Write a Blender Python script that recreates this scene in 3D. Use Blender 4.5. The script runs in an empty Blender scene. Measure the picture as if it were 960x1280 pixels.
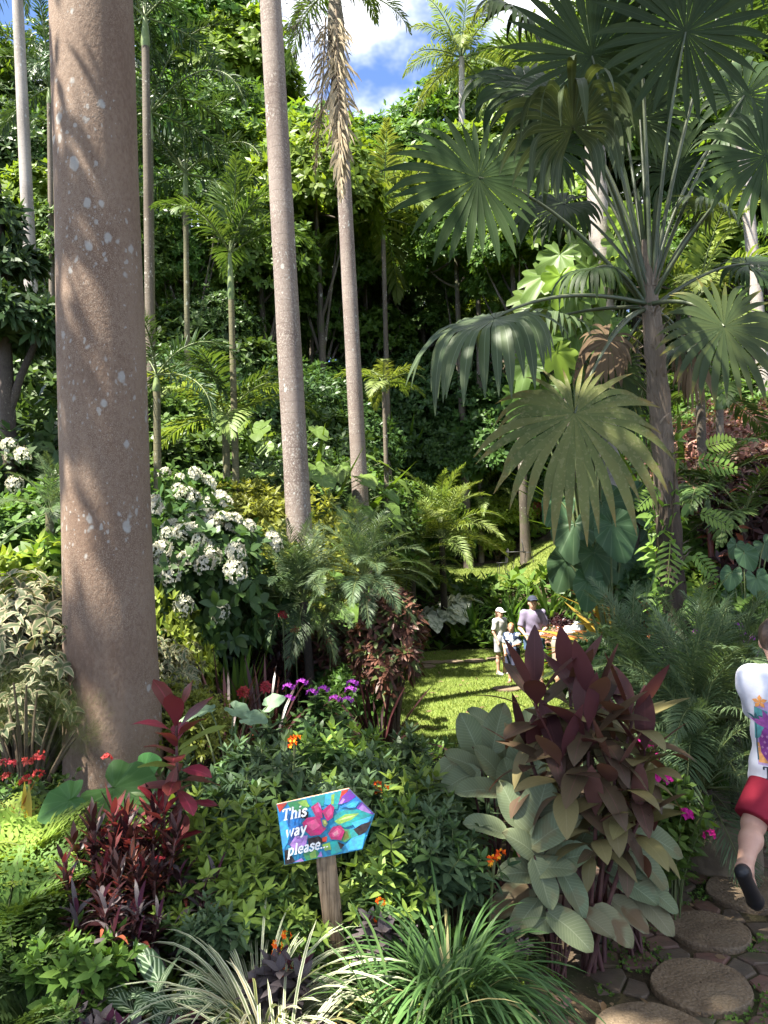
import bpy, math, random
import numpy as np
from mathutils import Vector, Matrix
PI = math.pi
rng = np.random.default_rng(11)
random.seed(11)
SC = bpy.context.scene
COL = SC.collection
def R(d): return math.radians(d)
def U(a, b, n=None): return rng.uniform(a, b, n)

# ------------------------------------------------------------------ camera
PITCH, ROLL = R(3.7), R(2.0)
FW = np.array([0, math.cos(PITCH), math.sin(PITCH)])
UP0 = np.array([0, -math.sin(PITCH), math.cos(PITCH)])
RT0 = np.array([1., 0, 0])
RT = math.cos(ROLL) * RT0 - math.sin(ROLL) * UP0
UPV = math.sin(ROLL) * RT0 + math.cos(ROLL) * UP0
CAM = np.array([0, 0, 2.1])
def P(px, py, d):
    D = FW + (px - 480) / 960 * RT + (640 - py) / 960 * UPV
    return CAM + D * (d / D[1])
def proj(p):
    q = np.asarray(p, float) - CAM; z = q @ FW; return 480 + 960 * (q @ RT) / z, 640 - 960 * (q @ UPV) / z
cam = bpy.data.cameras.new('camera')
cam.sensor_fit = 'VERTICAL'; cam.sensor_height = 24; cam.lens = 18; cam.clip_end = 600; cam.clip_start = .05
camo = bpy.data.objects.new('camera', cam); COL.objects.link(camo)
M = Matrix.Identity(4)
for i, c in enumerate((RT, UPV, -FW, CAM)):
    for j in range(3): M[j][i] = c[j]
camo.matrix_world = M
SC.camera = camo

# ------------------------------------------------------------------ terrain
def sm(a, b, t):
    t = np.clip((t - a) / (b - a), 0, 1)
    return t * t * (3 - 2 * t)
def H(x, y):
    x = np.asarray(x, float); y = np.asarray(y, float)
    h = .30 * sm(.90, .25, x) * sm(1.4, 2.6, y) * (1 - sm(6.8, 8.6, y) * sm(-3.2, -1.6, x))
    h = h + .12 * sm(-1, -4, x)
    h = h - .35 * sm(8.5, 11.5, y) * sm(-3.5, -1.5, x) * (1 - sm(4.2, 6.5, x))
    h = h + .13 * np.clip(y - 10, 0, 14) * sm(-1.5, -5, x)
    h = h + 1.45 * sm(20.8, 24.3, y) * sm(-5, -1.5, x) + .09 * np.clip(y - 24.3, 0, 8)
    h = h + .42 * np.clip(y - 31, 0, 40)
    h = h + .95 * sm(2.5, 3.4, x) * sm(7.4, 9, y) * (1 - sm(11.2, 13.2, y))
    h = h + .30 * np.clip(x - 4.6, 0, 30) * sm(6.5, 11, y)
    h = h + .12 * np.clip(-x - 6, 0, 30) * sm(5, 12, y)
    return h
def HH(x, y): return float(H(x, y))
def gp(px, py, d, dz=0.):
    p = P(px, py, d)
    return (float(p[0]), float(p[1]), HH(p[0], p[1]) + dz)

# ------------------------------------------------------------------ mesh tools
def nrm(a):
    return a / np.maximum(np.linalg.norm(a, axis=-1, keepdims=True), 1e-9)
class MB:
    def __init__(s):
        s.V, s.F, s.UV, s.MI, s.n = [], [], [], [], 0; s.ng = []
    def add(s, V, F, UV=None, mi=0):
        V = np.asarray(V, float).reshape(-1, 3); F = np.asarray(F, int).reshape(-1, 4)
        if UV is None: UV = np.zeros((len(V), 2))
        s.V.append(V); s.F.append(F + s.n); s.UV.append(np.asarray(UV, float).reshape(-1, 2))
        s.MI.append(np.broadcast_to(np.asarray(mi, int), (len(F),)).copy()); s.n += len(V)
    def build(s, name, mats, smooth=True):
        V = np.concatenate(s.V); F = np.concatenate(s.F); UV = np.concatenate(s.UV); MI = np.concatenate(s.MI)
        me = bpy.data.meshes.new(name)
        tri = F[:, 2] == F[:, 3]
        cnt = np.where(tri, 3, 4)
        mask = np.ones(F.shape, bool); mask[tri, 3] = False
        lv = F[mask]
        me.vertices.add(len(V)); me.vertices.foreach_set('co', V.astype(np.float32).ravel())
        me.loops.add(len(lv)); me.loops.foreach_set('vertex_index', lv.astype(np.int32))
        st = np.concatenate([[0], np.cumsum(cnt)[:-1]])
        me.polygons.add(len(F)); me.polygons.foreach_set('loop_start', st.astype(np.int32))
        me.polygons.foreach_set('loop_total', cnt.astype(np.int32))
        me.polygons.foreach_set('material_index', MI.astype(np.int32))
        me.polygons.foreach_set('use_smooth', np.full(len(F), smooth))
        uv = me.uv_layers.new(name='UVMap')
        uv.data.foreach_set('uv', UV[lv].astype(np.float32).ravel())
        for m in (mats if isinstance(mats, (list, tuple)) else [mats]): me.materials.append(m)
        me.update(calc_edges=True); me.validate()
        return me

def lance(t): return np.sin(PI * min(1, max(0, t)) ** .8) ** .9 + .03
def oval(t): return max(.04, math.sin(PI * min(1, t) ** .9) ** .6)
def ovate(t): return max(.03, math.sin(PI * min(1, t) ** .62) ** .8)
def strap(t): return max(.04, min(1, 6 * (1 - t)) ** .8 * (.7 + .3 * min(1, 5 * t)))
def taper(t): return max(.04, (1 - t) ** .7)
def petiolate(t): return .07 if t < .18 else max(.04, math.sin(PI * ((t - .16) / .84) ** .85) ** .75)
def obov(t): return max(.05, math.sin(PI * min(1, t) ** 1.5) ** .7)

def strips(mb, base, d, n, L, W, S=4, prof=lance, g=0., curl=0., start=0., fold=0., cols=3, mi=0, wave=0.):
    base = np.asarray(base, float).reshape(-1, 3); K = len(base)
    if K == 0: return
    d = nrm(np.broadcast_to(np.asarray(d, float), (K, 3))); n = np.broadcast_to(np.asarray(n, float), (K, 3))
    L = np.broadcast_to(np.asarray(L, float), (K,))[:, None]; W = np.broadcast_to(np.asarray(W, float), (K,))[:, None]
    g = np.broadcast_to(np.asarray(g, float), (K,))[:, None]; curl = np.broadcast_to(np.asarray(curl, float), (K,))[:, None]
    Pn = base.copy(); D = d.copy(); N = n - (n * D).sum(1, keepdims=True) * D
    bad = np.linalg.norm(N, axis=1) < 1e-4
    if bad.any(): N[bad] = np.cross(D[bad], [1, .3, .2])
    N = nrm(N)
    V = np.zeros((K, S + 1, cols, 3)); down = np.array([0, 0, -1.])
    ph = U(0, 6.28, (K, 1))
    for i in range(S + 1):
        t = i / S
        side = np.cross(D, N); w = W * prof(t) / 2
        up = N * (np.sin(ph + t * 9) * wave) * W if wave else 0
        if cols == 2:
            V[:, i, 0] = Pn - side * w; V[:, i, 1] = Pn + side * w
        else:
            V[:, i, 1] = Pn - N * fold * w
            V[:, i, 0] = Pn - side * w + up; V[:, i, 2] = Pn + side * w - up
        if i < S:
            Pn = Pn + D * (L / S)
            k = 0. if (i + .5) / S < start else 1. / max(1e-6, S * (1 - start))
            D = nrm(D + down * g * k - N * curl / S)
            N = nrm(N - (N * D).sum(1, keepdims=True) * D)
    r = np.arange(S)[:, None]; c = np.arange(cols - 1)[None, :]
    a = (r * cols + c).ravel()
    q = np.stack([a, a + 1, a + cols + 1, a + cols], 1)
    F = (q[None] + (np.arange(K) * (S + 1) * cols)[:, None, None]).reshape(-1, 4)
    uv = np.stack(np.meshgrid(np.linspace(0, 1, cols), np.linspace(0, 1, S + 1)), -1).reshape(-1, 2)
    miv = np.repeat(np.broadcast_to(np.asarray(mi, int), (K,)), S * (cols - 1))
    mb.add(V.reshape(-1, 3), F, np.tile(uv, (K, 1)), miv)

def perp(A):
    ref = np.where(np.abs(A[:, 2:3]) < .9, np.array([[0, 0, 1.]]), np.array([[1., 0, 0]]))
    a = nrm(np.cross(A, ref)); b = np.cross(A, a)
    return a, b
def rosettes(mb, T, A, m, L, W, th=(40, 80), jl=.25, mi=0, pitch=0., **kw):
    T = np.asarray(T, float).reshape(-1, 3); K = len(T); A = nrm(np.broadcast_to(np.asarray(A, float), (K, 3)))
    a, b = perp(A)
    Tk = np.repeat(T, m, 0); Ak = np.repeat(A, m, 0); ak = np.repeat(a, m, 0); bk = np.repeat(b, m, 0)
    az = np.repeat(U(0, 6.28, K), m) + np.tile(np.arange(m) * (2 * PI / m if m < 5 else 2.4), K) + U(-.35, .35, K * m)
    f = np.tile((np.arange(m) + .5) / m, K)
    tt = np.radians(th[0] + (th[1] - th[0]) * f) + U(-.18, .18, K * m)
    rad = ak * np.cos(az)[:, None] + bk * np.sin(az)[:, None]
    d = Ak * np.cos(tt)[:, None] + rad * np.sin(tt)[:, None]
    n = Ak * np.sin(tt)[:, None] - rad * np.cos(tt)[:, None]
    l = np.repeat(np.broadcast_to(L, (K,)), m) * U(1 - jl, 1 + jl, K * m)
    w = np.repeat(np.broadcast_to(W, (K,)), m) * U(1 - jl, 1 + jl, K * m)
    if pitch: Tk = Tk - Ak * (f * pitch)[:, None]
    strips(mb, Tk, d, n, l, w, mi=np.repeat(np.broadcast_to(mi, (K,)), m), **kw)

def tube(mb, pts, rad, ns=8, mi=0, cap=False, vs=1.):
    pts = np.asarray(pts, float); n = len(pts); rad = np.broadcast_to(np.asarray(rad, float), (n,))
    T = np.gradient(pts, axis=0); T = nrm(T)
    a = np.cross(T[0], [0, 1, 0.1]) ; a = a / np.linalg.norm(a)
    V = []; UVs = []; acc = 0
    ang = np.linspace(0, 2 * PI, ns, endpoint=False)
    for i in range(n):
        a = a - T[i] * a.dot(T[i]); a = a / np.linalg.norm(a); b = np.cross(T[i], a)
        V.append(pts[i] + rad[i] * (np.cos(ang)[:, None] * a + np.sin(ang)[:, None] * b))
        if i: acc += np.linalg.norm(pts[i] - pts[i - 1])
        UVs.append(np.stack([ang / 6.283, np.full(ns, acc * vs)], 1))
    r = np.arange(n - 1)[:, None] * ns; c = np.arange(ns)[None]; c2 = (c + 1) % ns
    F = np.stack([r + c, r + c2, r + ns + c2, r + ns + c], -1).reshape(-1, 4)
    V = np.concatenate(V); UVs = np.concatenate(UVs)
    if cap:
        k = len(V); V = np.concatenate([V, pts[-1:] + T[-1] * rad[-1] * .35, pts[:1] - T[0] * rad[0] * .35]); UVs = np.concatenate([UVs, [[0, acc], [0, 0]]])
        o = (n - 1) * ns
        F1 = [[o + i, o + (i + 1) % ns, k, k] for i in range(ns)] + [[(i + 1) % ns, i, k + 1, k + 1] for i in range(ns)]
        F = np.concatenate([F, F1])
    mb.add(V, F, UVs, mi)
def bez(a, b, c, n=8):
    t = np.linspace(0, 1, n)[:, None]; a, b, c = (np.asarray(v, float) for v in (a, b, c))
    return (1 - t) ** 2 * a + 2 * t * (1 - t) * b + t * t * c

# ------------------------------------------------------------------ things
def thing(name, label, cat, loc=(0, 0, 0), rz=0., group=None, s=1., rot=None):
    o = bpy.data.objects.new(name, None); COL.objects.link(o); o.empty_display_size = .1
    o.location = loc; o.rotation_euler = rot or (0, 0, rz); o.scale = (s, s, s) if np.isscalar(s) else s
    o['label'] = label; o['category'] = cat
    if group: o['group'] = group
    return o
def part(name, me, parent=None, M=None):
    o = bpy.data.objects.new(name, me); COL.objects.link(o); o.parent = parent
    if M is not None: o.matrix_local = M
    return o
def tag(o, label, cat, group=None):
    o['label'] = label; o['category'] = cat
    if group: o['group'] = group
    return o
def kind(o, k): o['kind'] = k; return o
def put(kit, name, label, cat, loc, rz=None, s=1., group=None, rot=None):
    rz = random.uniform(0, 6.28) if rz is None else rz
    if len(kit) == 1:
        o = part(name, kit[0][1]); o.location = loc; o.rotation_euler = rot or (0, 0, rz); o.scale = (s, s, s) if np.isscalar(s) else s
        return tag(o, label, cat, group)
    t = thing(name, label, cat, loc, rz, group, s, rot)
    for e in kit: part(e[0], e[1], t, e[2] if len(e) > 2 else None)
    return t

# ------------------------------------------------------------------ materials
def newmat(name):
    m = bpy.data.materials.new(name); m.use_nodes = True; nt = m.node_tree; nt.nodes.clear()
    return m, nt
class G:
    """tiny node helper"""
    def __init__(s, nt): s.nt = nt
    def n(s, typ, **kw):
        x = s.nt.nodes.new(typ)
        for k, v in kw.items(): setattr(x, k, v)
        return x
    def l(s, a, b): s.nt.links.new(a, b)
    def val(s, sock, v):
        if isinstance(v, bpy.types.NodeSocket): s.l(v, sock)
        elif v is not None:
            if hasattr(sock.default_value, '__len__') and len(sock.default_value) == 4 and len(v) == 3: v = (*v, 1)
            sock.default_value = v
    def mix(s, f, a, b, mode='MIX'):
        x = s.n('ShaderNodeMix', data_type='RGBA', blend_type=mode)
        s.val(x.inputs[0], f); s.val(x.inputs[6], a); s.val(x.inputs[7], b)
        return x.outputs[2]
    def math(s, op, a, b=None, c=None, clamp=False):
        x = s.n('ShaderNodeMath', operation=op, use_clamp=clamp)
        s.val(x.inputs[0], a)
        if b is not None: s.val(x.inputs[1], b)
        if c is not None: s.val(x.inputs[2], c)
        return x.outputs[0]
    def noise(s, vec, scale, detail=2., rough=.5, dist=0.):
        x = s.n('ShaderNodeTexNoise'); s.val(x.inputs['Vector'], vec)
        x.inputs['Scale'].default_value = scale; x.inputs['Detail'].default_value = detail
        x.inputs['Roughness'].default_value = rough; x.inputs['Distortion'].default_value = dist
        return x.outputs['Fac']
    def step(s, v, a, b):
        x = s.n('ShaderNodeMapRange', interpolation_type='SMOOTHSTEP'); s.val(x.inputs[0], v)
        x.inputs[1].default_value = a; x.inputs[2].default_value = b
        return x.outputs[0]
    def maprange(s, v, a, b, c, d):
        x = s.n('ShaderNodeMapRange'); s.val(x.inputs[0], v)
        for i, q in enumerate((a, b, c, d)): x.inputs[i + 1].default_value = q
        return x.outputs[0]
    def mapping(s, vec, scale=(1, 1, 1), loc=(0, 0, 0)):
        x = s.n('ShaderNodeMapping'); s.val(x.inputs[0], vec); x.inputs['Scale'].default_value = scale; x.inputs['Location'].default_value = loc
        return x.outputs[0]
    def bump(s, h, st=.3, dist=.02):
        x = s.n('ShaderNodeBump'); s.val(x.inputs['Height'], h); x.inputs['Strength'].default_value = st; x.inputs['Distance'].default_value = dist
        return x.outputs[0]
    def out(s, sh):
        o = s.n('ShaderNodeOutputMaterial'); s.l(sh, o.inputs[0])
    def princ(s, col, rough=.6, spec=.3, normal=None, **kw):
        x = s.n('ShaderNodeBsdfPrincipled'); s.val(x.inputs['Base Color'], col); s.val(x.inputs['Roughness'], rough)
        x.inputs['Specular IOR Level'].default_value = spec
        if normal is not None: s.l(normal, x.inputs['Normal'])
        for k, v in kw.items(): s.val(x.inputs[k], v)
        return x.outputs[0]

def leaf_mat(name, c1, c2, trans=.32, rough=.42, spec=.4, back=None, var=.16, pat=None, tint=(1.25, 1.2, .55), old=None, oldamt=.06, spots=None):
    m, nt = newmat(name); g = G(nt)
    geo = g.n('ShaderNodeNewGeometry'); oi = g.n('ShaderNodeObjectInfo'); tc = g.n('ShaderNodeTexCoord'); uv = g.n('ShaderNodeUVMap')
    rnd = geo.outputs['Random Per Island']
    col = g.mix(rnd, c1, c2)
    if old is not None:
        col = g.mix(g.step(rnd, 1 - oldamt, 1 - oldamt * .9), col, old)
    sep = g.n('ShaderNodeSeparateXYZ'); g.l(uv.outputs[0], sep.inputs[0])
    if pat: col = pat(g, col, sep.outputs[0], sep.outputs[1], tc, rnd)
    nz = g.noise(tc.outputs['Object'], 2.3, 2)
    v = g.math('MULTIPLY', g.maprange(nz, .3, .7, 1 - var, 1 + var), g.maprange(oi.outputs['Random'], 0, 1, 1 - var * .7, 1 + var * .7))
    hs = g.n('ShaderNodeHueSaturation'); g.l(col, hs.inputs['Color']); g.l(v, hs.inputs['Value'])
    hs.inputs['Hue'].default_value = .5
    g.l(g.maprange(oi.outputs['Random'], 0, 1, .488, .512), hs.inputs['Hue'])
    col = hs.outputs[0]
    # paler midrib
    if spots:
        sp = g.step(g.noise(tc.outputs['Object'], spots[1], 2), .56, .62)
        col = g.mix(g.math('MULTIPLY', sp, spots[2]), col, spots[0])
    if back is not None: col = g.mix(geo.outputs['Backfacing'], col, back)
    p = g.princ(col, rough, spec)
    tr = g.n('ShaderNodeBsdfTranslucent'); g.l(g.mix(1., col, tint, 'MULTIPLY'), tr.inputs[0])
    ms = g.n('ShaderNodeMixShader'); ms.inputs[0].default_value = trans; g.l(p, ms.inputs[1]); g.l(tr.outputs[0], ms.inputs[2])
    g.out(ms.outputs[0])
    return m
def midrib(c, w=.06, amt=.6, veins=0, vamt=.3):
    def f(g, col, u, v, tc, rnd):
        du = g.math('ABSOLUTE', g.math('SUBTRACT', u, .5))
        k = g.math('MULTIPLY', g.step(du, w, w * .3), amt)
        col = g.mix(k, col, c)
        if veins:
            ph = g.math('FRACT', g.math('MULTIPLY', g.math('SUBTRACT', v, g.math('MULTIPLY', du, .35)), veins))
            kk = g.math('MULTIPLY', g.step(ph, .22, .05), vamt)
            col = g.mix(kk, col, c)
        return col
    return f
def edges(c, w=.3, amt=.9, lo=0.):
    def f(g, col, u, v, tc, rnd):
        du = g.math('ABSOLUTE', g.math('SUBTRACT', u, .5))
        nz = g.noise(tc.outputs['Object'], 30, 2)
        k = g.math('MULTIPLY', g.step(g.math('ADD', du, g.math('MULTIPLY', g.math('SUBTRACT', nz, .5), .25)), w - .04, w + .05), amt)
        return g.mix(k, col, c)
    return f
def stripes(c, freq=7, amt=.8):
    def f(g, col, u, v, tc, rnd):
        du = g.math('ABSOLUTE', g.math('SUBTRACT', u, .5))
        ph = g.math('FRACT', g.math('MULTIPLY', g.math('SUBTRACT', v, g.math('MULTIPLY', du, .6)), freq))
        k = g.math('MULTIPLY', g.step(g.math('ABSOLUTE', g.math('SUBTRACT', ph, .5)), .2, .12), amt)
        k = g.math('MULTIPLY', k, g.step(du, .46, .40))
        k = g.math('MAXIMUM', k, g.step(du, .05, .02))
        return g.mix(k, col, c)
    return f
def tipped(c, a=.5, b=1.):
    def f(g, col, u, v, tc, rnd):
        nz = g.noise(tc.outputs['Object'], 9, 2)
        return g.mix(g.step(g.math('ADD', v, g.math('MULTIPLY', g.math('SUBTRACT', nz, .5), .8)), a, b), col, c)
    return f
def based(c, a=.0, b=.5):
    def f(g, col, u, v, tc, rnd):
        return g.mix(g.step(v, b, a), col, c)
    return f
def blotch(c, sc=18, lo=.5, hi=.56, amt=.9):
    def f(g, col, u, v, tc, rnd):
        nz = g.noise(tc.outputs['Object'], sc, 2)
        return g.mix(g.math('MULTIPLY', g.step(nz, lo, hi), amt), col, c)
    return f

def plain(name, c1, c2=None, rough=.6, spec=.3, sc=20, bump=0., bsc=None, **kw):
    m, nt = newmat(name); g = G(nt); tc = g.n('ShaderNodeTexCoord')
    nz = g.noise(tc.outputs['Object'], sc, 4, .6)
    col = g.mix(g.step(nz, .35, .65), c1, c2 or tuple(x * .75 for x in c1))
    nb = g.bump(g.noise(tc.outputs['Object'], bsc or sc * 2, 4, .6), bump, .01) if bump else None
    g.out(g.princ(col, rough, spec, nb, **kw)); return m

def bark_mat(name, c1, c2, lich=(.5, .5, .47), lsc=9., lth=.6, ring=0., rsc=5., speck=None, spth=.55, spsc=55., bump=.35, moss=None, rough=.85):
    m, nt = newmat(name); g = G(nt); tc = g.n('ShaderNodeTexCoord'); ob = tc.outputs['Object']
    big = g.noise(g.mapping(ob, (1, 1, .35)), 2.0, 3)
    fine = g.noise(g.mapping(ob, (1, 1, .6)), 38, 4, .65)
    col = g.mix(g.step(g.math('ADD', g.math('MULTIPLY', big, .6), g.math('MULTIPLY', fine, .4)), .38, .62), c1, c2)
    h = fine
    if ring:
        sep = g.n('ShaderNodeSeparateXYZ'); g.l(ob, sep.inputs[0])
        wob = g.noise(ob, 1.4, 2)
        ph = g.math('FRACT', g.math('MULTIPLY', g.math('ADD', sep.outputs[2], g.math('MULTIPLY', wob, .35 / rsc * 2)), rsc))
        rn = g.step(g.math('ABSOLUTE', g.math('SUBTRACT', ph, .5)), .455, .497)
        col = g.mix(g.math('MULTIPLY', rn, ring), col, tuple(x * .45 for x in c1))
        h = g.math('SUBTRACT', fine, g.math('MULTIPLY', rn, min(.3, ring * 4)))
    if speck is not None:
        sp = g.step(g.noise(g.mapping(ob, (1, 1, .8)), spsc, 2, .5), spth, spth + .05)
        msk = g.step(g.noise(ob, 1.3, 2), .32, .6)
        col = g.mix(g.math('MULTIPLY', sp, g.math('MULTIPLY', msk, .75)), col, speck)
    if lich is not None:
        msk = g.noise(ob, 1.1, 2); q = g.n('ShaderNodeVectorMath', operation='ADD'); nv = g.n('ShaderNodeTexNoise'); g.l(ob, nv.inputs[0]); nv.inputs['Scale'].default_value = 14
        sc_ = g.n('ShaderNodeVectorMath', operation='SCALE'); g.l(nv.outputs['Color'], sc_.inputs[0]); sc_.inputs['Scale'].default_value = .05
        g.l(g.mapping(ob, (1, 1, .7)), q.inputs[0]); g.l(sc_.outputs[0], q.inputs[1])
        for sc2, th2, amt in ((lsc, .33, .75), (lsc * 2.1, .30, .65), (lsc * 4.2, .30, .5)):
            vo = g.n('ShaderNodeTexVoronoi'); g.l(q.outputs[0], vo.inputs[0]); vo.inputs['Scale'].default_value = sc2
            se = g.n('ShaderNodeSeparateColor'); g.l(vo.outputs['Color'], se.inputs[0])
            rad = g.math('MULTIPLY', g.math('POWER', se.outputs[0], 1.5), g.math('MULTIPLY', g.step(msk, .36 + lth * .1, .62), th2 * 1.25))
            lk = g.step(g.math('SUBTRACT', rad, vo.outputs['Distance']), -.05, .08)
            col = g.mix(g.math('MULTIPLY', lk, amt), col, lich)
    if moss is not None:
        mk = g.step(g.noise(ob, 3.1, 3), .52, .66)
        col = g.mix(g.math('MULTIPLY', mk, .6), col, moss)
    g.out(g.princ(col, rough, .2, g.bump(h, bump, .012))); return m
# ------------------------------------------------------------------ light
SUN = np.array([-.38, -.24, .89]); SUN = SUN / np.linalg.norm(SUN)
sun = bpy.data.lights.new('sun', 'SUN'); sun.energy = 4.0; sun.angle = R(.53); sun.color = (1, .97, .92)
suno = bpy.data.objects.new('sun', sun); COL.objects.link(suno)
suno.rotation_euler = Vector(SUN).to_track_quat('Z', 'Y').to_euler(); suno.location = (-12, -8, 40)
W = bpy.data.worlds.new('World'); SC.world = W; W.use_nodes = True
nt = W.node_tree; nt.nodes.clear(); g = G(nt)
sky = g.n('ShaderNodeTexSky', sky_type='NISHITA'); sky.sun_disc = False
sky.sun_elevation = math.asin(SUN[2]); sky.sun_rotation = math.atan2(SUN[0], SUN[1])
sky.air_density = .26; sky.dust_density = .1; sky.ozone_density = 6
tc = g.n('ShaderNodeTexCoord')
cl = g.noise(g.mapping(tc.outputs['Generated'], (1.0, 1.0, 1.5), (2.1, .1, .9)), 3.1, 6, .58)
k = g.step(cl, .42, .62)
skyc = g.mix(k, sky.outputs[0], (2.7, 2.75, 2.85))  # bright cloud, mostly out of view, added as fill; gap ahead stays blue
bg = g.n('ShaderNodeBackground'); g.l(skyc, bg.inputs[0]); bg.inputs[1].default_value = .15
wo = g.n('ShaderNodeOutputWorld'); g.l(bg.outputs[0], wo.inputs[0])
SC.view_settings.view_transform = 'Standard'; SC.view_settings.look = 'None'
SC.view_settings.exposure = 2.72; SC.view_settings.use_white_balance = True; SC.view_settings.white_balance_temperature = 6950; SC.view_settings.white_balance_tint = 8; SC.view_settings.gamma = 1; SC.view_settings.use_curve_mapping = False
SC.render.engine = 'CYCLES'
cy = SC.cycles; cy.max_bounces = 7; cy.diffuse_bounces = 4; cy.glossy_bounces = 2; cy.transmission_bounces = 4; cy.transparent_max_bounces = 4
cy.use_denoising = True; cy.sample_clamp_indirect = 6; cy.caustics_reflective = False; cy.caustics_refractive = False
SC.render.film_transparent = False

# ------------------------------------------------------------------ ground, lawns, path
m_soil, nt = newmat('soil'); g = G(nt); tc = g.n('ShaderNodeTexCoord'); ob = tc.outputs['Object']
c = g.mix(g.step(g.noise(ob, 3, 5, .65), .35, .65), (.030, .022, .015), (.075, .055, .036))
c = g.mix(g.step(g.noise(ob, 45, 3, .6), .6, .68), c, (.13, .095, .06))
c = g.mix(g.step(g.noise(ob, 1.1, 3), .5, .66), c, (.03, .045, .014))
g.out(g.princ(c, .95, .1, g.bump(g.noise(ob, 30, 5, .7), .7, .03)))
m_lawn, nt = newmat('lawn_turf'); g = G(nt); tc = g.n('ShaderNodeTexCoord'); ob = tc.outputs['Object']
c = g.mix(g.step(g.noise(ob, 1.6, 4, .6), .3, .7), (.10, .135, .024), (.15, .185, .040))
c = g.mix(g.step(g.noise(g.mapping(ob, (1, .5, 1)), 60, 3, .7), .4, .7), c, (.21, .24, .06))
c = g.mix(g.step(g.noise(ob, 25, 3, .7), .58, .7), c, (.06, .10, .018))
g.out(g.princ(c, .8, .15, g.bump(g.noise(ob, 90, 4, .7), .8, .03)))

def sheet(name, xs, ys, mat, dz=0., inside=None):
    X, Y = np.meshgrid(xs, ys); Z = H(X, Y) + dz
    V = np.stack([X, Y, Z], -1).reshape(-1, 3); nx = len(xs); ny = len(ys)
    r = np.arange(ny - 1)[:, None] * nx; cc = np.arange(nx - 1)[None]
    F = np.stack([r + cc, r + cc + 1, r + nx + cc + 1, r + nx + cc], -1).reshape(-1, 4)
    if inside is not None:
        cx = V[F].mean(1); F = F[inside(cx[:, 0], cx[:, 1])]
    b = MB(); b.add(V, F); me = b.build(name, mat)
    return part(name, me)
ax = lambda fine, far, lo, hi: np.concatenate([-np.geomspace(far, -lo + .01, 24)[::-1] if lo < -far else [lo], np.arange(-far + fine, far, fine), np.geomspace(far, hi, 24)])
gx = ax(.25, 12, -90, 90)
gy = np.concatenate([np.linspace(-40, 0, 14)[:-1], np.arange(0, 32, .25), np.geomspace(32, 140, 30)])
kind(sheet('ground', gx, gy, m_soil), 'structure')
def wob(x, y): return .25 * np.sin(2.3 * x + 1.1 * y) + .2 * np.sin(1.3 * x - 2.9 * y)
lawn_in = lambda x, y: (y > 8.8 + .6 * wob(x, y)) & (y < 20.7 + .5 * wob(x, y)) & (x > -.35 + .4 * wob(x, y)) & (x < 2.2 + .075 * y + .4 * wob(x, y))
kind(sheet('lawn', np.arange(-2, 5.6, .1), np.arange(8, 22, .1), m_lawn, .012, lawn_in), 'structure')
up_in = lambda x, y: (y > 24.6 + .4 * wob(x, y)) & (y < 31.2 + .5 * wob(x, y)) & (x > 1.2 + .5 * wob(x, y)) & (x < 11 + .5 * wob(x, y))
kind(sheet('upper_lawn', np.arange(0, 12.5, .2), np.arange(23.5, 32.6, .2), m_lawn, .012, up_in), 'structure')

# grass blades on the lawn (nobody could count them)
def grass_on(name, n, xr, yr, ins, h, w, mat, dz=.01):
    x = U(*xr, n); y = U(*yr, n); k = ins(x, y); x, y = x[k], y[k]
    K = len(x); az = U(0, 6.28, K); el = U(.7, 1.4, K)
    d = np.stack([np.cos(az) * np.cos(el), np.sin(az) * np.cos(el), np.sin(el)], 1)
    b = MB(); strips(b, np.stack([x, y, H(x, y) + dz], 1), d, [0, -.5, 1], U(h * .6, h * 1.3, K), w, S=1, prof=lambda t: 1 - .85 * t, cols=2)
    return kind(part(name, b.build(name, mat)), 'stuff')
m_blade = leaf_mat('grass_blade', (.10, .15, .025), (.17, .21, .045), trans=.3, rough=.6, spec=.2)
grass_on('grass', 90000, (-1.6, 4.6), (8.5, 21), lawn_in, .045, .016, m_blade)
grass_on('upper_grass', 50000, (.5, 11.5), (24.3, 31.6), up_in, .06, .022, m_blade)

# path of irregular flagstones in dark earth
m_flag, nt = newmat('flagstone'); g = G(nt); tc = g.n('ShaderNodeTexCoord'); ob = tc.outputs['Object']; geo = g.n('ShaderNodeNewGeometry')
rp = g.n('ShaderNodeValToRGB'); g.l(geo.outputs['Random Per Island'], rp.inputs[0])
rp.color_ramp.elements[0].color = (.075, .052, .036, 1); rp.color_ramp.elements[1].color = (.115, .068, .042, 1)
e = rp.color_ramp.elements.new(.45); e.color = (.090, .070, .052, 1)
e = rp.color_ramp.elements.new(.8); e.color = (.13, .065, .05, 1)
c = g.mix(g.step(g.noise(ob, 9, 5, .65), .35, .65), rp.outputs[0], g.mix(.55, rp.outputs[0], (.045, .038, .032)))
c = g.mix(g.math('MULTIPLY', g.step(g.noise(ob, 4, 4), .56, .66), .55), c, (.045, .05, .022))
g.out(g.princ(c, .62, .35, g.bump(g.noise(ob, 24, 5, .6), .5, .012)))
def clip(poly, px, py, nx_, ny_):
    out = []
    for i in range(len(poly)):
        a, b = poly[i], poly[(i + 1) % len(poly)]
        da = (a[0] - px) * nx_ + (a[1] - py) * ny_; db = (b[0] - px) * nx_ + (b[1] - py) * ny_
        if da <= 0: out.append(a)
        if da * db < 0:
            t = da / (da - db); out.append((a[0] + t * (b[0] - a[0]), a[1] + t * (b[1] - a[1])))
    return out
def path_edge(y): return .62 + .10 * math.sin(2.1 * y) + (max(0, y - 3.6) * .55)
seeds = []
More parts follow.
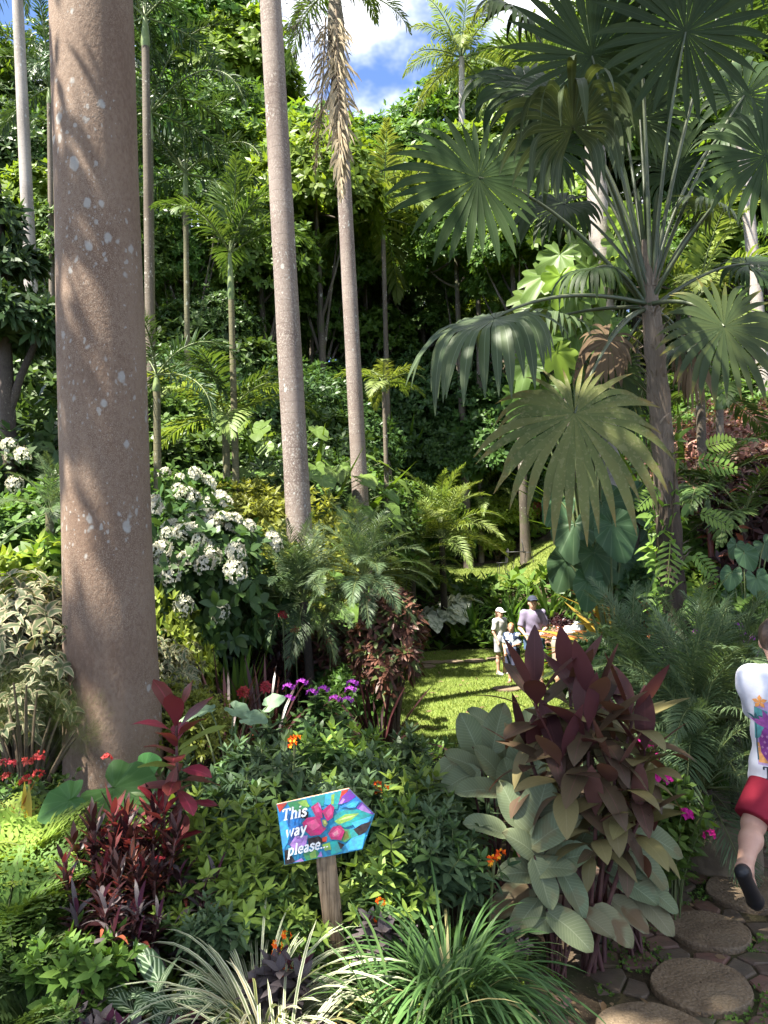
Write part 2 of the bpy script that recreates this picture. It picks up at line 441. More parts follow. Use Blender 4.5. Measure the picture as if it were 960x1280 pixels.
for i in range(-2, 34):
    for j in range(-2, 44):
        x = .4 + i * .175 + (j % 2) * .085 + random.uniform(-.07, .07); y = 1.2 + j * .145 + random.uniform(-.055, .055)
        if x > path_edge(y) - .1 and y < 6.6 and x < 5: seeds.append((x, y))
discs = [('large round speckled stepping stone beside the path edge grasses', 876, 1228, .235), ('round brown stepping stone just past the large speckled one', 886, 1160, .215),
         ('worn stepping stone under the walking man\'s black shoe', 938, 1112, .26), ('stepping stone cut by the bottom edge, closest of the round stones', 818, 1290, .24),
         ]
def onplane(px, py, z):
    p = P(px, py, 1.) - CAM; return CAM + p * ((z - CAM[2]) / p[2])
dpos = [(onplane(px, py, .035), r, l) for l, px, py, r in discs]
bp = MB()
for s in seeds:
    if any(math.hypot(s[0] - q[0][0], s[1] - q[0][1]) < q[1] + .03 for q in dpos): continue
    poly = [(s[0] - .3, s[1] - .3), (s[0] + .3, s[1] - .3), (s[0] + .3, s[1] + .3), (s[0] - .3, s[1] + .3)]
    for o in seeds:
        dx, dy = o[0] - s[0], o[1] - s[1]; dd = math.hypot(dx, dy)
        if 0 < dd < .45: poly = clip(poly, s[0] + dx * .5, s[1] + dy * .5, dx / dd, dy / dd)
    for q in dpos:
        dx, dy = q[0][0] - s[0], q[0][1] - s[1]; dd = math.hypot(dx, dy)
        if dd < .6: poly = clip(poly, q[0][0] - dx / dd * (q[1] + .01), q[0][1] - dy / dd * (q[1] + .01), dx / dd, dy / dd)
    if len(poly) < 3: continue
    c0 = np.mean(poly, 0); n = len(poly); p = np.array(poly)
    z0 = HH(*s); zt = z0 + .013 + random.uniform(-.004, .004); rr = []
    sh = [(1 - .006 / max(.03, np.linalg.norm(p - c0, axis=1).min()), z0 - .01), (1 - .010 / .1, zt - .006), (1 - .022 / .1, zt)]
    V = []
    for f, z in sh: V += [(*(c0 + (q - c0) * f), z + random.uniform(-.002, .002)) for q in p]
    V.append((*c0, zt + .001)); F = []
    for r_ in range(2):
        for i in range(n): F.append((r_ * n + i, r_ * n + (i + 1) % n, (r_ + 1) * n + (i + 1) % n, (r_ + 1) * n + i))
    for i in range(n): F.append((2 * n + i, 2 * n + (i + 1) % n, 3 * n, 3 * n))
    bp.add(V, F)
kind(part('path', bp.build('path', m_flag, False)), 'structure')
m_disc, nt = newmat('stepping_stone'); g = G(nt); tc = g.n('ShaderNodeTexCoord'); ob = tc.outputs['Object']
vo = g.n('ShaderNodeTexVoronoi'); g.l(ob, vo.inputs[0]); vo.inputs['Scale'].default_value = 60
c = g.mix(g.step(g.noise(ob, 5, 4, .6), .35, .65), (.105, .075, .048), (.165, .122, .08))
c = g.mix(g.math('MULTIPLY', g.step(vo.outputs[0], .28, .1), .5), c, (.26, .215, .155))
c = g.mix(g.math('MULTIPLY', g.step(g.noise(ob, 70, 3, .6), .58, .66), .7), c, (.06, .047, .034))
c = g.mix(g.math('MULTIPLY', g.step(g.noise(ob, 3.1, 4), .54, .68), .45), c, (.10, .08, .055))
g.out(g.princ(c, .8, .25, g.bump(vo.outputs[0], .5, .012)))
def disc_mesh(r, h, irr=.03):
    b = MB(); n = 40; a = np.linspace(0, 2 * PI, n, endpoint=False)
    w = 1 + irr * (np.sin(2 * a + U(0, 6)) + .6 * np.sin(5 * a + U(0, 6)))
    rows = [(1.0, -.04), (1.0, h - .010), (.993, h - .004), (.978, h), (.5, h + .002), (.02, h + .002)]
    V = np.concatenate([np.stack([np.cos(a) * r * w * f, np.sin(a) * r * w * f, np.full(n, z)], 1) for f, z in rows])
    F = [(q * n + i, q * n + (i + 1) % n, (q + 1) * n + (i + 1) % n, (q + 1) * n + i) for q in range(5) for i in range(n)]
    b.add(V, F); return b.build('stepping_stone', m_disc, False)
for (p, r, l) in dpos:
    o = part('stepping_stone', disc_mesh(r, .034)); o.location = (p[0], p[1], HH(p[0], p[1])); tag(o, l, 'stepping stone', 'round stepping stones on the flagstone path')
dm = disc_mesh(.27, .055)
for i, (px, py, l) in enumerate([(541, 829, 'small pale stone disc at the lawn path end by the croton column'), (566, 828, 'pale stone disc second along the lawn from the croton column'),
                     (594, 827, 'pale stone disc in the middle of the lawn row'), (622, 824, 'pale stone disc on the lawn by the legs of the child'),
                     (530, 834, 'half hidden stone disc under the croton column'), (634, 862, 'pale disc in the sunlit grass below the child')]):
    p = onplane(px, py, -.33); o = part('lawn_stone', dm); o.location = (p[0], p[1], HH(p[0], p[1])); o.rotation_euler = (0, 0, i * 1.3)
    tag(o, l, 'stepping stone', 'stepping stones across the lawn')
# ------------------------------------------------------------------ leaf materials
L_ = {}
def lm(k, *a, **kw):
    kw['spec'] = kw.get('spec', .4) * .5; kw['rough'] = kw.get('rough', .42) + .04; L_[k] = leaf_mat('leaf_' + k, *a, **kw)
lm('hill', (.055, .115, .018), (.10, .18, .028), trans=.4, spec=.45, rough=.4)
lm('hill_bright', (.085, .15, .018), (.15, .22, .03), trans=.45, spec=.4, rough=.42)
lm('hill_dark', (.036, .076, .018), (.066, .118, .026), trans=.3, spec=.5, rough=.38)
lm('mid', (.05, .105, .02), (.09, .16, .03), trans=.36)
lm('dark', (.032, .070, .020), (.058, .105, .028), trans=.28, spec=.5, rough=.35)
lm('lime', (.13, .20, .025), (.22, .28, .045), trans=.42)
lm('gold', (.19, .20, .035), (.13, .15, .03), trans=.4)
lm('palm', (.045, .085, .022), (.085, .13, .035), trans=.3, rough=.4, spec=.4)
lm('palm_dark', (.026, .055, .020), (.045, .080, .027), trans=.25, rough=.38, spec=.45)
lm('palm_yellow', (.11, .16, .036), (.185, .23, .065), trans=.36, rough=.45)
lm('palm_gold', (.32, .28, .07), (.24, .22, .06), trans=.36, rough=.5)
lm('palm_dead', (.22, .17, .115), (.32, .26, .18), trans=.15, rough=.8, spec=.15)
lm('date', (.058, .098, .045), (.095, .140, .068), trans=.28, rough=.42, spec=.4)
lm('sign_old', (.055, .11, .034), (.085, .15, .046), trans=.3, rough=.4, spec=.4, pat=midrib((.12, .19, .06), .05, .5, 7, .22))
lm('sign_new', (.16, .25, .04), (.22, .31, .065), trans=.38, rough=.42, pat=midrib((.28, .35, .12), .05, .5, 7, .2))
lm('sign_blue', (.060, .105, .052), (.085, .135, .062), trans=.28, rough=.42, pat=midrib((.14, .2, .1), .05, .5, 7, .22))
lm('ti_dark', (.066, .040, .026), (.105, .082, .042), trans=.22, rough=.42, spec=.45, back=(.09, .03, .034), pat=midrib((.17, .07, .07), .03, .5, 14, .16))
lm('ti_red', (.085, .028, .030), (.065, .028, .026), trans=.28, rough=.42, spec=.4, back=(.09, .03, .035), pat=midrib((.13, .05, .055), .03, .5))
lm('ti_olive', (.15, .135, .055), (.19, .165, .075), trans=.26, rough=.44, spec=.4, back=(.12, .055, .045), pat=midrib((.24, .2, .11), .03, .5, 14, .2))
lm('calathea', (.115, .155, .080), (.165, .195, .11), trans=.2, rough=.48, spec=.35, back=(.10, .035, .040), pat=midrib((.27, .31, .2), .025, .6, 16, .4), spots=((.16, .11, .05), 7, .35))
lm('calathea_old', (.22, .21, .12), (.17, .18, .10), trans=.2, rough=.5, spec=.3, back=(.15, .05, .05), pat=midrib((.3, .28, .18), .025, .6, 16, .4), spots=((.14, .085, .045), 6, .8))
lm('croton_black', (.020, .009, .010), (.040, .012, .014), trans=.15, rough=.33, spec=.55, old=(.20, .05, .03), oldamt=.05)
lm('croton_red', (.16, .018, .026), (.25, .026, .036), trans=.25, rough=.36, spec=.5, back=(.19, .03, .045), pat=midrib((.4, .05, .08), .05, .7))
lm('croton_maroon', (.085, .020, .018), (.13, .035, .022), trans=.2, rough=.36, spec=.5, back=(.17, .03, .04), pat=midrib((.28, .04, .05), .05, .6))
lm('croton_column', (.085, .035, .028), (.14, .055, .038), trans=.22, rough=.4, spec=.45, old=(.08, .10, .03), oldamt=.3)
lm('croton_bronze', (.23, .11, .085), (.36, .19, .14), trans=.3, rough=.5, old=(.4, .28, .2), oldamt=.3)
lm('croton_pink', (.40, .10, .10), (.27, .06, .05), trans=.3, rough=.5, old=(.42, .25, .12), oldamt=.3)
lm('cream_varieg', (.065, .09, .042), (.10, .12, .058), trans=.22, rough=.5, pat=edges((.27, .235, .15), .30, .9))
lm('grass_green', (.045, .092, .028), (.08, .14, .042), trans=.28, rough=.4, spec=.4, old=(.3, .26, .12), oldamt=.05, pat=tipped((.23, .24, .12), .93, 1.15))
lm('grass_white', (.13, .17, .085), (.19, .23, .12), trans=.25, rough=.45, pat=edges((.50, .50, .36), .26, .92), old=(.3, .26, .15), oldamt=.06)
lm('lily', (.065, .14, .03), (.12, .20, .045), trans=.34, rough=.38)
lm('brom_red', (.19, .055, .025), (.28, .10, .035), trans=.3, rough=.4, old=(.12, .14, .04), oldamt=.3, pat=based((.12, .14, .04), 0, .6))
lm('brom_gold', (.38, .26, .04), (.24, .20, .05), trans=.34, rough=.4)
lm('elephant', (.060, .145, .048), (.085, .18, .06), trans=.34, rough=.42, spec=.4, back=(.13, .2, .09), pat=None)
lm('aroid_sun', (.085, .16, .035), (.125, .20, .045), trans=.42, rough=.38, spec=.45)
lm('aroid_lime', (.22, .32, .035), (.17, .26, .035), trans=.48, rough=.4, spec=.4)
lm('aroid_dark', (.028, .062, .03), (.045, .085, .038), trans=.28, rough=.42)
lm('caladium', (.22, .27, .19), (.34, .38, .29), trans=.3, rough=.45, pat=blotch((.62, .64, .54), 7, .42, .55))
lm('pale_varieg', (.10, .17, .10), (.14, .2, .12), trans=.3, rough=.45, pat=blotch((.20, .29, .17), 9, .44, .56))
lm('fern', (.088, .155, .030), (.13, .205, .045), trans=.38, rough=.5, spec=.25)
lm('fern_dim', (.060, .105, .035), (.085, .135, .045), trans=.35, rough=.5, spec=.25)
lm('fern_lime', (.16, .25, .04), (.22, .30, .06), trans=.42, rough=.5, spec=.25)
lm('prayer', (.030, .065, .028), (.045, .085, .034), trans=.2, rough=.38, spec=.45, back=(.12, .03, .05), pat=stripes((.36, .45, .29), 8, .8))
lm('purple', (.060, .048, .052), (.095, .078, .080), trans=.2, rough=.42, spec=.4, back=(.10, .03, .06), pat=midrib((.13, .11, .11), .04, .5, 8, .3))
lm('conifer', (.045, .068, .017), (.075, .095, .024), trans=.25, rough=.6, spec=.2)
lm('vine', (.10, .18, .035), (.15, .24, .05), trans=.4, rough=.4)
lm('cover', (.07, .13, .025), (.12, .19, .04), trans=.36, rough=.5, spec=.25)
lm('fan_dead', (.11, .075, .045), (.17, .12, .075), trans=.12, rough=.8, spec=.1)
lm('fan_dark', (.019, .038, .011), (.031, .053, .015), trans=.16, rough=.46, spec=.28, pat=midrib((.06, .09, .04), .03, .5))
lm('fan_grey', (.042, .064, .028), (.065, .088, .038), trans=.2, rough=.42, spec=.4, pat=midrib((.15, .18, .11), .05, .6))
lm('fan_old', (.085, .115, .038), (.15, .165, .058), trans=.26, rough=.5, spec=.3, pat=tipped((.22, .165, .05), .62, 1.2), spots=((.24, .23, .12), 30, .3))
lm('fan_yellow', (.034, .055, .02), (.055, .075, .024), trans=.32, rough=.4, pat=tipped((.40, .31, .06), .75, 1.3))
lm('flower_white', (.50, .49, .38), (.62, .60, .48), trans=.3, rough=.6, spec=.2, tint=(1, 1, .9))
lm('flower_magenta', (.62, .03, .30), (.50, .02, .22), trans=.3, rough=.6, tint=(1.1, .8, 1))
lm('flower_purple', (.32, .05, .36), (.24, .04, .30), trans=.3, rough=.6, tint=(1.1, .8, 1))
lm('flower_orange', (.85, .13, .015), (.75, .06, .01), trans=.3, rough=.5, tint=(1.1, .9, .6), old=(.9, .42, .03), oldamt=.35)
lm('flower_red', (.40, .03, .03), (.36, .07, .06), trans=.3, rough=.5, tint=(1.1, .8, .8))
lm('flower_pink', (.75, .22, .25), (.65, .12, .18), trans=.3, rough=.5, tint=(1.1, .9, .9))
m_stem = plain('green_stem', (.07, .10, .03), (.10, .11, .045), .6, .3, 12)
m_twig = plain('woody_stem', (.10, .075, .05), (.06, .045, .03), .85, .15, 18, .4)
m_wine = plain('wine_stem', (.075, .03, .03), (.10, .05, .04), .6, .3, 14)
m_rachis = plain('frond_rachis', (.12, .15, .05), (.09, .12, .04), .55, .35, 6)
m_petiole = plain('fan_petiole', (.045, .062, .028), (.07, .08, .04), .45, .4, 6)
m_bark = bark_mat('forest_bark', (.055, .045, .035), (.11, .09, .07), lich=(.34, .34, .28), lth=.6, lsc=7, moss=(.05, .065, .02))
m_darkbark = bark_mat('dark_bark', (.035, .028, .022), (.075, .06, .048), lich=(.16, .15, .12), lth=.68, lsc=12)

# ------------------------------------------------------------------ plant generators -> kits [(part name, mesh[, matrix])]
def bush_mb(mb, R_, ctr=(0, 0, 0), nclump=14, tips=26, m=6, L=.1, W_=.05, th=(35, 85), low=-.15, cr=.42, shell=(.55, .82), up=.5, **kw):
    R_ = np.asarray(R_, float); ctr = np.asarray(ctr, float)
    d = nrm(rng.normal(size=(nclump * 6, 3))); d = d[d[:, 2] > low][:nclump]
    C = d * R_ * U(*shell, len(d))[:, None]
    T = []; A = []
    for i, c in enumerate(C):
        r = cr * R_ * U(.75, 1.15)
        q = nrm(rng.normal(size=(tips * 3, 3))); q = q[(q @ d[i] > -.35) & (q[:, 2] > -.55)][:tips]
        t = c + q * r * U(.55, 1.05, len(q))[:, None]
        T.append(t); A.append(nrm(q + np.array([0, 0, up]) + .4 * d[i]))
    T = np.concatenate(T) + ctr; A = np.concatenate(A)
    rosettes(mb, T, A, m, L, W_, th, **kw)
    return C + ctr, T, A
def bush(mats, R_, h0=0., flower=None, nfl=0, twig=None, nm='foliage', **kw):
    mb = MB(); R_ = np.array(R_, float); ctr = np.array([0, 0, h0])
    C, T, A = bush_mb(mb, R_, ctr, **kw)
    tb = MB()
    for c in C[: 14]:
        a = np.array([c[0] * .12, c[1] * .12, 0]); tube(tb, bez(a, (c[0] * .3, c[1] * .3, max(.1, c[2] * .6)), c, 6), np.linspace(.022, .008, 6) * (R_[2] / .6) ** .5, 5)
    kit = [(nm, mb.build(nm, mats)), ('stem', tb.build('stem', twig or m_twig))]
    if flower:
        o = nrm(T - ctr); sc = np.linalg.norm((T - ctr) / R_, axis=1); vis = np.argsort(-(sc + .30 * o[:, 2] - .35 * o[:, 1] + U(0, .6, len(T))))
        for i in vis[:nfl]:
            M = Matrix.Translation(T[i] + A[i] * .03) @ Vector(A[i]).to_track_quat('Z', 'Y').to_matrix().to_4x4() @ Matrix.Diagonal((*([U(.75, 1.25)] * 3), 1))
            kit.append(('flower_cluster', flower, M))
    return kit
def flower_ball(mat, r, n=26, L=.04, W_=.03, flat=.6, name='flower_cluster'):
    b = MB(); q = nrm(rng.normal(size=(n * 2, 3))); q = q[q[:, 2] > -.15][:n]
    rosettes(b, q * r * np.array([1, 1, flat]), q, 4, L, W_, (55, 80), S=2, cols=2, prof=oval)
    return b.build(name, mat)

def whorl_shrub(mats, h, spread, nst, L, W_, nodes=6, per=4, t0=.35, th=(58, 88), newfrac=.35, S=4, cols=3, prof=lance, fold=.12, curl=.35, forks=1, stemmat=None, r0=.05, stemr=.005, lean=1., nm='foliage', node_gap=None, pairs=False):
    mb = MB(); sb = MB(); T = []; A = []; LL = []; MI = []
    for i in range(nst):
        az = i * 2.4 + U(-.3, .3); rr = spread * math.sqrt((i + .5) / nst) * U(.8, 1.1)
        hh = h * U(.72, 1.05) * (1 - .25 * (rr / max(spread, .01)) ** 2)
        b0 = np.array([math.cos(az), math.sin(az), 0]) * r0 * U(.3, 1)
        tip = np.array([math.cos(az) * rr, math.sin(az) * rr, hh])
        ctl = np.array([tip[0] * .35 / lean, tip[1] * .35 / lean, hh * .62])
        paths = [bez(b0, ctl, tip, 12)]
        for f in range(forks):
            k = random.randint(4, 7); s0 = paths[0][k]
            off = np.array([math.cos(az + 2 + f * 2.3 + U(-.5, .5)), math.sin(az + 2 + f * 2.3 + U(-.5, .5)), 0]) * spread * U(.18, .34)
            tp = s0 + off + np.array([0, 0, (hh - s0[2]) * U(.75, 1.05)]); paths.append(bez(s0, s0 + off * .7 + np.array([0, 0, .25 * (hh - s0[2])]), tp, 9))
        for pi, pts in enumerate(paths):
            tube(sb, pts, np.linspace(stemr, stemr * .5, len(pts)), 5)
            tang = nrm(np.gradient(pts, axis=0)); st = t0 if pi == 0 else .25
            ts = 1 - (1 - st) * (np.arange(nodes) / nodes) ** 1.0
            for j, t in enumerate(ts):
                x = t * (len(pts) - 1); k = min(int(x), len(pts) - 2); f = x - k
                T.append(pts[k] * (1 - f) + pts[k + 1] * f); A.append(tang[k]); LL.append(L * (.62 if j == 0 else .85 if j == 1 else 1) * U(.85, 1.15))
                MI.append((1 if (j < 2 and U(0, 1) < newfrac) else 0, j))
    T = np.array(T); A = np.array(A); LL = np.array(LL); mi = np.array([q[0] for q in MI]); jj = np.array([q[1] for q in MI])
    tp = jj == 0
    rosettes(mb, T[tp], A[tp], per + 1, LL[tp], LL[tp] * W_ / L, (22, 62), mi=mi[tp], S=S, cols=cols, prof=prof, fold=fold, curl=curl)
    rosettes(mb, T[~tp], A[~tp], per, LL[~tp], LL[~tp] * W_ / L, th, mi=mi[~tp], S=S, cols=cols, prof=prof, fold=fold, curl=curl, g=.25)
    return [(nm, mb.build(nm, mats)), ('stem', sb.build('stem', stemmat or m_stem))]

def clump(mats, n, L, W_, el=(35, 88), g=(1.0, 2.2), r0=.06, S=6, cols=3, prof=strap, fold=.18, z0=0., jl=.3, nm='leaves', mi=None, curl=0.):
    b = MB(); az = U(0, 6.28, n); e = np.radians(U(el[0], el[1], n)); r = r0 * np.sqrt(U(0, 1, n))
    rad = np.stack([np.cos(az), np.sin(az), 0 * az], 1); up = np.array([0, 0, 1.])
    d = rad * np.cos(e)[:, None] + up * np.sin(e)[:, None]; nn = -rad * np.sin(e)[:, None] + up * np.cos(e)[:, None]
    nn = nn + rng.normal(size=(n, 3)) * .25
    strips(b, rad * r[:, None] + up * z0, d, nn, L * U(1 - jl, 1 + jl, n), W_ * U(.75, 1.2, n), S=S, prof=prof, g=U(g[0], g[1], n), fold=fold, cols=cols, curl=curl,
           mi=rng.integers(0, mi, n) if mi else 0)
    return [(nm, b.build(nm, mats))]

def frond_mesh(name, mats, L, elev, arch, npair, ll, lw, a0=70, a1=28, vang=18, g=.6, t0=.12, S=3, cols=2, rr=.012, prof=lance, fold=.15, jit=.12, plum=0., p1=1.6, tw=0.):
    b = MB(); n = 16; ds = L / n; e = R(elev); pts = [np.zeros(3)]; T = []
    for i in range(n + 1):
        t = i / n; ang = e - R(arch) * t ** p1
        T.append(np.array([math.cos(ang), 0, math.sin(ang)]))
        if i < n: pts.append(pts[-1] + T[-1] * ds)
    pts = np.array(pts); T = np.array(T); N = np.stack([-T[:, 2], 0 * T[:, 0], T[:, 0]], 1)
    tube(b, pts, np.linspace(rr, rr * .25, n + 1), 5, mi=1)
    ts = np.linspace(t0, .995, npair); x = ts * n; k = np.minimum(x.astype(int), n - 1); f = (x - k)[:, None]
    p = pts[k] * (1 - f) + pts[k + 1] * f; t_ = T[k]; n_ = N[k]
    a = np.radians(a0 + (a1 - a0) * ts)
    lenf = ll * np.clip(np.sin(PI * (.12 + .8 * ts) ** .8), .25, 1)
    for s in (-1, 1):
        side = np.array([0, s, 0.])
        va = np.radians(vang + (U(-1, 1, npair) * plum))
        d = t_ * np.cos(a)[:, None] + (side * np.cos(va)[:, None] + n_ * np.sin(va)[:, None]) * np.sin(a)[:, None]
        d = d + rng.normal(size=d.shape) * jit
        nn = n_ + s * np.array([0, -.6, 0]) * np.sin(va)[:, None] + .3 * t_
        strips(b, p, d, nn, lenf * U(.9, 1.1, npair), lw, S=S, cols=cols, prof=prof, g=g * U(.7, 1.3, npair), fold=fold)
    return b.build(name, mats)
def frond_set(mats, L, elevs, **kw):
    return [(e, frond_mesh('frond', mats, L * U(.92, 1.06), e, arch, **kw)) for e, arch in elevs]

def palm(label, cat_group, base, top, r0, r1, barkm, fronds, nf, fs=1., shaft=None, shaftm=None, bulge=.0, name='palm_tree', rz0=0., ns=16, curve=None, nb=14, extra=None, tilt=8):
    base = np.array(base, float); top = np.array(top, float); v = top - base
    t = thing(name, label, 'palm tree', base, 0, cat_group)
    ctl = v * .5 + (np.array(curve) if curve is not None else 0)
    pts = bez((0, 0, -.15), ctl, v, nb); f = np.linspace(0, 1, nb)
    rad = r0 + (r1 - r0) * f + bulge * r0 * np.exp(-((f - .0) / .07) ** 2)
    rad = rad * (1 + .012 * np.sin(f * 37 + U(0, 6)))
    b = MB(); tube(b, pts, rad, ns); part('trunk', b.build('trunk', barkm), t)
    tan = nrm(pts[-1] - pts[-2]); hub = v.copy()
    if shaft:
        b = MB(); q = np.array([v + tan * shaft * s for s in (0, .1, .35, .7, 1)]); tube(b, q, np.array([r1 * 1.0, r1 * 1.22, r1 * 1.1, r1 * .75, r1 * .45]), 14)
        part('crownshaft', b.build('crownshaft', shaftm or m_shaft), t); hub = v + tan * shaft * .93
    es = sorted(fronds, key=lambda e: -e[0])
    for i in range(nf):
        me = es[min(len(es) - 1, int(i * len(es) / nf))][1]
        Mx = Matrix.Translation(hub) @ Matrix.Rotation(rz0 + i * 2.39996 + U(-.2, .2), 4, 'Z') @ Matrix.Rotation(R(U(-tilt, tilt)), 4, 'Y') @ Matrix.Rotation(R(U(-tilt, tilt) * 1.5), 4, 'X') @ Matrix.Diagonal((*([fs * U(.9, 1.08)] * 3), 1))
        part('frond', me, t, Mx)
    return t, hub
m_shaft = plain('crownshaft', (.11, .16, .05), (.15, .19, .07), .45, .35, 5)

# broad heart / round leaves as polar sheets: petiole joins at origin, tip toward +X, face +Z
def heart_outline(a, lobe=.5, sharp=1.0):
    # a: 0 = tip direction, +-pi = sinus between basal lobes
    c = np.cos(a); r = .62 + .38 * np.clip(c, -1, 1) * .9
    tip = .30 * sharp * np.exp(-(a / .34) ** 2)
    sinus = -.40 * np.exp(-((np.abs(a) - PI) / .32) ** 2)
    lob = lobe * .38 * np.exp(-((np.abs(a) - 2.35) / .5) ** 2)
    return r + tip + sinus + lob
def heart_mb(mb, Mtx, size, na=40, rings=4, cup=.12, wavy=.05, lobe=.5, sharp=1., cuts=0, droop=.35, wid=1.):
    a = np.linspace(-PI, PI, na + 1); ro = heart_outline(a, lobe, sharp)
    if cuts: ro = ro * (1 - .42 * (np.abs(np.sin(a * cuts / 2)) ** 10) * (np.abs(a) < 2.5))
    V = [np.zeros((na + 1, 3))]; UVs = [np.tile([.5, .0], (na + 1, 1))]; ph = U(0, 6.28)
    for i in range(1, rings + 1):
        f = i / rings; r = ro * f if i == rings else np.minimum(ro * f, heart_outline(a, lobe, sharp) * f)
        x = np.cos(a) * r; y = np.sin(a) * r * wid
        z = cup * f * f * np.abs(np.sin(a)) - droop * (np.clip(x, 0, 2) ** 2) * .5 + wavy * f * np.sin(a * 7 + ph) + .018 * np.sin(a * 14) * f
        V.append(np.stack([x, y, z], 1)); UVs.append(np.stack([np.cos(a) * .5 * f + .5, np.sin(a) * .5 * f + .5], 1))
    V = np.concatenate(V) * size; n = na + 1
    r = np.arange(rings)[:, None] * n; c = np.arange(na)[None]
    F = np.stack([r + c, r + n + c, r + n + c + 1, r + c + 1], -1).reshape(-1, 4)
    Mx = np.array(Mtx); V = V @ Mx[:3, :3].T + Mx[:3, 3]
    mb.add(V, F, np.concatenate(UVs))
def orient(loc, x, z):
    """matrix with local X along x and Z near z"""
    x = Vector(x).normalized(); z = Vector(z); z = (z - x * z.dot(x)).normalized(); y = z.cross(x)
    return Matrix(((x[0], y[0], z[0], loc[0]), (x[1], y[1], z[1], loc[1]), (x[2], y[2], z[2], loc[2]), (0, 0, 0, 1)))
def veins(c, amt=.45):
    def f(g, col, u, v, tc, rnd):
        x = g.math('SUBTRACT', u, .5); y = g.math('SUBTRACT', v, .5)
        an = g.math('ARCTAN2', y, x); ab = g.math('ABSOLUTE', an)
        ph = g.math('FRACT', g.math('MULTIPLY', ab, 2.6)); k = g.step(g.math('MINIMUM', ph, g.math('SUBTRACT', 1., ph)), .10, .03)
        return g.mix(g.math('MULTIPLY', k, amt), col, c)
    return f
lm('elephant', (.045, .125, .034), (.06, .15, .042), trans=.34, rough=.5, spec=.25, back=(.10, .17, .06), pat=veins((.09, .19, .07)))
lm('aroid_dark', (.036, .078, .036), (.055, .10, .045), trans=.28, rough=.42, pat=veins((.11, .17, .09)))
lm('aroid_sun', (.085, .16, .035), (.125, .20, .045), trans=.42, rough=.38, spec=.45, pat=veins((.18, .26, .09)))

def aroid(mat, n, size, h, spread, na=28, face=(0, -.4, 1), lobe=.5, sharp=1., cuts=0, pet=None, droop=.35, parts=True, el=(.2, .9), wid=1.):
    """rosette of long-stalked heart leaves, each leaf a part"""
    kit = []; sb = MB(); lb = MB()
    for i in range(n):
        az = i * 2.4 + U(-.3, .3); rr = spread * math.sqrt((i + .6) / n); z = h * U(.55, 1.0) * (1 - .3 * (rr / spread) ** 2)
        tip = np.array([math.cos(az) * rr, math.sin(az) * rr, z])
        tube(sb, bez((0, 0, 0), (tip[0] * .25, tip[1] * .25, z * .9), tip, 8), np.linspace(.014, .007, 8) * size / .3, 6)
        out = np.array([math.cos(az), math.sin(az), -U(*el)]); up = np.array([math.cos(az) * .5, math.sin(az) * .5, 1.]) + np.array(face) * .8
        b = MB() if parts else lb
        heart_mb(b, orient(tip, out, up), size * U(.75, 1.15), na=na, lobe=lobe, sharp=sharp, cuts=cuts, droop=droop, wid=wid)
        if parts: kit.append(('leaf', b.build('leaf', mat)))
    if not parts: kit.append(('leaves', lb.build('leaves', mat)))
    kit.append(('stalk', sb.build('stalk', pet or m_stem)))
    return kit

def fern(mat, n, L, el=(25, 75), npin=12, pl=.42, S=1):
    """lacy fronds, two levels of leaflets"""
    kit = []; fm = []
    for v in range(3):
        b = MB(); ns = 12; e = R(U(45, 65)); pts = [np.zeros(3)]; T = []
        for i in range(ns + 1):
            t = i / ns; ang = e - R(75) * t ** 1.3; T.append(np.array([math.cos(ang), 0, math.sin(ang)]))
            if i < ns: pts.append(pts[-1] + T[-1] * L / ns)
        pts = np.array(pts); tube(b, pts, np.linspace(.004, .0015, ns + 1) * L / .5, 4, mi=1)
        for q in range(npin):
            t = .22 + .77 * q / npin; x = t * ns; k = min(int(x), ns - 1); p = pts[k] + (pts[k + 1] - pts[k]) * (x - k)
            l = pl * L * (1 - ((t - .22) / .78)) ** .8 + .02
            for s in (-1, 1):
                d = nrm(T[k] * .55 + np.array([0, s, 0]) + np.array([0, 0, U(-.1, .15)])); N = np.array([-T[k][2], 0, T[k][0]])
                m = max(3, int(7 * l / (pl * L))); tt = np.linspace(.08, 1, m); bp = p + d * (tt * l)[:, None] + np.array([0, 0, -1]) * (tt ** 2 * l * .18)[:, None]
                for s2 in (-1, 1):
                    sd = np.cross(N, d) * s2
                    dd = nrm(d * .7 + sd + rng.normal(size=(m, 3)) * .1)
                    strips(b, bp, dd, N + rng.normal(size=(m, 3)) * .15, .34 * l * (1.12 - tt) + .014, (.13 * l * (1.1 - tt) + .008), S=2, cols=2, prof=oval)
        fm.append(b.build('frond', [mat, m_stem]))
    for i in range(n):
        kit.append(('frond', fm[i % 3], Matrix.Rotation(i * 2.4 + U(-.3, .3), 4, 'Z') @ Matrix.Rotation(R(-U(-12, 25)), 4, 'Y') @ Matrix.Diagonal((*([U(.75, 1.1)] * 3), 1))))
    return kit

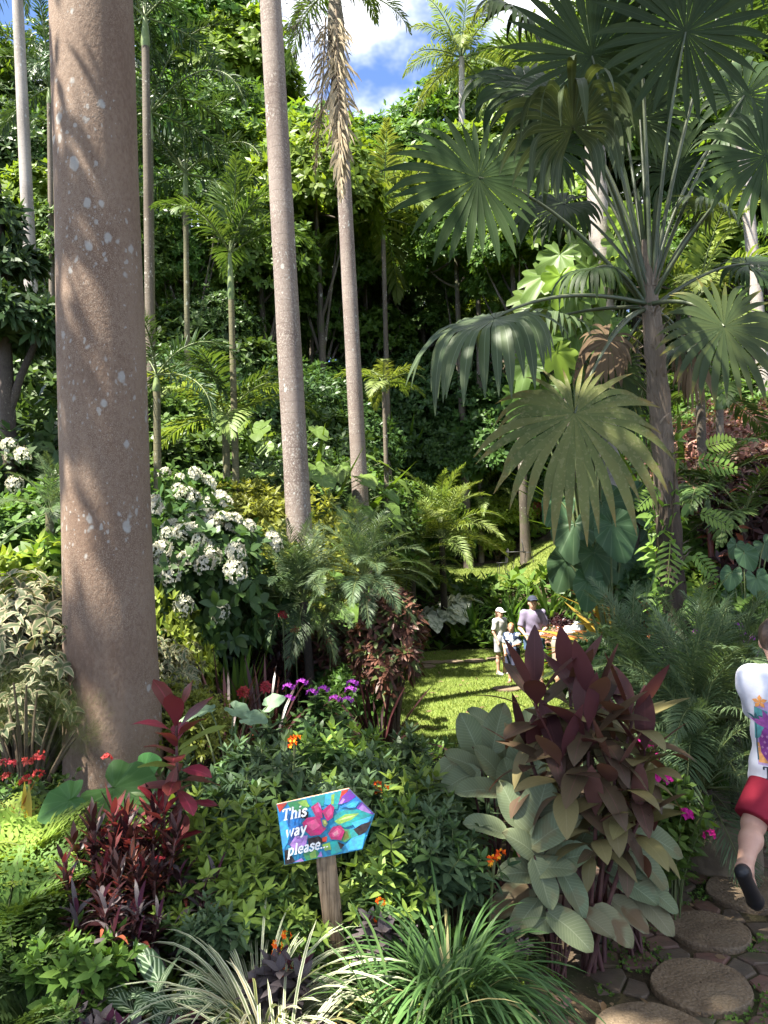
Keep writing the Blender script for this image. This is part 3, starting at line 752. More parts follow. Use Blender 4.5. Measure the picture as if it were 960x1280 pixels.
def tree(label, base, h, rt, trunkm, crown_me, crown_ctr_h, cs=1., group='trees on the hillside', limbs=7, name='forest_tree', lean=(0, 0), crad=3.5, cat='tree', rz=None):
    t = thing(name, label, cat, base, 0, group)
    b = MB(); top = np.array([lean[0], lean[1], crown_ctr_h])
    pts = bez((0, 0, -.3), (lean[0] * .2 + U(-.3, .3), lean[1] * .2, crown_ctr_h * .55), top, 10)
    tube(b, pts, np.linspace(rt, rt * .45, 10) * np.array([1.25] + [1] * 9), 9)
    for i in range(limbs):
        k = random.randint(5, 9); az = i * 2.4; r = crad * cs * U(.45, .75)
        e = top + np.array([math.cos(az) * r, math.sin(az) * r, U(-.3, .5) * crad * cs])
        tube(b, bez(pts[k], (pts[k] + e) / 2 + np.array([0, 0, -.3]), e, 6), np.linspace(rt * .38, rt * .1, 6), 6)
    part('trunk', b.build('trunk', trunkm), t)
    M = Matrix.Translation(top) @ Matrix.Rotation(U(0, 6.28) if rz is None else rz, 4, 'Z') @ Matrix.Diagonal((cs, cs, cs * U(.9, 1.1), 1))
    part('crown', crown_me, t, M); return t
# ------------------------------------------------------------------ where things stand, in words
LMK = [(22, 120, 'by the pale slim trunk at the edge'), (130, 150, 'hidden partly by the big lichened trunk'), (180, 40, 'above the top of the ringed slim palm'),
 (240, 130, 'over the drooping feather fronds'), (300, 60, 'left of the thick grey palm trunk top'), (350, 150, 'behind the thick grey palm trunk'), (395, 190, 'between the two grey palm trunks'),
 (400, 110, 'beside the hanging dead frond'), (460, 150, 'under the gap of blue sky'), (510, 170, 'just below the blue sky gap'), (560, 110, 'beside the coconut palm crown'), (590, 190, 'below the coconut palm'),
 (640, 110, 'behind the hanging fan leaf tips'), (700, 60, 'behind the uppermost fan leaf'), (790, 110, 'behind the fan palm leaf stalks'), (860, 120, 'behind the round dark fan leaf'), (930, 60, 'beyond the fan leaf cut by the frame'),
 (940, 260, 'behind the fan leaf at the frame edge'), (880, 300, 'over the sunlit feather palm'), (760, 240, 'around the sunlit pale trunk'), (690, 250, 'behind the split dark fan leaf'), (620, 290, 'by the thin palm with yellow fronds'),
 (540, 320, 'behind the palm with yellowing fronds'), (440, 330, 'beyond the thinner grey trunk'), (400, 390, 'in the dark gap between the grey trunks'), (300, 350, 'behind the ringed slim palm'), (230, 330, 'above the bleached hanging frond'),
 (190, 480, 'beside the brown trunk behind the big trunk'), (240, 470, 'behind the low feather palm'), (330, 480, 'by the upright green frond'), (420, 500, 'between the grey trunks above the date palms'), (500, 440, 'under the yellowing palm'),
 (520, 520, 'by the small bright palm'), (570, 470, 'in the dark wood behind the grey fan leaf'), (650, 430, 'beneath the sunlit heart leaves'), (640, 560, 'on the bank above the upper lawn'), (680, 630, 'at the far edge of the upper lawn'),
 (600, 640, 'beside the arching date palm clump'), (550, 590, 'uphill of the arching date palm clump'), (740, 640, 'behind the old fan leaf'), (900, 480, 'under the yellow tipped fan leaf'), (940, 540, 'on the sunny slope by the frame edge'),
 (930, 640, 'over the dark heart leaved shrub'), (880, 700, 'beside the red stemmed palm'), (820, 690, 'beside the fan palm trunk'), (30, 330, 'at the dark branching tree'), (50, 450, 'above the white flowers by the dark trunk'),
 (60, 560, 'beside the dark leaning trunk'), (50, 680, 'above the cream edged shrubs'), (260, 600, 'above the white flowering bush'), (330, 640, 'uphill of the date palms'), (380, 660, 'at the foot of the thick grey trunk'),
 (460, 660, 'at the foot of the thinner grey trunk'), (570, 740, 'behind the white leaved plants'), (670, 740, 'along the bank below the upper lawn'), (480, 610, 'by the thin stem of the small palm'), (730, 560, 'behind the old fan leaf stalk')]
USED = {}
def where(desc, px, py):
    u = USED.setdefault(desc, set())
    for q in sorted(LMK, key=lambda q: (q[0] - px) ** 2 + (q[1] - py) ** 2):
        if q[2] not in u:
            u.add(q[2]); return f'{desc} {q[2].replace("left of", "beside")}'
def crown(name, mats, R_, **kw):
    b = MB(); bush_mb(b, R_, (0, 0, 0), **kw); return b.build('crown', mats)
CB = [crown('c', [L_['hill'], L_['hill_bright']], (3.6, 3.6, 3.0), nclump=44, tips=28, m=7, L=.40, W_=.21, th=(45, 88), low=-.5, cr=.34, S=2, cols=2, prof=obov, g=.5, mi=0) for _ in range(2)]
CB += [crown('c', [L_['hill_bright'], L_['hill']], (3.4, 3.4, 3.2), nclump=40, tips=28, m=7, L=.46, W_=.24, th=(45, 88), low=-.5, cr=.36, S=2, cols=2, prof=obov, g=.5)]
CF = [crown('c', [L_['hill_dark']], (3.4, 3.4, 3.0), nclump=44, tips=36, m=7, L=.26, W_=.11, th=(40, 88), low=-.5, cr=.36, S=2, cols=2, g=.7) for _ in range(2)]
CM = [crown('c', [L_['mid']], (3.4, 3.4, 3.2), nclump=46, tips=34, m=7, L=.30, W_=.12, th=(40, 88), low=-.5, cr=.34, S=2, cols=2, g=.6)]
DB, DF, DM = 'broad leaved yellow green tree', 'dark small leaved tree', 'mid green leafy tree'
HT = [ # px, py, depth, scale, kind
 (540, 185, 47, 1.15, 'B'), (640, 140, 46, 1.3, 'M'), (715, 110, 45, 1.3, 'B'), (800, 95, 46, 1.4, 'M'), (900, 70, 46, 1.4, 'B'), (985, 90, 45, 1.4, 'M'), (250, 70, 47, 1.35, 'B'), (175, 80, 46, 1.4, 'M'),
 (300, 110, 46, 1.25, 'B'), (95, 130, 45, 1.4, 'F'), (10, 170, 45, 1.3, 'F'), (-60, 120, 44, 1.4, 'B'), (455, 215, 46, 1.0, 'B'), (398, 210, 45, 1.1, 'B'), (585, 150, 49, 1.1, 'M'),
 (205, 190, 36, 1.0, 'B'), (280, 190, 37, 1.1, 'M'), (370, 245, 36, 1.1, 'B'), (440, 265, 36, 1.0, 'B'), (515, 245, 37, 1.1, 'B'), (590, 240, 36, 1.0, 'B'), (665, 230, 36, 1.1, 'F'), (745, 190, 35, 1.2, 'B'), (835, 185, 36, 1.2, 'F'),
 (925, 190, 34, 1.2, 'B'), (40, 230, 33, 1.1, 'F'), (120, 240, 34, 1.1, 'M'), (-40, 260, 32, 1.2, 'F'),
 (300, 370, 40, 1.1, 'F'), (380, 400, 41, 1.2, 'F'), (455, 400, 40, 1.2, 'F'), (540, 390, 41, 1.2, 'F'), (620, 390, 40, 1.2, 'F'), (700, 370, 40, 1.2, 'F'), (790, 330, 39, 1.2, 'F'), (880, 310, 36, 1.2, 'F'), (960, 330, 34, 1.2, 'F'), (215, 370, 38, 1.2, 'F'), (130, 380, 36, 1.2, 'F'), (40, 390, 32, 1.1, 'F'),
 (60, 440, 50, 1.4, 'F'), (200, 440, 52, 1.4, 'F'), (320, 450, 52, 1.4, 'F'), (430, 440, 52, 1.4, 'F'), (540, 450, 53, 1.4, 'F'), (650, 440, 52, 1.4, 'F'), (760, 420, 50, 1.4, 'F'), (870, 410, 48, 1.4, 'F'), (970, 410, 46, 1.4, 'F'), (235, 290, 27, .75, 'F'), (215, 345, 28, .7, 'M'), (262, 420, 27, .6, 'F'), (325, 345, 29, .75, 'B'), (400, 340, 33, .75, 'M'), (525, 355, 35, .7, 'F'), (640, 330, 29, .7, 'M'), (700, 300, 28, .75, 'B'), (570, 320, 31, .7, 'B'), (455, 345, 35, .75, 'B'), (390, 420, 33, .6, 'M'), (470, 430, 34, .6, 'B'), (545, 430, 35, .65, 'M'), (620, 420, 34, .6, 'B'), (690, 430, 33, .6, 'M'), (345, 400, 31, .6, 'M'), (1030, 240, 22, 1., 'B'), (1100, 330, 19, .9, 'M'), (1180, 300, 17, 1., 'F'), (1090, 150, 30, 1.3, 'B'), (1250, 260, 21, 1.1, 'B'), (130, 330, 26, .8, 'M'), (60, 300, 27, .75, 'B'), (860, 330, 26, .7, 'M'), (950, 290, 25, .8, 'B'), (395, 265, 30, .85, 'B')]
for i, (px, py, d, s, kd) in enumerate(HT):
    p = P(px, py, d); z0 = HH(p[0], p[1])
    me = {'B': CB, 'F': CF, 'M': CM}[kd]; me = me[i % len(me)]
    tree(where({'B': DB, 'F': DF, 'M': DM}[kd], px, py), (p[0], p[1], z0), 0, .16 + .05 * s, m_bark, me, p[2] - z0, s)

# ------------------------------------------------------------------ undergrowth carpet
def carpet(name, n, xr, yr, ins, mats, L=(.12, .3), m=5, seed=0, up=.1):
    x = U(*xr, n); y = U(*yr, n); k = ins(x, y); x, y = x[k], y[k]
    T = np.stack([x, y, H(x, y) + U(.0, up, len(x))], 1); b = MB(); l = U(L[0], L[1], len(x)) * (.6 + .4 * np.clip((y - 4) / 20, 0, 1.6))
    rosettes(b, T, nrm(np.array([0, 0, 1.]) + rng.normal(size=(len(x), 3)) * .35), m, l, l * .42, (30, 85), S=2, cols=2, g=.6, mi=rng.integers(0, len(mats), len(x)), prof=ovate)
    return kind(part(name, b.build(name, mats)), 'stuff')
pathy = lambda x, y: (x > .55 + np.maximum(0, y - 3.6) * .55) & (y < 6.8)
carpet('undergrowth', 19000, (-28, 28), (9, 48), lambda x, y: ~lawn_in(x, y) & ~up_in(x, y) & ~pathy(x, y) & (np.abs(x) < y * .9 + 3), [L_['mid'], L_['dark'], L_['cover']], (.25, .6), up=.35)
carpet('ground_cover', 2600, (-5, 1.0), (2.2, 9), lambda x, y: ~lawn_in(x, y) & ~pathy(x, y), [L_['dark'], L_['mid'], L_['cover']], (.10, .2), up=.10)

# ------------------------------------------------------------------ shrub kits
KH = {}
class Kit:
    """a shrub kind, built when first needed in the size class the place calls for (leaves keep their real size)"""
    def __init__(s, h, fn, sizes=(1., 1.8, 3.)): s.h, s.fn, s.sizes, s.built = h, fn, sizes, {}
    def get(s, need):
        z = min(s.sizes, key=lambda q: abs(math.log(max(need, .2) / q)))
        v = (z, random.randint(0, 1))
        if v not in s.built: s.built[v] = s.fn(z)
        return s.built[v], s.h * z
def kb(k, mats, R_, nclump, tips, **kw):
    def f(z):
        return bush([L_[m] for m in mats], tuple(q * z for q in R_), R_[2] * z * .98, nclump=int(nclump * z ** 1.0), tips=int(tips * z ** .9), cr=.42 / z ** .35, **kw)
    KH[k] = Kit(R_[2] * 2, f)
def kfix(k, h, fn): KH[k] = Kit(h, lambda z: fn(), (1.,))
kb('dark', ['dark'], (1.15, 1.15, 1.0), 28, 28, m=6, L=.19, W_=.08, S=2, cols=2, g=.6)
kb('dark2', ['hill_dark'], (1.0, 1.0, 1.05), 24, 22, m=6, L=.26, W_=.13, S=2, cols=2, g=.7, prof=ovate)
kb('mid', ['mid'], (1.1, 1.1, 1.0), 26, 26, m=6, L=.19, W_=.08, S=3, cols=2, g=.6)
kb('bright', ['hill', 'hill_bright'], (1.1, 1.1, 1.0), 22, 20, m=6, L=.27, W_=.14, S=3, cols=2, g=.6, prof=obov)
kb('lime', ['lime'], (.95, .95, .8), 24, 24, m=6, L=.15, W_=.07, S=2, cols=2, g=.5)
kb('gold', ['gold'], (.8, .8, .85), 24, 26, m=6, L=.11, W_=.045, S=2, cols=2, g=.4)
kb('bronze', ['croton_bronze'], (1.0, 1.0, .8), 26, 26, m=6, L=.17, W_=.06, S=2, cols=2, g=.6)
kb('pink', ['croton_pink'], (.85, .85, .8), 22, 24, m=6, L=.17, W_=.07, S=2, cols=2, g=.6)
kfix('column', 1.6, lambda: bush([L_['croton_column']], (.42, .42, .8), .8, nclump=34, tips=20, m=6, L=.125, W_=.042, S=3, cols=3, g=.7, fold=.1, cr=.30))
kb('maroon', ['croton_black'], (.8, .8, .8), 24, 22, m=6, L=.16, W_=.055, S=2, cols=2, g=.7)
kfix('cream', 1.3, lambda: bush([L_['cream_varieg']], (.62, .62, .65), .65, nclump=26, tips=18, m=5, L=.125, W_=.05, S=4, cols=3, g=1.3, fold=.1, prof=ovate, curl=.3))
kfix('conifer', 1.0, lambda: bush([L_['conifer']], (.5, .5, .5), .5, nclump=30, tips=60, m=8, L=.055, W_=.010, S=1, cols=2, th=(20, 70), cr=.36))
kfix('lily', .75, lambda: clump([L_['lily']], 46, .85, .055, (45, 88), (1.1, 2.3), .12, S=6))
KH['philo'] = Kit(2.0, lambda z: aroid([L_['aroid_sun']], int(16 * z ** 1.6), .34, 1.7 * z, .95 * z, na=26, lobe=.4, parts=False))
KH['heli'] = Kit(2.0, lambda z: clump([L_['hill']], int(30 * z), 1.5 * z, .20, (55, 86), (.6, 1.5), .2 * z, S=7, prof=petiolate, fold=.08))
kfix('brom_red', .7, lambda: clump([L_['brom_red']], 34, .72, .05, (20, 85), (.5, 1.2), .05, S=5, fold=.3, prof=strap))
kfix('brom_gold', .7, lambda: clump([L_['brom_gold']], 30, .72, .055, (25, 85), (.5, 1.2), .05, S=5, fold=.3, prof=strap))
kfix('drac', .8, lambda: clump([L_['croton_black']], 60, .7, .022, (30, 88), (.7, 1.6), .1, S=5, cols=2))
kfix('fern', .9, lambda: fern(L_['fern'], 12, .85))
def shrub(k, desc, px, pytop, d, name='shrub', cat='shrub', group=None, wide=1., py=None, label=None, rz=None):
    p = P(px, pytop, d); z = HH(p[0], p[1]); K_ = KH[k]; kk, h = K_.get((p[2] - z) / K_.h); s = max(.25, (p[2] - z) / h)
    if k in ('lily', 'brom_red', 'brom_gold', 'fern', 'drac'): s = min(s, 1.5)
    x, y, r = float(p[0]), float(p[1]), .5 * h * s * wide
    if 9 < y < 20.6 and -.2 - r < x < 2.2 + .075 * y: x = (-.15 - r * .75) if x < 1.2 else 2.3 + .075 * y + r * .6
    if 24.5 < y < 31.4 and x > 1 - r and x < 11: y = 31.4 + r * .8
    z = HH(x, y)
    return put(kk, name, label or where(desc, *[(a_, b_ + 30) for a_, b_ in [proj((x, y, p[2]))]][0]), cat, (x, y, z), rz, (s * wide, s * wide, s), group or desc and (desc.split(' with ')[0] + ' on the slopes'))
SH = [
 ('dark', 'dense dark green shrub', [(240, 500, 20), (275, 455, 24), (330, 560, 17), (420, 560, 19.5), (470, 540, 25), (510, 560, 26), (560, 500, 30), (610, 520, 35), (520, 460, 30), (400, 440, 27), (450, 450, 27), (350, 450, 27), (650, 470, 34), (720, 480, 30), (215, 430, 22), (580, 440, 36), (300, 440, 30), (690, 590, 26, 1.2), (770, 560, 36), (870, 570, 15), (880, 520, 16)]),
 ('dark2', 'shade dwelling shrub with broad dark leaves', [(225, 540, 17), (320, 510, 24), (470, 470, 30), (575, 470, 36), (260, 400, 27), (640, 470, 36),  (400, 580, 19), (490, 520, 26), (600, 480, 33), (440, 480, 27), (545, 520, 34), (60, 520, 15), (100, 450, 18), (800, 620, 13.6), (700, 540, 36), (20, 430, 16), (365, 500, 22)]),
 ('mid', 'mid green leafy shrub', [(225, 590, 14), (60, 600, 11), (640, 640, 32), (700, 640, 32), (745, 650, 31), (600, 585, 34), (505, 600, 24), (215, 480, 19), (680, 560, 33), (30, 500, 17), (925, 470, 17), (850, 610, 13)]),
 ('bright', 'shrub with glossy sunlit broad leaves', [(660, 600, 33), (350, 540, 20), (60, 690, 8.8), (590, 590, 33), (720, 610, 32), (630, 540, 36), (560, 560, 35), (870, 660, 11)]),
 ('lime', 'lime green shrub', [(650, 550, 34), (548, 600, 30.5), (700, 600, 33), (625, 610, 32), (580, 660, 31), (40, 690, 8.6), (665, 655, 31.8), (520, 690, 20), (620, 665, 31.5)]),
 ('gold', 'yellow green golden leaved shrub', [(325, 600, 13.5), (345, 650, 12.6), (408, 625, 17.4), (490, 615, 17.5), (608, 570, 34), (290, 585, 14.5)]),
 ('bronze', 'coppery leaved shrub', [(940, 495, 14.5), (965, 540, 12.5), (905, 530, 15.5)]),
 ('pink', 'red and pink leaved croton shrub', [(655, 580, 33.5), (675, 620, 32.5)]),
 ('maroon', 'blackish maroon leaved shrub', [(935, 570, 11), (955, 620, 9.5)]),
 ('philo', 'cluster of big shiny heart leaves', [(430, 500, 18), (385, 520, 17), (340, 650, 11.5), (410, 660, 11.3), (620, 500, 30), (640, 660, 31)]),
 ('heli', 'clump of tall paddle leaves', [(405, 520, 19), (640, 580, 33), (500, 470, 25), (690, 500, 26), (850, 470, 15)]),
 ('lily', 'clump of arching strap leaves', [(612, 745, 22.8), (635, 738, 22.2), (660, 742, 22.6), (685, 738, 22.0), (708, 742, 22.4), (590, 760, 21.6), (645, 762, 21.4), (600, 735, 23.6), (725, 748, 21.8)]),
 ('fern', 'lush fern', [(350, 620, 13), (480, 660, 13), (560, 690, 19.5), (600, 690, 25), (70, 740, 7.6), (950, 600, 9)]),
]
for k, desc, lst in SH:
    for q in lst: shrub(k, desc, q[0], q[1], q[2], 'fern' if k == 'fern' else 'strap_leaf_plant' if k == 'lily' else 'shrub', 'fern' if k == 'fern' else 'plant' if k in ('lily', 'philo', 'heli') else 'shrub', wide=q[3] if len(q) > 3 else 1.)

# ------------------------------------------------------------------ palms of the middle and far ground
MR = lambda a: [L_[a], m_rachis]
FR_coco = frond_set(MR('palm_yellow'), 4.2, [(80, 60), (60, 95), (30, 100), (0, 85), (-35, 45)], npair=46, ll=.85, lw=.07, vang=5, g=1.1, rr=.05)
FR_mid = frond_set(MR('palm'), 2.4, [(82, 50), (62, 85), (38, 90), (12, 70), (-20, 40)], npair=40, ll=.62, lw=.055, vang=10, g=.9, rr=.022)
FR_yel = frond_set(MR('palm_yellow'), 2.2, [(80, 50), (55, 85), (30, 80), (5, 70), (-25, 45)], npair=40, ll=.6, lw=.06, vang=10, g=.9, rr=.022)
FR_royal = frond_set(MR('palm'), 3.6, [(80, 60), (55, 100), (25, 95), (-5, 75), (-40, 40)], npair=60, ll=.75, lw=.05, vang=15, plum=45, g=1.1, rr=.04)
FR_foxt = frond_set(MR('palm_dark'), 2.9, [(75, 90), (55, 125), (30, 120), (0, 90)], npair=80, ll=.5, lw=.04, vang=10, plum=80, g=.6, rr=.03)
FR_date = frond_set(MR('date'), 1.0, [(84, 40), (68, 62), (50, 78), (28, 80), (2, 68), (-32, 42)], npair=60, ll=.25, lw=.0085, vang=12, g=.7, rr=.007, a0=62, a1=30, t0=.16)
FR_dateY = frond_set([L_['palm_yellow'], m_rachis], 2.6, [(80, 60), (62, 85), (42, 95), (20, 85), (0, 65)], npair=60, ll=.5, lw=.03, vang=18, g=.7, rr=.016, plum=20)
m_royal = bark_mat('royal_bark', (.125, .092, .078), (.205, .165, .142), lich=(.36, .36, .33), lsc=11, lth=.605, ring=.5, rsc=5.5, speck=(.30, .265, .23), spsc=42, spth=.54)
m_royal_pale = bark_mat('royal_bark_pale', (.20, .175, .155), (.31, .275, .245), lich=(.42, .42, .39), lsc=9, lth=.58, ring=.35, rsc=6, speck=None)
m_slim = bark_mat('ringed_bark', (.085, .080, .045), (.14, .125, .07), lich=(.3, .3, .24), lth=.66, ring=.9, rsc=9)
m_thin = bark_mat('thin_bark', (.085, .068, .05), (.14, .115, .088), lich=(.4, .38, .32), lth=.64, ring=.6, rsc=8)

def gz(px, py, d): return tuple(float(v) for v in P(px, py, d))
def on_ground(px, py, d):
    p = P(px, py, d); return (float(p[0]), float(p[1]), HH(p[0], p[1]) - .05)
def trunk_line(a, b, d, extra_top=None):
    """base on the ground below pixel b, axis through pixels a (high) and b (low) at depth d; returns base, fn(z)->point"""
    A = P(*a, d); B = P(*b, d); v = (A - B) / (A[2] - B[2])
    z0 = HH(B[0], B[1]); base = B + v * (z0 - B[2]); return base, (lambda z: B + v * (z - B[2]))
# thick grey trunk (two tall royal palms whose crowns stand above the picture)
base, at = trunk_line((338, 0), (375, 675), 12.2)
palm('thick pale grey palm trunk rising from the spiky date palms', 'royal palms', base, at(15.5), .215, .165, m_royal, FR_royal, 13, 1.0, 1.7, ns=20, nb=24)
base, at = trunk_line((428, 190), (453, 670), 16.5)
tp = P(418, 60, 16.5)
t3, hub3 = palm('thinner grey palm trunk with a dead frond hanging down it', 'royal palms', base, at(tp[2]), .185, .15, m_royal, FR_royal, 0, .8, None, ns=18, nb=24)
b = MB(); q = np.array([hub3 + np.array([-.012, 0, 1]) * z for z in (-.1, .15, .6, 1.1, 1.5)]); tube(b, q, [.16, .2, .19, .14, .08], 12)
part('crownshaft', b.build('crownshaft', plain('old_crownshaft', (.16, .13, .085), (.10, .085, .055), .7, .2, 7, .3)), t3)
for i, (az, k, s) in enumerate([(0.1, 3, .62), (2.6, 3, .5), (1.2, 1, .9), (3.6, 2, .9), (5.2, 1, .9), (4.4, 0, .9), (.6, 0, .9), (2.1, 2, .8)]):
    part('frond', FR_royal[k][1], t3, Matrix.Translation(hub3 + np.array([0, 0, 1.4])) @ Matrix.Rotation(az, 4, 'Z') @ Matrix.Diagonal((s, s, s, 1)))
FR_dead = frond_mesh('frond', [L_['palm_dead'], plain('dead_rachis', (.2, .15, .1), None, .9)], 4.4, -86, -4, 110, .75, .05, a0=45, a1=20, vang=0, plum=70, g=1.6, rr=.03, t0=.05, jit=.25, S=3)
part('dead_frond', FR_dead, t3, Matrix.Translation(hub3 + np.array([.02, -.24, .75])) @ Matrix.Rotation(4.6, 4, 'Z') @ Matrix.Rotation(.05, 4, 'Y'))
part('dead_frond', FR_dead, t3, Matrix.Translation(hub3 + np.array([-.22, -.16, .6])) @ Matrix.Rotation(3.2, 4, 'Z') @ Matrix.Diagonal((.8, .8, .8, 1)))
b = MB(); T = rng.normal(size=(90, 3)) * np.array([.42, .3, .42]); rosettes(b, T, nrm(T + [0, 0, -.6]), 5, .22, .02, (20, 80), S=2, cols=2, g=1.2); 
part('dried_flower_stalk', b.build('dried_flower_stalk', plain('dried', (.06, .045, .035), (.1, .08, .06), .9)), t3, Matrix.Translation(hub3 + np.array([-.55, -.1, .35])))  # dried flower stalk hanging beside the crownshaft
# pale slim trunk at the frame edge
base, at = trunk_line((22, 0), (40, 385), 20)
palm('slim pale palm trunk at the frame edge with drooping tips above', 'royal palms', base, at(18.2), .20, .14, m_royal_pale, FR_royal, 11, .85, 1.4, ns=16, nb=20)
base, at = trunk_line((187, 400), (190, 600), 17.5)
palm('narrow brown palm trunk half hidden behind the big lichened trunk', 'royal palms', base, at(14.5), .12, .09, m_thin, FR_foxt, 10, .9, .8, ns=12)
base, at = trunk_line((745, 210), (749, 290), 13); topz_ = float(P(744, 175, 13)[2])
palm('pale sunlit palm trunk behind the fan palm stalks', 'royal palms', base, at(topz_), .20, .17, m_royal_pale, FR_royal, 11, .7, .9, ns=18, nb=20)
base, at = trunk_line((938, 290), (944, 355), 16)
palm('pale palm trunk behind the yellow tipped fan leaf', 'royal palms', base, at(11.6), .14, .12, m_royal_pale, FR_mid, 13, 1.1, .9, ns=14)
base, at = trunk_line((900, 545), (902, 680), 12)
palm('short pale palm stem beside the red stemmed palm', 'small palms', base, at(4.3), .07, .06, m_thin, FR_mid, 10, .6, .3, ns=10)
# ringed slim palm and its neighbours
def palm_px(label, grp, px, pyhub, d, fr, nf, fs, r0, r1, bark, shaft=None, pxb=None, **kw):
    top = P(px, pyhub, d); bx = P(pxb if pxb else px + 5, 660, d); base = (bx[0], bx[1] + .02, HH(bx[0], bx[1]))
    return palm(label, grp, base, top, r0, r1, bark, fr, nf, fs, shaft, **kw)
palm_px('ringed slim palm with a stiff dark feather crown', 'slim palms', 289, 375, 14, FR_mid[:3], 9, .8, .075, .055, m_slim, .95, 297, tilt=5)
palm_px('low feather palm with sunlit fronds around the ringed stem', 'slim palms', 282, 535, 14.6, FR_yel[1:4] + FR_mid[1:3], 11, .88, .09, .07, m_slim, .2, 285, tilt=4)
palm_px('slender palm with yellowing fronds in the dark wood', 'slim palms', 479, 300, 30.5, FR_yel, 13, 1.75, .12, .09, m_thin, 1.0, 488)
palm_px('small bright palm between the thinner trunk and grey fan leaf', 'slim palms', 480, 490, 18, FR_yel[1:4], 9, .55, .06, .05, m_thin, .2, 484)
palm_px('thin palm with yellow fronds and a brown frond skirt', 'slim palms', 597, 285, 31.5, FR_yel, 11, 1.15, .13, .10, m_thin, .7, 600)
palm_px('lone coconut palm standing against the sky', 'tall palms', 577, 72, 41, FR_coco, 19, 1.0, .2, .16, m_royal_pale, None, 582)
palm_px('feathery palm with plumed fronds over the slim palm', 'slim palms', 188, 175, 19, FR_foxt, 10, 1.15, .09, .07, m_slim, .8, 192)
palm_px('plume fronded palm arching above the bleached hanging frond', 'slim palms', 232, 245, 21, FR_foxt, 10, 1.05, .09, .07, m_slim, .7, 236)
palm_px('sunlit yellow green feather palm behind the fan palm', 'slim palms', 872, 400, 12.5, FR_yel, 11, .85, .09, .07, m_thin, .4, 876)
palm_px('low dark feather palm under the brown trunk', 'slim palms', 196, 490, 12.5, FR_foxt[1:], 7, .6, .07, .06, m_slim, .3, 196)
palm_px('feather palm with shadowy fronds in the wood', 'slim palms', 545, 400, 36, FR_mid, 11, 1.35, .13, .1, m_thin, .7, 548)
0 and palm_px('dim feather palm beneath the yellowing palm', 'slim palms', 520, 440, 23, FR_mid, 10, .9, .1, .08, m_thin, .4, 522)
palm_px('tall dim palm beside the pale slim trunk', 'slim palms', 62, 130, 24, FR_foxt, 11, 1.1, .1, .08, m_thin, .6, 68)
palm_px('grey green palm beyond the fan palm hanging tips', 'tall palms', 655, 90, 38, FR_coco, 14, .75, .2, .16, m_royal_pale, None, 660)
palm_px('small feathery palm beside the leaning dark trunk', 'slim palms', 62, 640, 9.4, FR_date, 14, .8, .05, .05, m_slim, None, 62)
0 and palm_px('shadowy palm with arching fronds over the dark gap', 'slim palms', 400, 330, 25, FR_mid, 11, 1.0, .1, .08, m_thin, .5, 405)
palm_px('dim feather palm beside the pale sunlit trunk', 'slim palms', 680, 330, 34, FR_mid, 11, 1.35, .1, .08, m_thin, .5, 684)
# palms with feather fronds on the right hand slope
palm_px('red stemmed palm with thin feather fronds', 'small palms', 885, 640, 9.6, FR_mid[1:4], 8, .55, .045, .035, plain('red_cane', (.16, .035, .025), (.10, .03, .02), .5, .4, 5), .25, 890)
palm_px('grey feather palm against the dark heart leaved shrub', 'small palms', 930, 665, 9, FR_mid[1:4], 8, .5, .05, .04, m_thin, .2, 932)
# arching clumps on the bank past the lawn
def date_clump(label, px, pyhub, d, fr, nf, s, r=.1, grp='arching date palms', tr=None, pxb=None, name='date_palm', bark=None):
    top = P(px, pyhub, d)
    if pxb is None: base = (top[0], top[1], HH(top[0], top[1]))
    else: q = P(pxb[0], pxb[1], d + .05); base = (q[0], q[1], HH(q[0], q[1]))
    return palm(label, grp, base, top, r, r * .85, bark or m_darkbark, fr, nf, s, None, name=name, curve=tr, ns=10, tilt=10)
date_clump('big arching date palm clump catching the sun', 552, 672, 21.6, FR_dateY, 26, .85)
date_clump('smaller arching date palm below the sunlit clump', 515, 718, 20.8, FR_dateY, 18, .6)
date_clump('date palm with feathery leaves behind the sunlit clump', 600, 628, 31.8, FR_dateY, 20, .9)
# ------------------------------------------------------------------ the big lichened trunk
m_big = bark_mat('lichened_bark', (.125, .080, .056), (.19, .135, .098), lich=(.30, .295, .275), lsc=8.5, lth=.5, ring=.012, rsc=4.2, speck=(.25, .195, .15), spsc=150, spth=.54, bump=.5)
def lathe_palm():
    d = 6.1; A, B = P(114.5, 0, d), P(143, 950, d); v = (A - B) / (A[2] - B[2]); z0 = HH(B[0], B[1])
    base = B + v * (z0 - B[2]); top = B + v * (17.5 - B[2])
    t, hub = palm('huge smooth palm trunk spotted with pale lichen', 'royal palms', base, top, .350, .29, m_big, FR_royal, 15, 1.15, 2.0, ns=48, nb=48, bulge=.07)
lathe_palm()

# dark leaning tree at the edge
d = 11.5; pts = [P(*q, d) for q in ((8, 760), (12, 620), (10, 520), (6, 430), (0, 300), (-10, 150))]
base = np.array([pts[0][0], pts[0][1], HH(pts[0][0], pts[0][1]) - .1])
t = thing('leaning_tree', 'dark crooked tree trunk forking at the frame edge', 'tree', base)
b = MB(); tube(b, [np.zeros(3)] + [p - base for p in pts], [.15, .13, .12, .11, .10, .08, .05], 12)
tube(b, [P(*q, d) - base for q in ((10, 520), (26, 470), (44, 430), (60, 380))], [.075, .06, .05, .03], 8)
part('trunk', b.build('trunk', m_darkbark), t)
b = MB()
for c, r in ((P(5, 340, d), .55), (P(25, 400, d - .4), .6), (P(-35, 290, d), .9), (P(0, 410, d), .6), (P(58, 420, d + .5), .45)):
    bush_mb(b, (r, r, r * .8), c - base, nclump=12, tips=22, m=6, L=.24, W_=.075, S=3, cols=2, g=.9, low=-.6)
part('crown', b.build('crown', [L_['palm_dark']]), t)

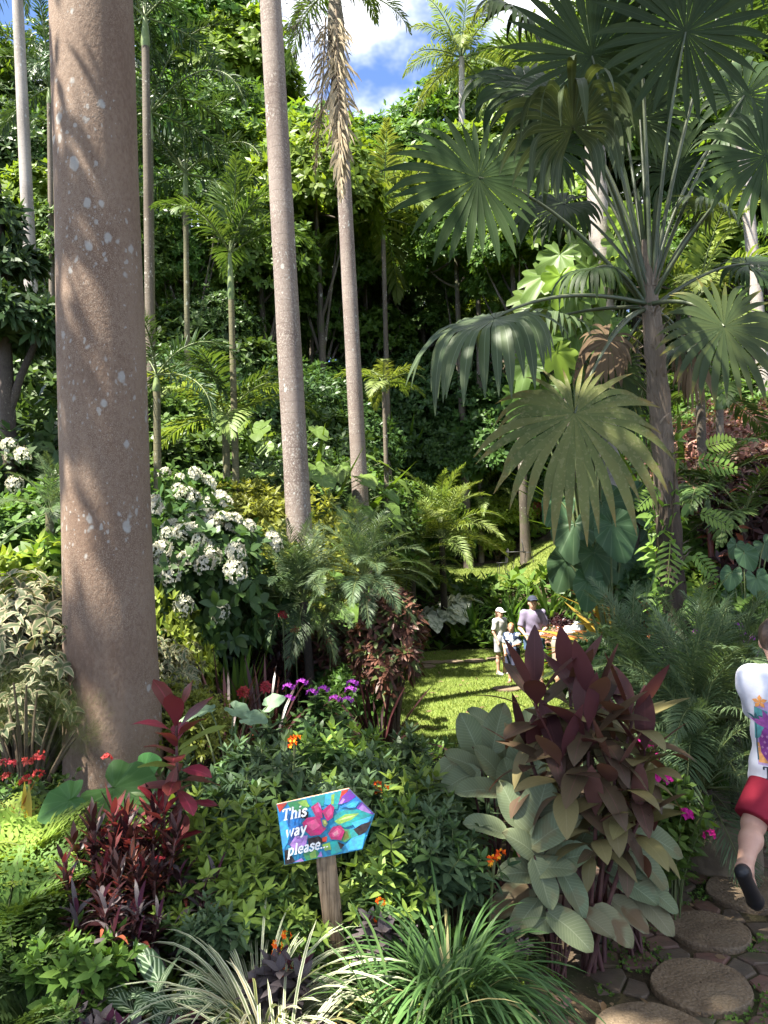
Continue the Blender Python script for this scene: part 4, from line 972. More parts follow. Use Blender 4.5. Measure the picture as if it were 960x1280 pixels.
# ------------------------------------------------------------------ pygmy date palms left of the lawn
date_clump('bushy pygmy date palm with a dark stem before the thick grey trunk', 380, 752, 9.0, FR_date, 40, .98, .06, 'pygmy date palms', pxb=(392, 850))
date_clump('pygmy date palm on a curved black stem below the thinner trunk', 455, 722, 8.8, FR_date, 40, .88, .055, 'pygmy date palms', tr=(.18, 0, -.1), pxb=(412, 860))
date_clump('low pygmy date palm hiding the foot of its taller neighbours', 345, 770, 9.6, FR_date, 28, .95, .06, 'pygmy date palms')

# ------------------------------------------------------------------ shrubs by name and place
fb = flower_ball([L_['flower_white']], .062, 48, .022, .016)
KW = bush([L_['dark'], L_['mid']], (.72, .72, .72), .85, flower=fb, nfl=48, nclump=32, tips=20, m=6, L=.115, W_=.055, S=3, cols=2, g=.6)
KW2 = bush([L_['dark']], (.9, .9, 1.0), 1.1, flower=fb, nfl=46, nclump=30, tips=24, m=6, L=.14, W_=.06, S=2, cols=2, g=.6)
def at_top(kk, h, name, label, cat, px, pytop, d, wide=1., group=None, rz=0.):
    p = P(px, pytop, d); z = HH(p[0], p[1]); s = max(.15, (p[2] - z) / h)
    return put(kk, name, label, cat, (p[0], p[1], z), rz, (s * wide, s * wide, s), group)
fgp = 'white flowered bushes'
at_top(KW, 1.6, 'flowering_bush', 'round bush covered in white flower heads beside the big trunk', 'bush', 252, 634, 9.0, .86, fgp)
at_top(KW, 1.6, 'flowering_bush', 'white flowered bush peeping out behind the big trunk', 'bush', 205, 600, 10.6, .7, fgp, 2.)
at_top(KW2, 2.1, 'flowering_bush', 'tall white flowered bush beside the dark crooked tree', 'bush', 52, 495, 12.6, .85, fgp)
at_top(KW2, 2.1, 'flowering_bush', 'white flowered bush squeezed between dark tree and big trunk', 'bush', 92, 560, 13.4, .8, fgp, 1.)
def one(k, label, px, pytop, d, name='shrub', cat='shrub', wide=1., group=None, rz=None): shrub(k, None, px, pytop, d, name, cat, group, wide, label=label, rz=rz)
g_ = 'cream edged shrubs'
one('cream', 'cream edged drooping shrub at the frame edge', 18, 732, 6.5, wide=1.0, group=g_)
one('cream', 'cream edged drooping shrub touching the big trunk', 72, 728, 6.9, wide=1.0, group=g_)
one('cream', 'cream edged shrub showing on the far side of the big trunk', 203, 800, 7.0, wide=.7, group=g_)
one('cream', 'cream edged shrub low behind the feathery dark conifer', 40, 790, 6.0, wide=.9, group=g_)
one('conifer', 'dense feathery dark green conifer bush', 32, 828, 5.2, wide=.85)
one('lime', 'bright leaved shrub under the white flowering bush', 212, 752, 8.0, wide=.5)
one('gold', 'small golden croton at the foot of the big trunk', 214, 850, 6.6, wide=1.0)
one('gold', 'golden croton behind the pale variegated leaves', 247, 868, 6.4, wide=1.0)
one('column', 'narrow column of coppery croton at the lawn edge', 487, 728, 8.8, 'croton', 'croton', .88)
one('column', 'lower coppery croton bulging at the lawn edge', 505, 770, 9.4, 'croton', 'croton', .9)
one('drac', 'tuft of dark grassy leaves under the white flowering bush', 285, 815, 7.4, 'dark_grass', 'plant', 1.)
one('drac', 'tuft of dark grassy leaves below the pygmy date palms', 330, 830, 7.6, 'dark_grass', 'plant', 1.)
one('drac', 'dark grassy tuft at the foot of the croton column', 470, 850, 7.9, 'dark_grass', 'plant', 1.3)
one('heli', 'pair of long shining paddle leaves below the white flowers', 292, 742, 8.2, 'ginger_plant', 'plant', .35)
one('dark', 'dark mass of leaves at the date palm stems', 420, 800, 9.8, wide=.8)
one('dark', 'dark leaves low behind the white flowering bush stems', 250, 740, 10.2, wide=.7)
one('dark', 'dark leaves between the white bush and date palms', 318, 770, 9.9, wide=.8)
one('maroon', 'dark maroon shrub behind the pygmy date palms', 345, 790, 9.3, wide=.6)
one('mid', 'green shrub under the date palm beside the croton column', 440, 830, 8.8, wide=.8)
# red gingers
KR = [('stalk', (lambda b: (tube(b, bez((0, 0, 0), (.02, 0, .4), (.05, 0, .78), 6), .008, 5), b)[1])(MB()).build('stalk', m_stem))]
fr = flower_ball([L_['flower_red'], L_['flower_pink']], .035, 26, .035, .014, 1.3, 'flower_head')
for i, (px, py, d, l) in enumerate([(356, 770, 8.6, 'tall red ginger flower beneath the date palm fronds'), (372, 788, 8.8, 'red ginger flower lower beneath the date palm'), (340, 782, 9.2, 'pale red ginger flower behind the others'),
                                    (330, 862, 6.6, 'red flower head before the dark grassy tuft'), (300, 868, 6.7, 'small red flower head by the pale leaves'), (410, 803, 9.0, 'red ginger flower near the curved black stem')]):
    p = P(px, py, d); z = HH(p[0], p[1]); s = (p[2] - z) / .78
    kk = KR + [('flower_head', fr, Matrix.Translation((.05, 0, .78)) @ Matrix.Diagonal((1, 1, 1 / max(s, .3), 1)))]
    put(kk, 'ginger_flower', l, 'flower', (p[0], p[1], z), U(0, 6), (1, 1, s), 'red ginger flowers')

# white leaved caladium mound past the lawn
kc = aroid([L_['caladium']], 11, .42, .6, .55, na=26, face=(0, -.5, .6), droop=.3)
for i, (px, pt, d, s, l) in enumerate([(552, 748, 21.6, .95, 'large white leaved plant past the far lawn edge'), (535, 760, 21.2, .75, 'smaller white leaved plant beside the croton column'), (570, 735, 22.6, .9, 'white leaved plant behind the larger one')]):
    p = P(px, pt, d); z = HH(p[0], p[1]); put(kc, 'caladium', l, 'plant', (p[0], p[1], max(z, p[2] - .75 * s)), i * 2., s, 'white leaved plants')
for i, (k, px, pt, d, l) in enumerate([('dark2', 545, 768, 19.0, 'low dark shrub under the white leaved plants'), ('maroon', 575, 775, 19.4, 'low reddish shrub at the end of the stone row'), ('mid', 598, 776, 19.8, 'low green shrub behind the child'),
                         ('bronze', 625, 785, 18.6, 'coppery low shrub behind the woman with long hair'), ('dark', 655, 785, 18.6, 'low dark shrub behind the woman in shorts'), ('maroon', 700, 768, 19, 'dark red low shrub under the strap leaves'), ('dark2', 520, 775, 18.2, 'low dark shrub touching the croton column')]):
    one(k, l, px, pt, d, wide=.9)

# bromeliads and right hand bed
for i, (k, px, pt, d, l) in enumerate([('brom_red', 745, 738, 10.4, 'red bromeliad rosette beside the fan palm trunk'), ('brom_gold', 772, 728, 10.6, 'golden bromeliad standing above the red ones'), ('brom_red', 798, 742, 10.2, 'red bromeliad tight against the fan palm trunk'),
          ('brom_red', 722, 757, 11, 'coppery bromeliad closest to the people'), ('brom_red', 770, 765, 9.6, 'low red bromeliad before the golden one'), ('brom_gold', 738, 770, 9.9, 'yellowish bromeliad low behind the dark maroon leaves'), ('brom_red', 800, 775, 9.4, 'low bromeliad at the foot of the fan palm')]):
    one(k, l, px, pt, d, 'bromeliad', 'bromeliad', 1.25, 'red and golden bromeliads')
for i, (k, px, pt, d, l) in enumerate([('lily', 898, 800, 7.0, 'broad strap leaves beside the purple flowers'), ('lily', 880, 790, 8.2, 'strap leaved plant behind the fan palm trunk'), ('mid', 935, 760, 7.6, 'green shrub under the dark heart leaves'),
          ('dark', 905, 740, 9, 'dark shrub behind the purple flowers'), ('mid', 870, 770, 9, 'leafy green shrub at the red stems'), ('lime', 860, 700, 9.6, 'light green leafy shrub beside the fan palm trunk'), ('mid', 925, 725, 8.8, 'twining green leaves beneath the grey feather palm'),
          ('dark2', 760, 795, 8.6, 'dark leaves behind the tall maroon plant'), ('fern', 800, 790, 8.2, 'fern at the foot of the bromeliads'), ('fern', 845, 800, 7.4, 'fern at the base of the fan palm'), ('dark', 690, 800, 9.6, 'dark low shrub hiding the crouching person'),
          ('pink', 915, 700, 10, 'red leaved shrub beneath the coppery slope')]):
    one(k, l, px, pt, d, 'fern' if k == 'fern' else 'shrub', 'fern' if k == 'fern' else 'plant', .9)
kf = whorl_shrub([L_['dark'], L_['dark']], .8, .35, 12, .1, .045, S=3, cols=2)
ff = flower_ball([L_['flower_purple'], L_['flower_magenta']], .035, 16, .018, .014)
kpur = kf + [('flower_cluster', ff, Matrix.Translation((U(-.3, .3), U(-.3, .1), U(.62, .85)))) for _ in range(14)]
at_top(kpur, .85, 'flowering_plant', 'purple flowered plant beside the walking man', 'plant', 908, 782, 6.9, 1., 'purple flowers')
kpur2 = kf + [('flower_cluster', ff, Matrix.Translation((U(-.3, .3), U(-.3, .1), U(.68, .85)))) for _ in range(9)]
at_top(kpur2, .85, 'flowering_plant', 'purple flowered plant at the back of the sign bed', 'plant', 402, 850, 5.9, 1.0, 'purple flowers')

# big dark heart leaves: each leaf placed
def leaf_plant(name, label, base, mat, lst, d0, face=(0, -1, .9), lobe=.5, sharp=1., cuts=0, pet=None, cat='plant', group=None, wid=1., droop=.3, na=32, stalk=True, k_=1.):
    base = np.array(base, float); t = thing(name, label, cat, base, 0, group); sb = MB()
    for q in lst:
        px, py, size, dd, ang = q[:5]; size *= k_; c = P(px, py, d0 + dd) - base
        x = np.array([math.cos(R(ang)), -.25, math.sin(R(ang))])   # leaf tip direction in the picture plane
        z = np.array(face) + rng.normal(size=3) * .22
        b = MB(); heart_mb(b, orient(c, x, z), size, na=na, lobe=lobe, sharp=sharp, cuts=cuts, wid=wid, droop=droop)
        mm = q[5] if len(q) > 5 else mat
        part('leaf', b.build('leaf', L_[mm]), t)
        if stalk: tube(sb, bez((U(-.05, .05), U(-.05, .05), 0), (c[0] * .3, c[1] * .3, c[2] * .85), c, 9), np.linspace(.02, .008, 9) * (size / .35) ** .5, 6)
    if stalk: part('stalk', sb.build('stalk', pet or m_stem), t)
    return t
leaf_plant('elephant_ear', 'big dark green heart leaves below the old fan leaf', on_ground(765, 800, 9.3), 'aroid_dark',
           [(752, 628, .42, 0, -70), (718, 655, .40, .2, -100), (790, 620, .36, .1, -60), (742, 690, .40, -.1, -80), (775, 700, .40, .1, -60), (708, 700, .34, .2, -110), (765, 655, .38, -.3, -75), (735, 725, .30, -.2, -95), (800, 680, .32, .2, -50), (700, 625, .3, .3, -120)], 9.3, face=(0, -1, .45))
leaf_plant('heart_leaf_shrub', 'dark heart leaved shrub at the frame edge above the man', on_ground(940, 900, 7.4), 'aroid_dark',
           [(930, 690, .16, 0, -70), (955, 680, .18, .2, -60), (915, 715, .15, .1, -110), (945, 722, .19, -.1, -80), (965, 745, .18, 0, -60), (925, 750, .16, .1, -100), (950, 770, .15, -.1, -80), (975, 705, .18, .1, -60), (910, 745, .13, .2, -110), (935, 785, .14, 0, -90), (985, 770, .17, 0, -60), (920, 680, .13, .3, -110), (970, 655, .16, .3, -60)], 7.4, face=(-.1, -1, .6))
# sunlit climbing aroid around the pale trunk
leaf_plant('climbing_aroid', 'sunlit lobed leaves climbing below the pale trunk', on_ground(735, 640, 12.6), 'aroid_sun',
           [(700, 318, .34, 0, -110), (735, 335, .36, -.2, -70), (680, 345, .32, 0, -130), (715, 365, .38, -.3, -100), (760, 330, .30, .1, -60), (690, 385, .34, 0, -100), (740, 385, .36, -.2, -80), (665, 372, .30, .2, -140), (720, 415, .34, -.2, -95), (760, 405, .3, 0, -60), (675, 425, .32, .1, -110),
            (778, 268, .34, 0, -60, 'aroid_lime'), (795, 285, .30, .1, -30, 'aroid_lime'), (700, 345, .28, -.4, -100, 'aroid_lime'), (720, 300, .3, .2, -80), (695, 440, .30, -.3, -80, 'aroid_lime'), (660, 455, .30, 0, -110), (720, 455, .30, 0, -80), (745, 440, .28, .1, -70), (640, 420, .28, .3, -130), (770, 300, .28, -.2, -80), (685, 480, .28, 0, -100), (650, 490, .28, .2, -110), (730, 490, .28, .2, -70), (810, 300, .26, .2, -40), (790, 345, .28, .1, -50), (655, 400, .26, .3, -120)],
           12.6, face=(0, -.75, 1), cuts=9, stalk=True, k_=1.65)
p = on_ground(786, 800, 9.6); t = thing('tree_stump', 'short dark trunk behind the big heart leaves', 'trunk', p)
b = MB(); q = P(786, 640, 9.6) - np.array(p); tube(b, bez((0, 0, -.1), q * .5, q, 6), [.17, .15, .15, .14, .14, .13], 12, cap=True); part('trunk', b.build('trunk', m_darkbark), t)
b = MB(); bush_mb(b, (.35, .35, .3), q, nclump=8, tips=14, m=5, L=.13, W_=.06, S=2, cols=2); part('ivy', b.build('ivy', [L_['dark']]), t)
# fern-leaved date palms at the path edge
date_clump('grey green date palm arching over the path edge', 868, 900, 5.5, FR_date, 36, .98, .06, 'date palms by the path', name='date_palm')
date_clump('date palm fronds behind the walking man', 915, 880, 6.3, FR_date, 32, 1.0, .06, 'date palms by the path', name='date_palm')
date_clump('date palm rising behind the maroon leaved plant', 800, 860, 6.4, FR_date, 30, .95, .06, 'date palms by the path', name='date_palm')
date_clump('lowest date palm with fronds brushing the path', 880, 985, 5.25, FR_date, 26, .8, .06, 'date palms by the path', name='date_palm')
kimp = whorl_shrub([L_['mid'], L_['mid']], .45, .22, 9, .07, .035, S=3, cols=2) + [('flower_cluster', flower_ball([L_['flower_magenta']], .022, 10, .019, .018), Matrix.Translation((U(-.2, .2), U(-.25, .05), U(.36, .5)))) for _ in range(3)]
for i, (px, pt, d, l) in enumerate([(826, 928, 4.7, 'magenta flowers beside the maroon leaves'), (830, 990, 4.5, 'single magenta bloom low by the path'), (812, 905, 5.0, 'magenta flowers above the paddle leaves')]):
    at_top(kimp, .52, 'flowering_plant', l, 'flower', px, pt, d, .8, 'magenta flowers by the path', i * 1.7)
p = P(905, 1040, 5.2); b = MB()
a = np.linspace(0, 2 * PI, 20, endpoint=False)
rows = [(.02, .30), (.12, .295), (.19, .25), (.235, .16), (.245, .05), (.23, -.1)]
V = np.concatenate([np.stack([np.cos(a) * r * (1 + .08 * np.sin(3 * a + z * 5)), np.sin(a) * r * .85, np.full(20, z) + .01 * np.sin(5 * a)], 1) for r, z in rows])
b.add(V, [(q * 20 + (i + 1) % 20, q * 20 + i, (q + 1) * 20 + i, (q + 1) * 20 + (i + 1) % 20) for q in range(5) for i in range(20)])
o = part('boulder', b.build('boulder', plain('boulder_stone', (.19, .15, .105), (.11, .085, .06), .9, .2, 9, .6))); o.location = (p[0], p[1], HH(p[0], p[1])); tag(o, 'rounded brown boulder under the date palm fronds', 'boulder')

# ------------------------------------------------------------------ the fan palm
d0 = 7.9
lineA, lineB = P(815, 400, d0), P(846, 815, d0); v = (lineA - lineB) / (lineA[2] - lineB[2])
base = lineB + v * (HH(lineB[0], lineB[1]) - lineB[2]); top = P(806, 300, d0)
fan = thing('fan_palm', 'large fan palm with dark pleated leaves and a shaggy trunk', 'palm tree', base)
b = MB(); nb = 40; pts = bez((0, 0, -.1), (lineA - base) * .55 + [.03, 0, 0], lineA - base, 26); pts = np.concatenate([pts, [(lineA - base) * .6 + (top - base) * .4, top - base]])
fz = np.linspace(0, 1, len(pts)); rad = .135 - .035 * fz; rad[-4:] = [.105, .095, .07, .035]
rad = rad * (1 + .07 * np.sin(fz * 61) + .05 * np.sin(fz * 27 + 1)); tube(b, pts, rad, 18)
m_fibre, nt = newmat('shaggy_bark'); g = G(nt); tc = g.n('ShaderNodeTexCoord'); ob = tc.outputs['Object']; sep = g.n('ShaderNodeSeparateXYZ'); g.l(ob, sep.inputs[0])
st = g.noise(g.mapping(ob, (1, 1, .12)), 48, 4, .65, .6)
up = g.step(g.math('ADD', sep.outputs[2], g.math('MULTIPLY', g.noise(ob, 2, 2), 1.2)), 2.6, 3.9)
c = g.mix(st, g.mix(up, (.030, .022, .017), (.085, .065, .048)), g.mix(up, (.07, .052, .04), (.24, .19, .145)))
g.out(g.princ(c, .9, .15, g.bump(st, .9, .02)))
part('trunk', b.build('trunk', m_fibre), fan)
b = MB(); n = 240; k = rng.integers(8, 27, n); az = U(0, 6.28, n)  # loose fibres and old leaf bases
rd = np.stack([np.cos(az), np.sin(az), 0 * az], 1); strips(b, pts[k] + rd * .085, rd * .35 + [0, 0, 1] + rng.normal(size=(n, 3)) * .25, rd, U(.08, .30, n), U(.012, .035, n), S=4, prof=taper, g=U(.2, 1.6, n), cols=2)
part('fibre', b.build('fibre', plain('fibre', (.16, .12, .09), (.27, .22, .17), .9, .15, 12)), fan)
crownp = P(812, 372, d0)
def fanleaf(hub, axis, nor, rad, mat, nseg=32, spread=165, droop=.9, start=.42, back=.45, via=None, fuse=.48, wid=1., seed=0, droopv=.65, pet=True, cone=.10):
    hub = np.array(hub); x = nrm(np.array(axis, float)); z = np.array(nor, float); z = nrm(z - x * z.dot(x)); y = np.cross(z, x)
    a = np.radians(np.linspace(-spread, spread, nseg)); a = a + rng.normal(size=nseg) * .02
    Ls = rad * (back + (1 - back) * (np.cos(a / 2) ** 2)) * U(.84, 1.06, nseg)
    d = np.cos(a)[:, None] * x + np.sin(a)[:, None] * y + z * cone * np.cos(a * 1.0)[:, None]
    side = np.cross(d, z)
    da = 2 * R(spread) / nseg
    bm = MB(); S = 11
    def prof(t):  # relative width: joined pleats to `fuse`, then a narrowing free tip
        return max(.02, t) if t < fuse else max(.02, fuse * (1 + .12 * math.sin(PI * (t - fuse) / (1 - fuse))) * (1 - ((t - fuse) / (1 - fuse)) ** 2.1))
    W_ = 2 * np.tan(da / 2) * Ls * 1.01 * wid
    strips(bm, np.repeat(hub[None] - base, nseg, 0), d, z, Ls, W_, S=S, prof=prof, g=1.3 * droop * U(1 - droopv, 1 + droopv, nseg), start=start, fold=.16, cols=3)
    lf = part('frond', bm.build('frond', L_[mat]), fan)
    if pet:
        pb = MB(); via_ = via if via is not None else (crownp + hub) / 2 + [0, 0, .25]
        c = crownp - base + rng.normal(size=3) * .03; pp = bez(c - [0, 0, .12], np.array(via_) - base, hub - base, 14)
        tube(pb, pp, np.linspace(.026, .011, 14), 6); part('petiole', pb.build('petiole', m_petiole), lf)
def IP(px, py, d): return P(px, py, d)
X, Y, Z = np.eye(3)
def ax2(ax, ay, dep=0.): return RT * ax + UPV * ay + FW * dep
fanleaf(IP(718, 517, 6.9), ax2(-.05, -1, -.25), (-.05, -1, .42), 1.26, 'fan_old', 38, 172, .95, .35, .46, IP(765, 395, 7.3))
fanleaf(IP(598, 222, 7.4), ax2(-.75, -.65, -.1), (.1, -1, .15), 1.04, 'fan_dark', 32, 175, .50, .45, .62, IP(690, 235, 7.6))
fanleaf(IP(740, 70, 7.5), ax2(-.5, 1, -.2), (.1, -1, -.35), 1.12, 'fan_dark', 34, 172, .25, .5, .62, IP(775, 200, 7.7))
fanleaf(IP(857, 40, 7.3), ax2(.15, 1, -.2), (0, -1, -.30), 1.10, 'fan_dark', 30, 178, .30, .5, .80, IP(825, 190, 7.6))
fanleaf(IP(716, 160, 6.8), ax2(-.3, .8, -.75), (0, .6, .8), 1.05, 'fan_grey', 30, 150, 3.6, .30, .6, IP(765, 190, 7.2))
fanleaf(IP(957, 195, 7.0), ax2(.7, -.5, -.1), (0, -1, .15), 1.0, 'fan_dark', 32, 174, .9, .42, .7, IP(880, 250, 7.4))
fanleaf(IP(618, 398, 6.7), ax2(-.72, -.42, -.35), (-.30, -.50, .8), 1.2, 'fan_grey', 28, 150, 2.7, .30, .6, IP(700, 350, 7.2))
fanleaf(IP(905, 408, 7.1), ax2(.35, -.85, -.2), (0, -1, .35), .85, 'fan_yellow', 32, 172, .9, .4, .7, IP(870, 365, 7.4))
fanleaf(IP(745, 335, 7.7), ax2(-.8, -.25, -.1), (0, -.4, 1), .70, 'fan_dark', 30, 140, 2.2, .3, .6, IP(775, 320, 7.8))
fanleaf(IP(890, 262, 8.2), ax2(-.5, .1, -.3), (0, -.5, 1), .72, 'fan_grey', 36, 140, 1.6, .35, .6, IP(850, 290, 8.1))
fanleaf(IP(768, 462, 8.2), ax2(.1, -1, .1), (0, -1, .3), .55, 'fan_yellow', 34, 165, .6, .4, .7, IP(795, 400, 8.0))
fanleaf(IP(795, -60, 7.6), ax2(-.1, 1, -.2), (0, -1, -.3), .9, 'fan_dark', 32, 170, .5, .45, .8, IP(808, 150, 7.8))
fanleaf(IP(930, -70, 7.8), ax2(.5, 1, -.2), (0, -1, -.2), .9, 'fan_dark', 32, 170, .6, .45, .8, IP(850, 130, 7.8))
fanleaf(IP(775, 120, 8.6), ax2(-.3, 1, .1), (0, -1, .1), 1.0, 'fan_dark', 32, 168, 1.2, .4, .7, IP(795, 230, 8.3))
fanleaf(IP(660, 115, 8.8), ax2(-1, .2, .1), (0, -.9, .4), 1.0, 'fan_dark', 32, 165, 1.6, .35, .7, IP(750, 200, 8.4))
fanleaf(IP(930, 120, 8.8), ax2(.8, .5, .1), (0, -.9, .4), 1.0, 'fan_dark', 32, 165, 1.6, .35, .7, IP(860, 220, 8.4))
fanleaf(IP(845, 215, 8.9), ax2(.5, .8, .1), (0, -1, .2), .85, 'fan_dark', 32, 165, 1.4, .4, .7, IP(830, 280, 8.5))
fanleaf(IP(705, 255, 8.6), ax2(-.8, -.3, 0), (0, -.7, .7), .9, 'fan_dark', 30, 160, 2.0, .35, .6, IP(760, 280, 8.3))
fanleaf(IP(935, 330, 8.4), ax2(.9, -.1, -.1), (0, -.6, .8), .85, 'fan_dark', 30, 155, 2.0, .35, .6, IP(880, 330, 8.2))
fanleaf(IP(760, 425, 8.1), ax2(-.5, -.8, 0), (-.4, -.8, .3), .62, 'fan_dead', 28, 150, 2.6, .2, .6, IP(785, 385, 8.0))
fanleaf(IP(862, 450, 8.2), ax2(.5, -.8, .1), (.3, -.9, .3), .6, 'fan_dead', 28, 150, 2.6, .2, .6, IP(845, 390, 8.0))
fanleaf(IP(700, 120, 8.3), ax2(-.8, .1, 0), (0, -.8, .5), .95, 'fan_dark', 32, 165, 1.3, .4, .6, IP(765, 190, 8.1))
fanleaf(IP(800, 150, 8.4), ax2(.2, 1, .1), (0, -1, .1), .8, 'fan_dark', 32, 165, .8, .4, .7, IP(806, 240, 8.2))
fanleaf(IP(850, 430, 8.4), ax2(.7, .3, -.2), (0, -.4, 1), .8, 'fan_grey', 30, 150, 1.8, .35, .6, IP(830, 390, 8.2))
fanleaf(IP(700, 395, 7.9), ax2(-.9, .1, -.2), (0, -.3, 1), .75, 'fan_grey', 28, 140, 2.0, .35, .6, IP(760, 380, 7.9))
fanleaf(IP(655, 20, 8.0), ax2(-.9, .35, -.1), (0, -.5, .8), .8, 'fan_dark', 30, 150, 1.7, .4, .6, IP(750, 160, 8.0))
fanleaf(IP(690, 185, 8.2), ax2(-.6, -.75, 0), (0, -1, .3), .8, 'fan_dark', 30, 165, 1.0, .4, .6, IP(755, 230, 8.1))
fanleaf(IP(905, 165, 8.6), ax2(.6, .3, 0), (0, -.6, .8), .8, 'fan_dark', 30, 150, 1.6, .4, .6, IP(845, 220, 8.2))
fanleaf(IP(800, 505, 8.5), ax2(.2, -1, .1), (0, -1, .2), .5, 'fan_dark', 32, 160, .8, .4, .7, IP(820, 420, 8.2))
# spear leaves standing in the heart of the crown
b = MB(); strips(b, np.repeat((crownp - base)[None], 5, 0), np.array([[-.05, 0, 1], [.06, .05, 1], [0, -.06, 1], [-.12, .05, 1], [.12, -.02, 1.]]), [0, -1, 0], U(1.1, 1.7, 5), .05, S=6, fold=.3, prof=strap); part('spear_leaf', b.build('spear_leaf', L_['fan_grey']), fan)

# vine on the fan palm trunk
b = MB(); sb = MB(); vb = base
vt = thing('climbing_vine', 'light green lobed vine climbing the fan palm trunk', 'vine', base)
for i in range(4):
    zz = np.linspace(.35, 3.4 - .3 * i, 18); aa = 2.2 * i + zz * (.9 + .2 * i); k = zz / (lineA - base)[2]
    pp = np.stack([(lineA - base)[0] * k + np.cos(aa) * .145, (lineA - base)[1] * k + np.sin(aa) * .145, zz], 1); tube(sb, pp, .008, 5)
    m = 2; T = np.repeat(pp, m, 0) + rng.normal(size=(len(pp) * m, 3)) * .04
    o = T - np.stack([(lineA - base)[0] * T[:, 2] / (lineA - base)[2], (lineA - base)[1] * T[:, 2] / (lineA - base)[2], T[:, 2]], 1); o[:, 2] = .25
    rosettes(b, T, nrm(o + rng.normal(size=o.shape) * .15), 2, .19, .052, (20, 85), S=4, cols=3, g=1.1, fold=.08)
for (px, py, l, ang) in [(838, 672, .42, -100), (858, 745, .3, -70), (868, 575, .38, -10), (826, 610, .3, -150), (872, 640, .32, -20), (826, 760, .28, -110), (866, 690, .3, -50), (880, 560, .3, 20)]:
    c = P(px, py, 7.7) - base; x = np.array([math.cos(R(ang)), -.15, math.sin(R(ang))])
    fm_ = MB(); tt = np.linspace(.1, 1, 8); rp_ = c + x * (tt * l)[:, None] - np.array([0, 0, 1]) * (tt ** 2 * .05)[:, None]; tube(fm_, rp_, .005, 5)
    for s in (-1, 1):
        sd = np.cross(x, [0, -1, .3]) * s; strips(fm_, rp_, x * .55 + sd, [0, -1, .4], l * .40 * np.sin(PI * (.2 + .7 * tt)), .035, S=3, cols=3, prof=oval, g=.3)
    part('leaf', fm_.build('leaf', L_['vine']), vt)
part('foliage', b.build('foliage', L_['vine']), vt); part('stem', sb.build('stem', m_twig), vt)
# ------------------------------------------------------------------ the sign bed
def fg(kk, name, label, cat, px, pybase, d, s=1., group=None, rz=None, dz=0.):
    p = P(px, pybase, d); return put(kk, name, label, cat, (p[0], p[1], HH(p[0], p[1]) + dz), rz, s, group)
# leafy shrubs round the sign
KS = [whorl_shrub([L_['sign_old'], L_['sign_new']], .62, .30, 10, .125, .044, nodes=6, per=4, newfrac=nf_, forks=2) for nf_ in (1., .8)]
KB = [whorl_shrub([L_['sign_blue'], L_['sign_old']], .66, .32, 11, .120, .040, nodes=6, per=4, newfrac=.35, forks=2) for _ in range(2)]
g_ = 'leafy shrubs round the sign'
# px of centre, depth, kit, scale, label
for i, (px, d, kk, s, l) in enumerate([
    (268, 3.75, KS[0], 1.0, 'yellow green shrub between the red leaves and the sign'), (318, 3.85, KS[0], 1.05, 'yellow green shrub just behind the text edge of the sign'), (305, 3.55, KS[0], .85, 'yellow green shrub low beside the sign'),
    (250, 4.15, KS[1], 1.0, 'yellow green shrub behind the red topped croton'), (300, 4.3, KB[0], 1.05, 'blue green shrub behind the yellow green ones'), (350, 4.3, KB[1], 1.1, 'blue green shrub straight behind the sign flower'), (400, 4.2, KB[0], 1.02, 'blue green shrub directly behind the sign'),
    (345, 4.75, KB[0], 1.15, 'tall dusky shrub under the purple flowers'), (405, 5.0, KS[1], 1.2, 'light tipped shrub at the purple flowers'), (290, 4.9, KB[1], 1.05, 'dusky shrub by the pale variegated leaves'), (455, 4.7, KB[0], 1.05, 'dusky shrub beyond the sign tip'),
    (450, 4.15, KB[1], 1.0, 'blue green shrub over the pointed sign end'), (490, 4.0, KS[1], .95, 'light tipped shrub beside the sign point'), (515, 4.4, KS[1], 1.05, 'light tipped shrub halfway to the maroon plant'), (545, 4.1, KB[0], .95, 'grey green shrub beside the paddle leaves'),
    (505, 4.95, KB[1], 1.1, 'grey green shrub at the near lawn edge'), (550, 4.7, KS[1], .95, 'green shrub near the lawn and the paddle leaves'), (480, 3.7, KS[0], .85, 'light green shrub under the sign point'), (520, 3.75, KB[0], .85, 'grey green shrub above the dark green grass clump'),
    (560, 3.8, KB[1], .85, 'grey green shrub between grass clump and paddle leaves'), (375, 3.75, KS[1], .78, 'shrub whose leaves show under the sign board'), (345, 3.5, KS[1], .62, 'small shrub below the sign text'), (376, 3.42, KS[0], .52, 'bright small shrub against the sign post'),
    (462, 3.55, KS[1], .66, 'small shrub beside the sign post'), (240, 4.6, KB[1], 1.0, 'dusky shrub behind the red croton and pale leaves'), (590, 5.1, KB[1], .85, 'low shrub between lawn and maroon plant'), (455, 5.4, KS[1], 1.05, 'shrub with pale tips at the foot of the date palms'), (510, 5.5, KB[0], .85, 'low shrub bordering the lawn corner'),
    (350, 5.4, KB[1], 1.15, 'tall dusky shrub behind the pale variegated leaves'), (265, 3.35, KB[0], .62, 'low shrub above the pale striped grass'), (225, 3.55, KS[1], .6, 'small shrub beside the striped leaves')]):
    fg(kk, 'shrub', l, 'shrub', px, 1000, d, s, g_)
# pale variegated big leaves behind
leaf_plant('caladium', 'large pale variegated leaves at the foot of the date palms', on_ground(290, 1000, 5.3), 'pale_varieg', [(262, 888, .11, 0, 190), (292, 886, .12, .15, -20), (335, 882, .11, .1, 30), (242, 895, .11, .2, 200), (310, 898, .11, -.1, 0)], 5.3, face=(0, -.5, 1), lobe=.5)
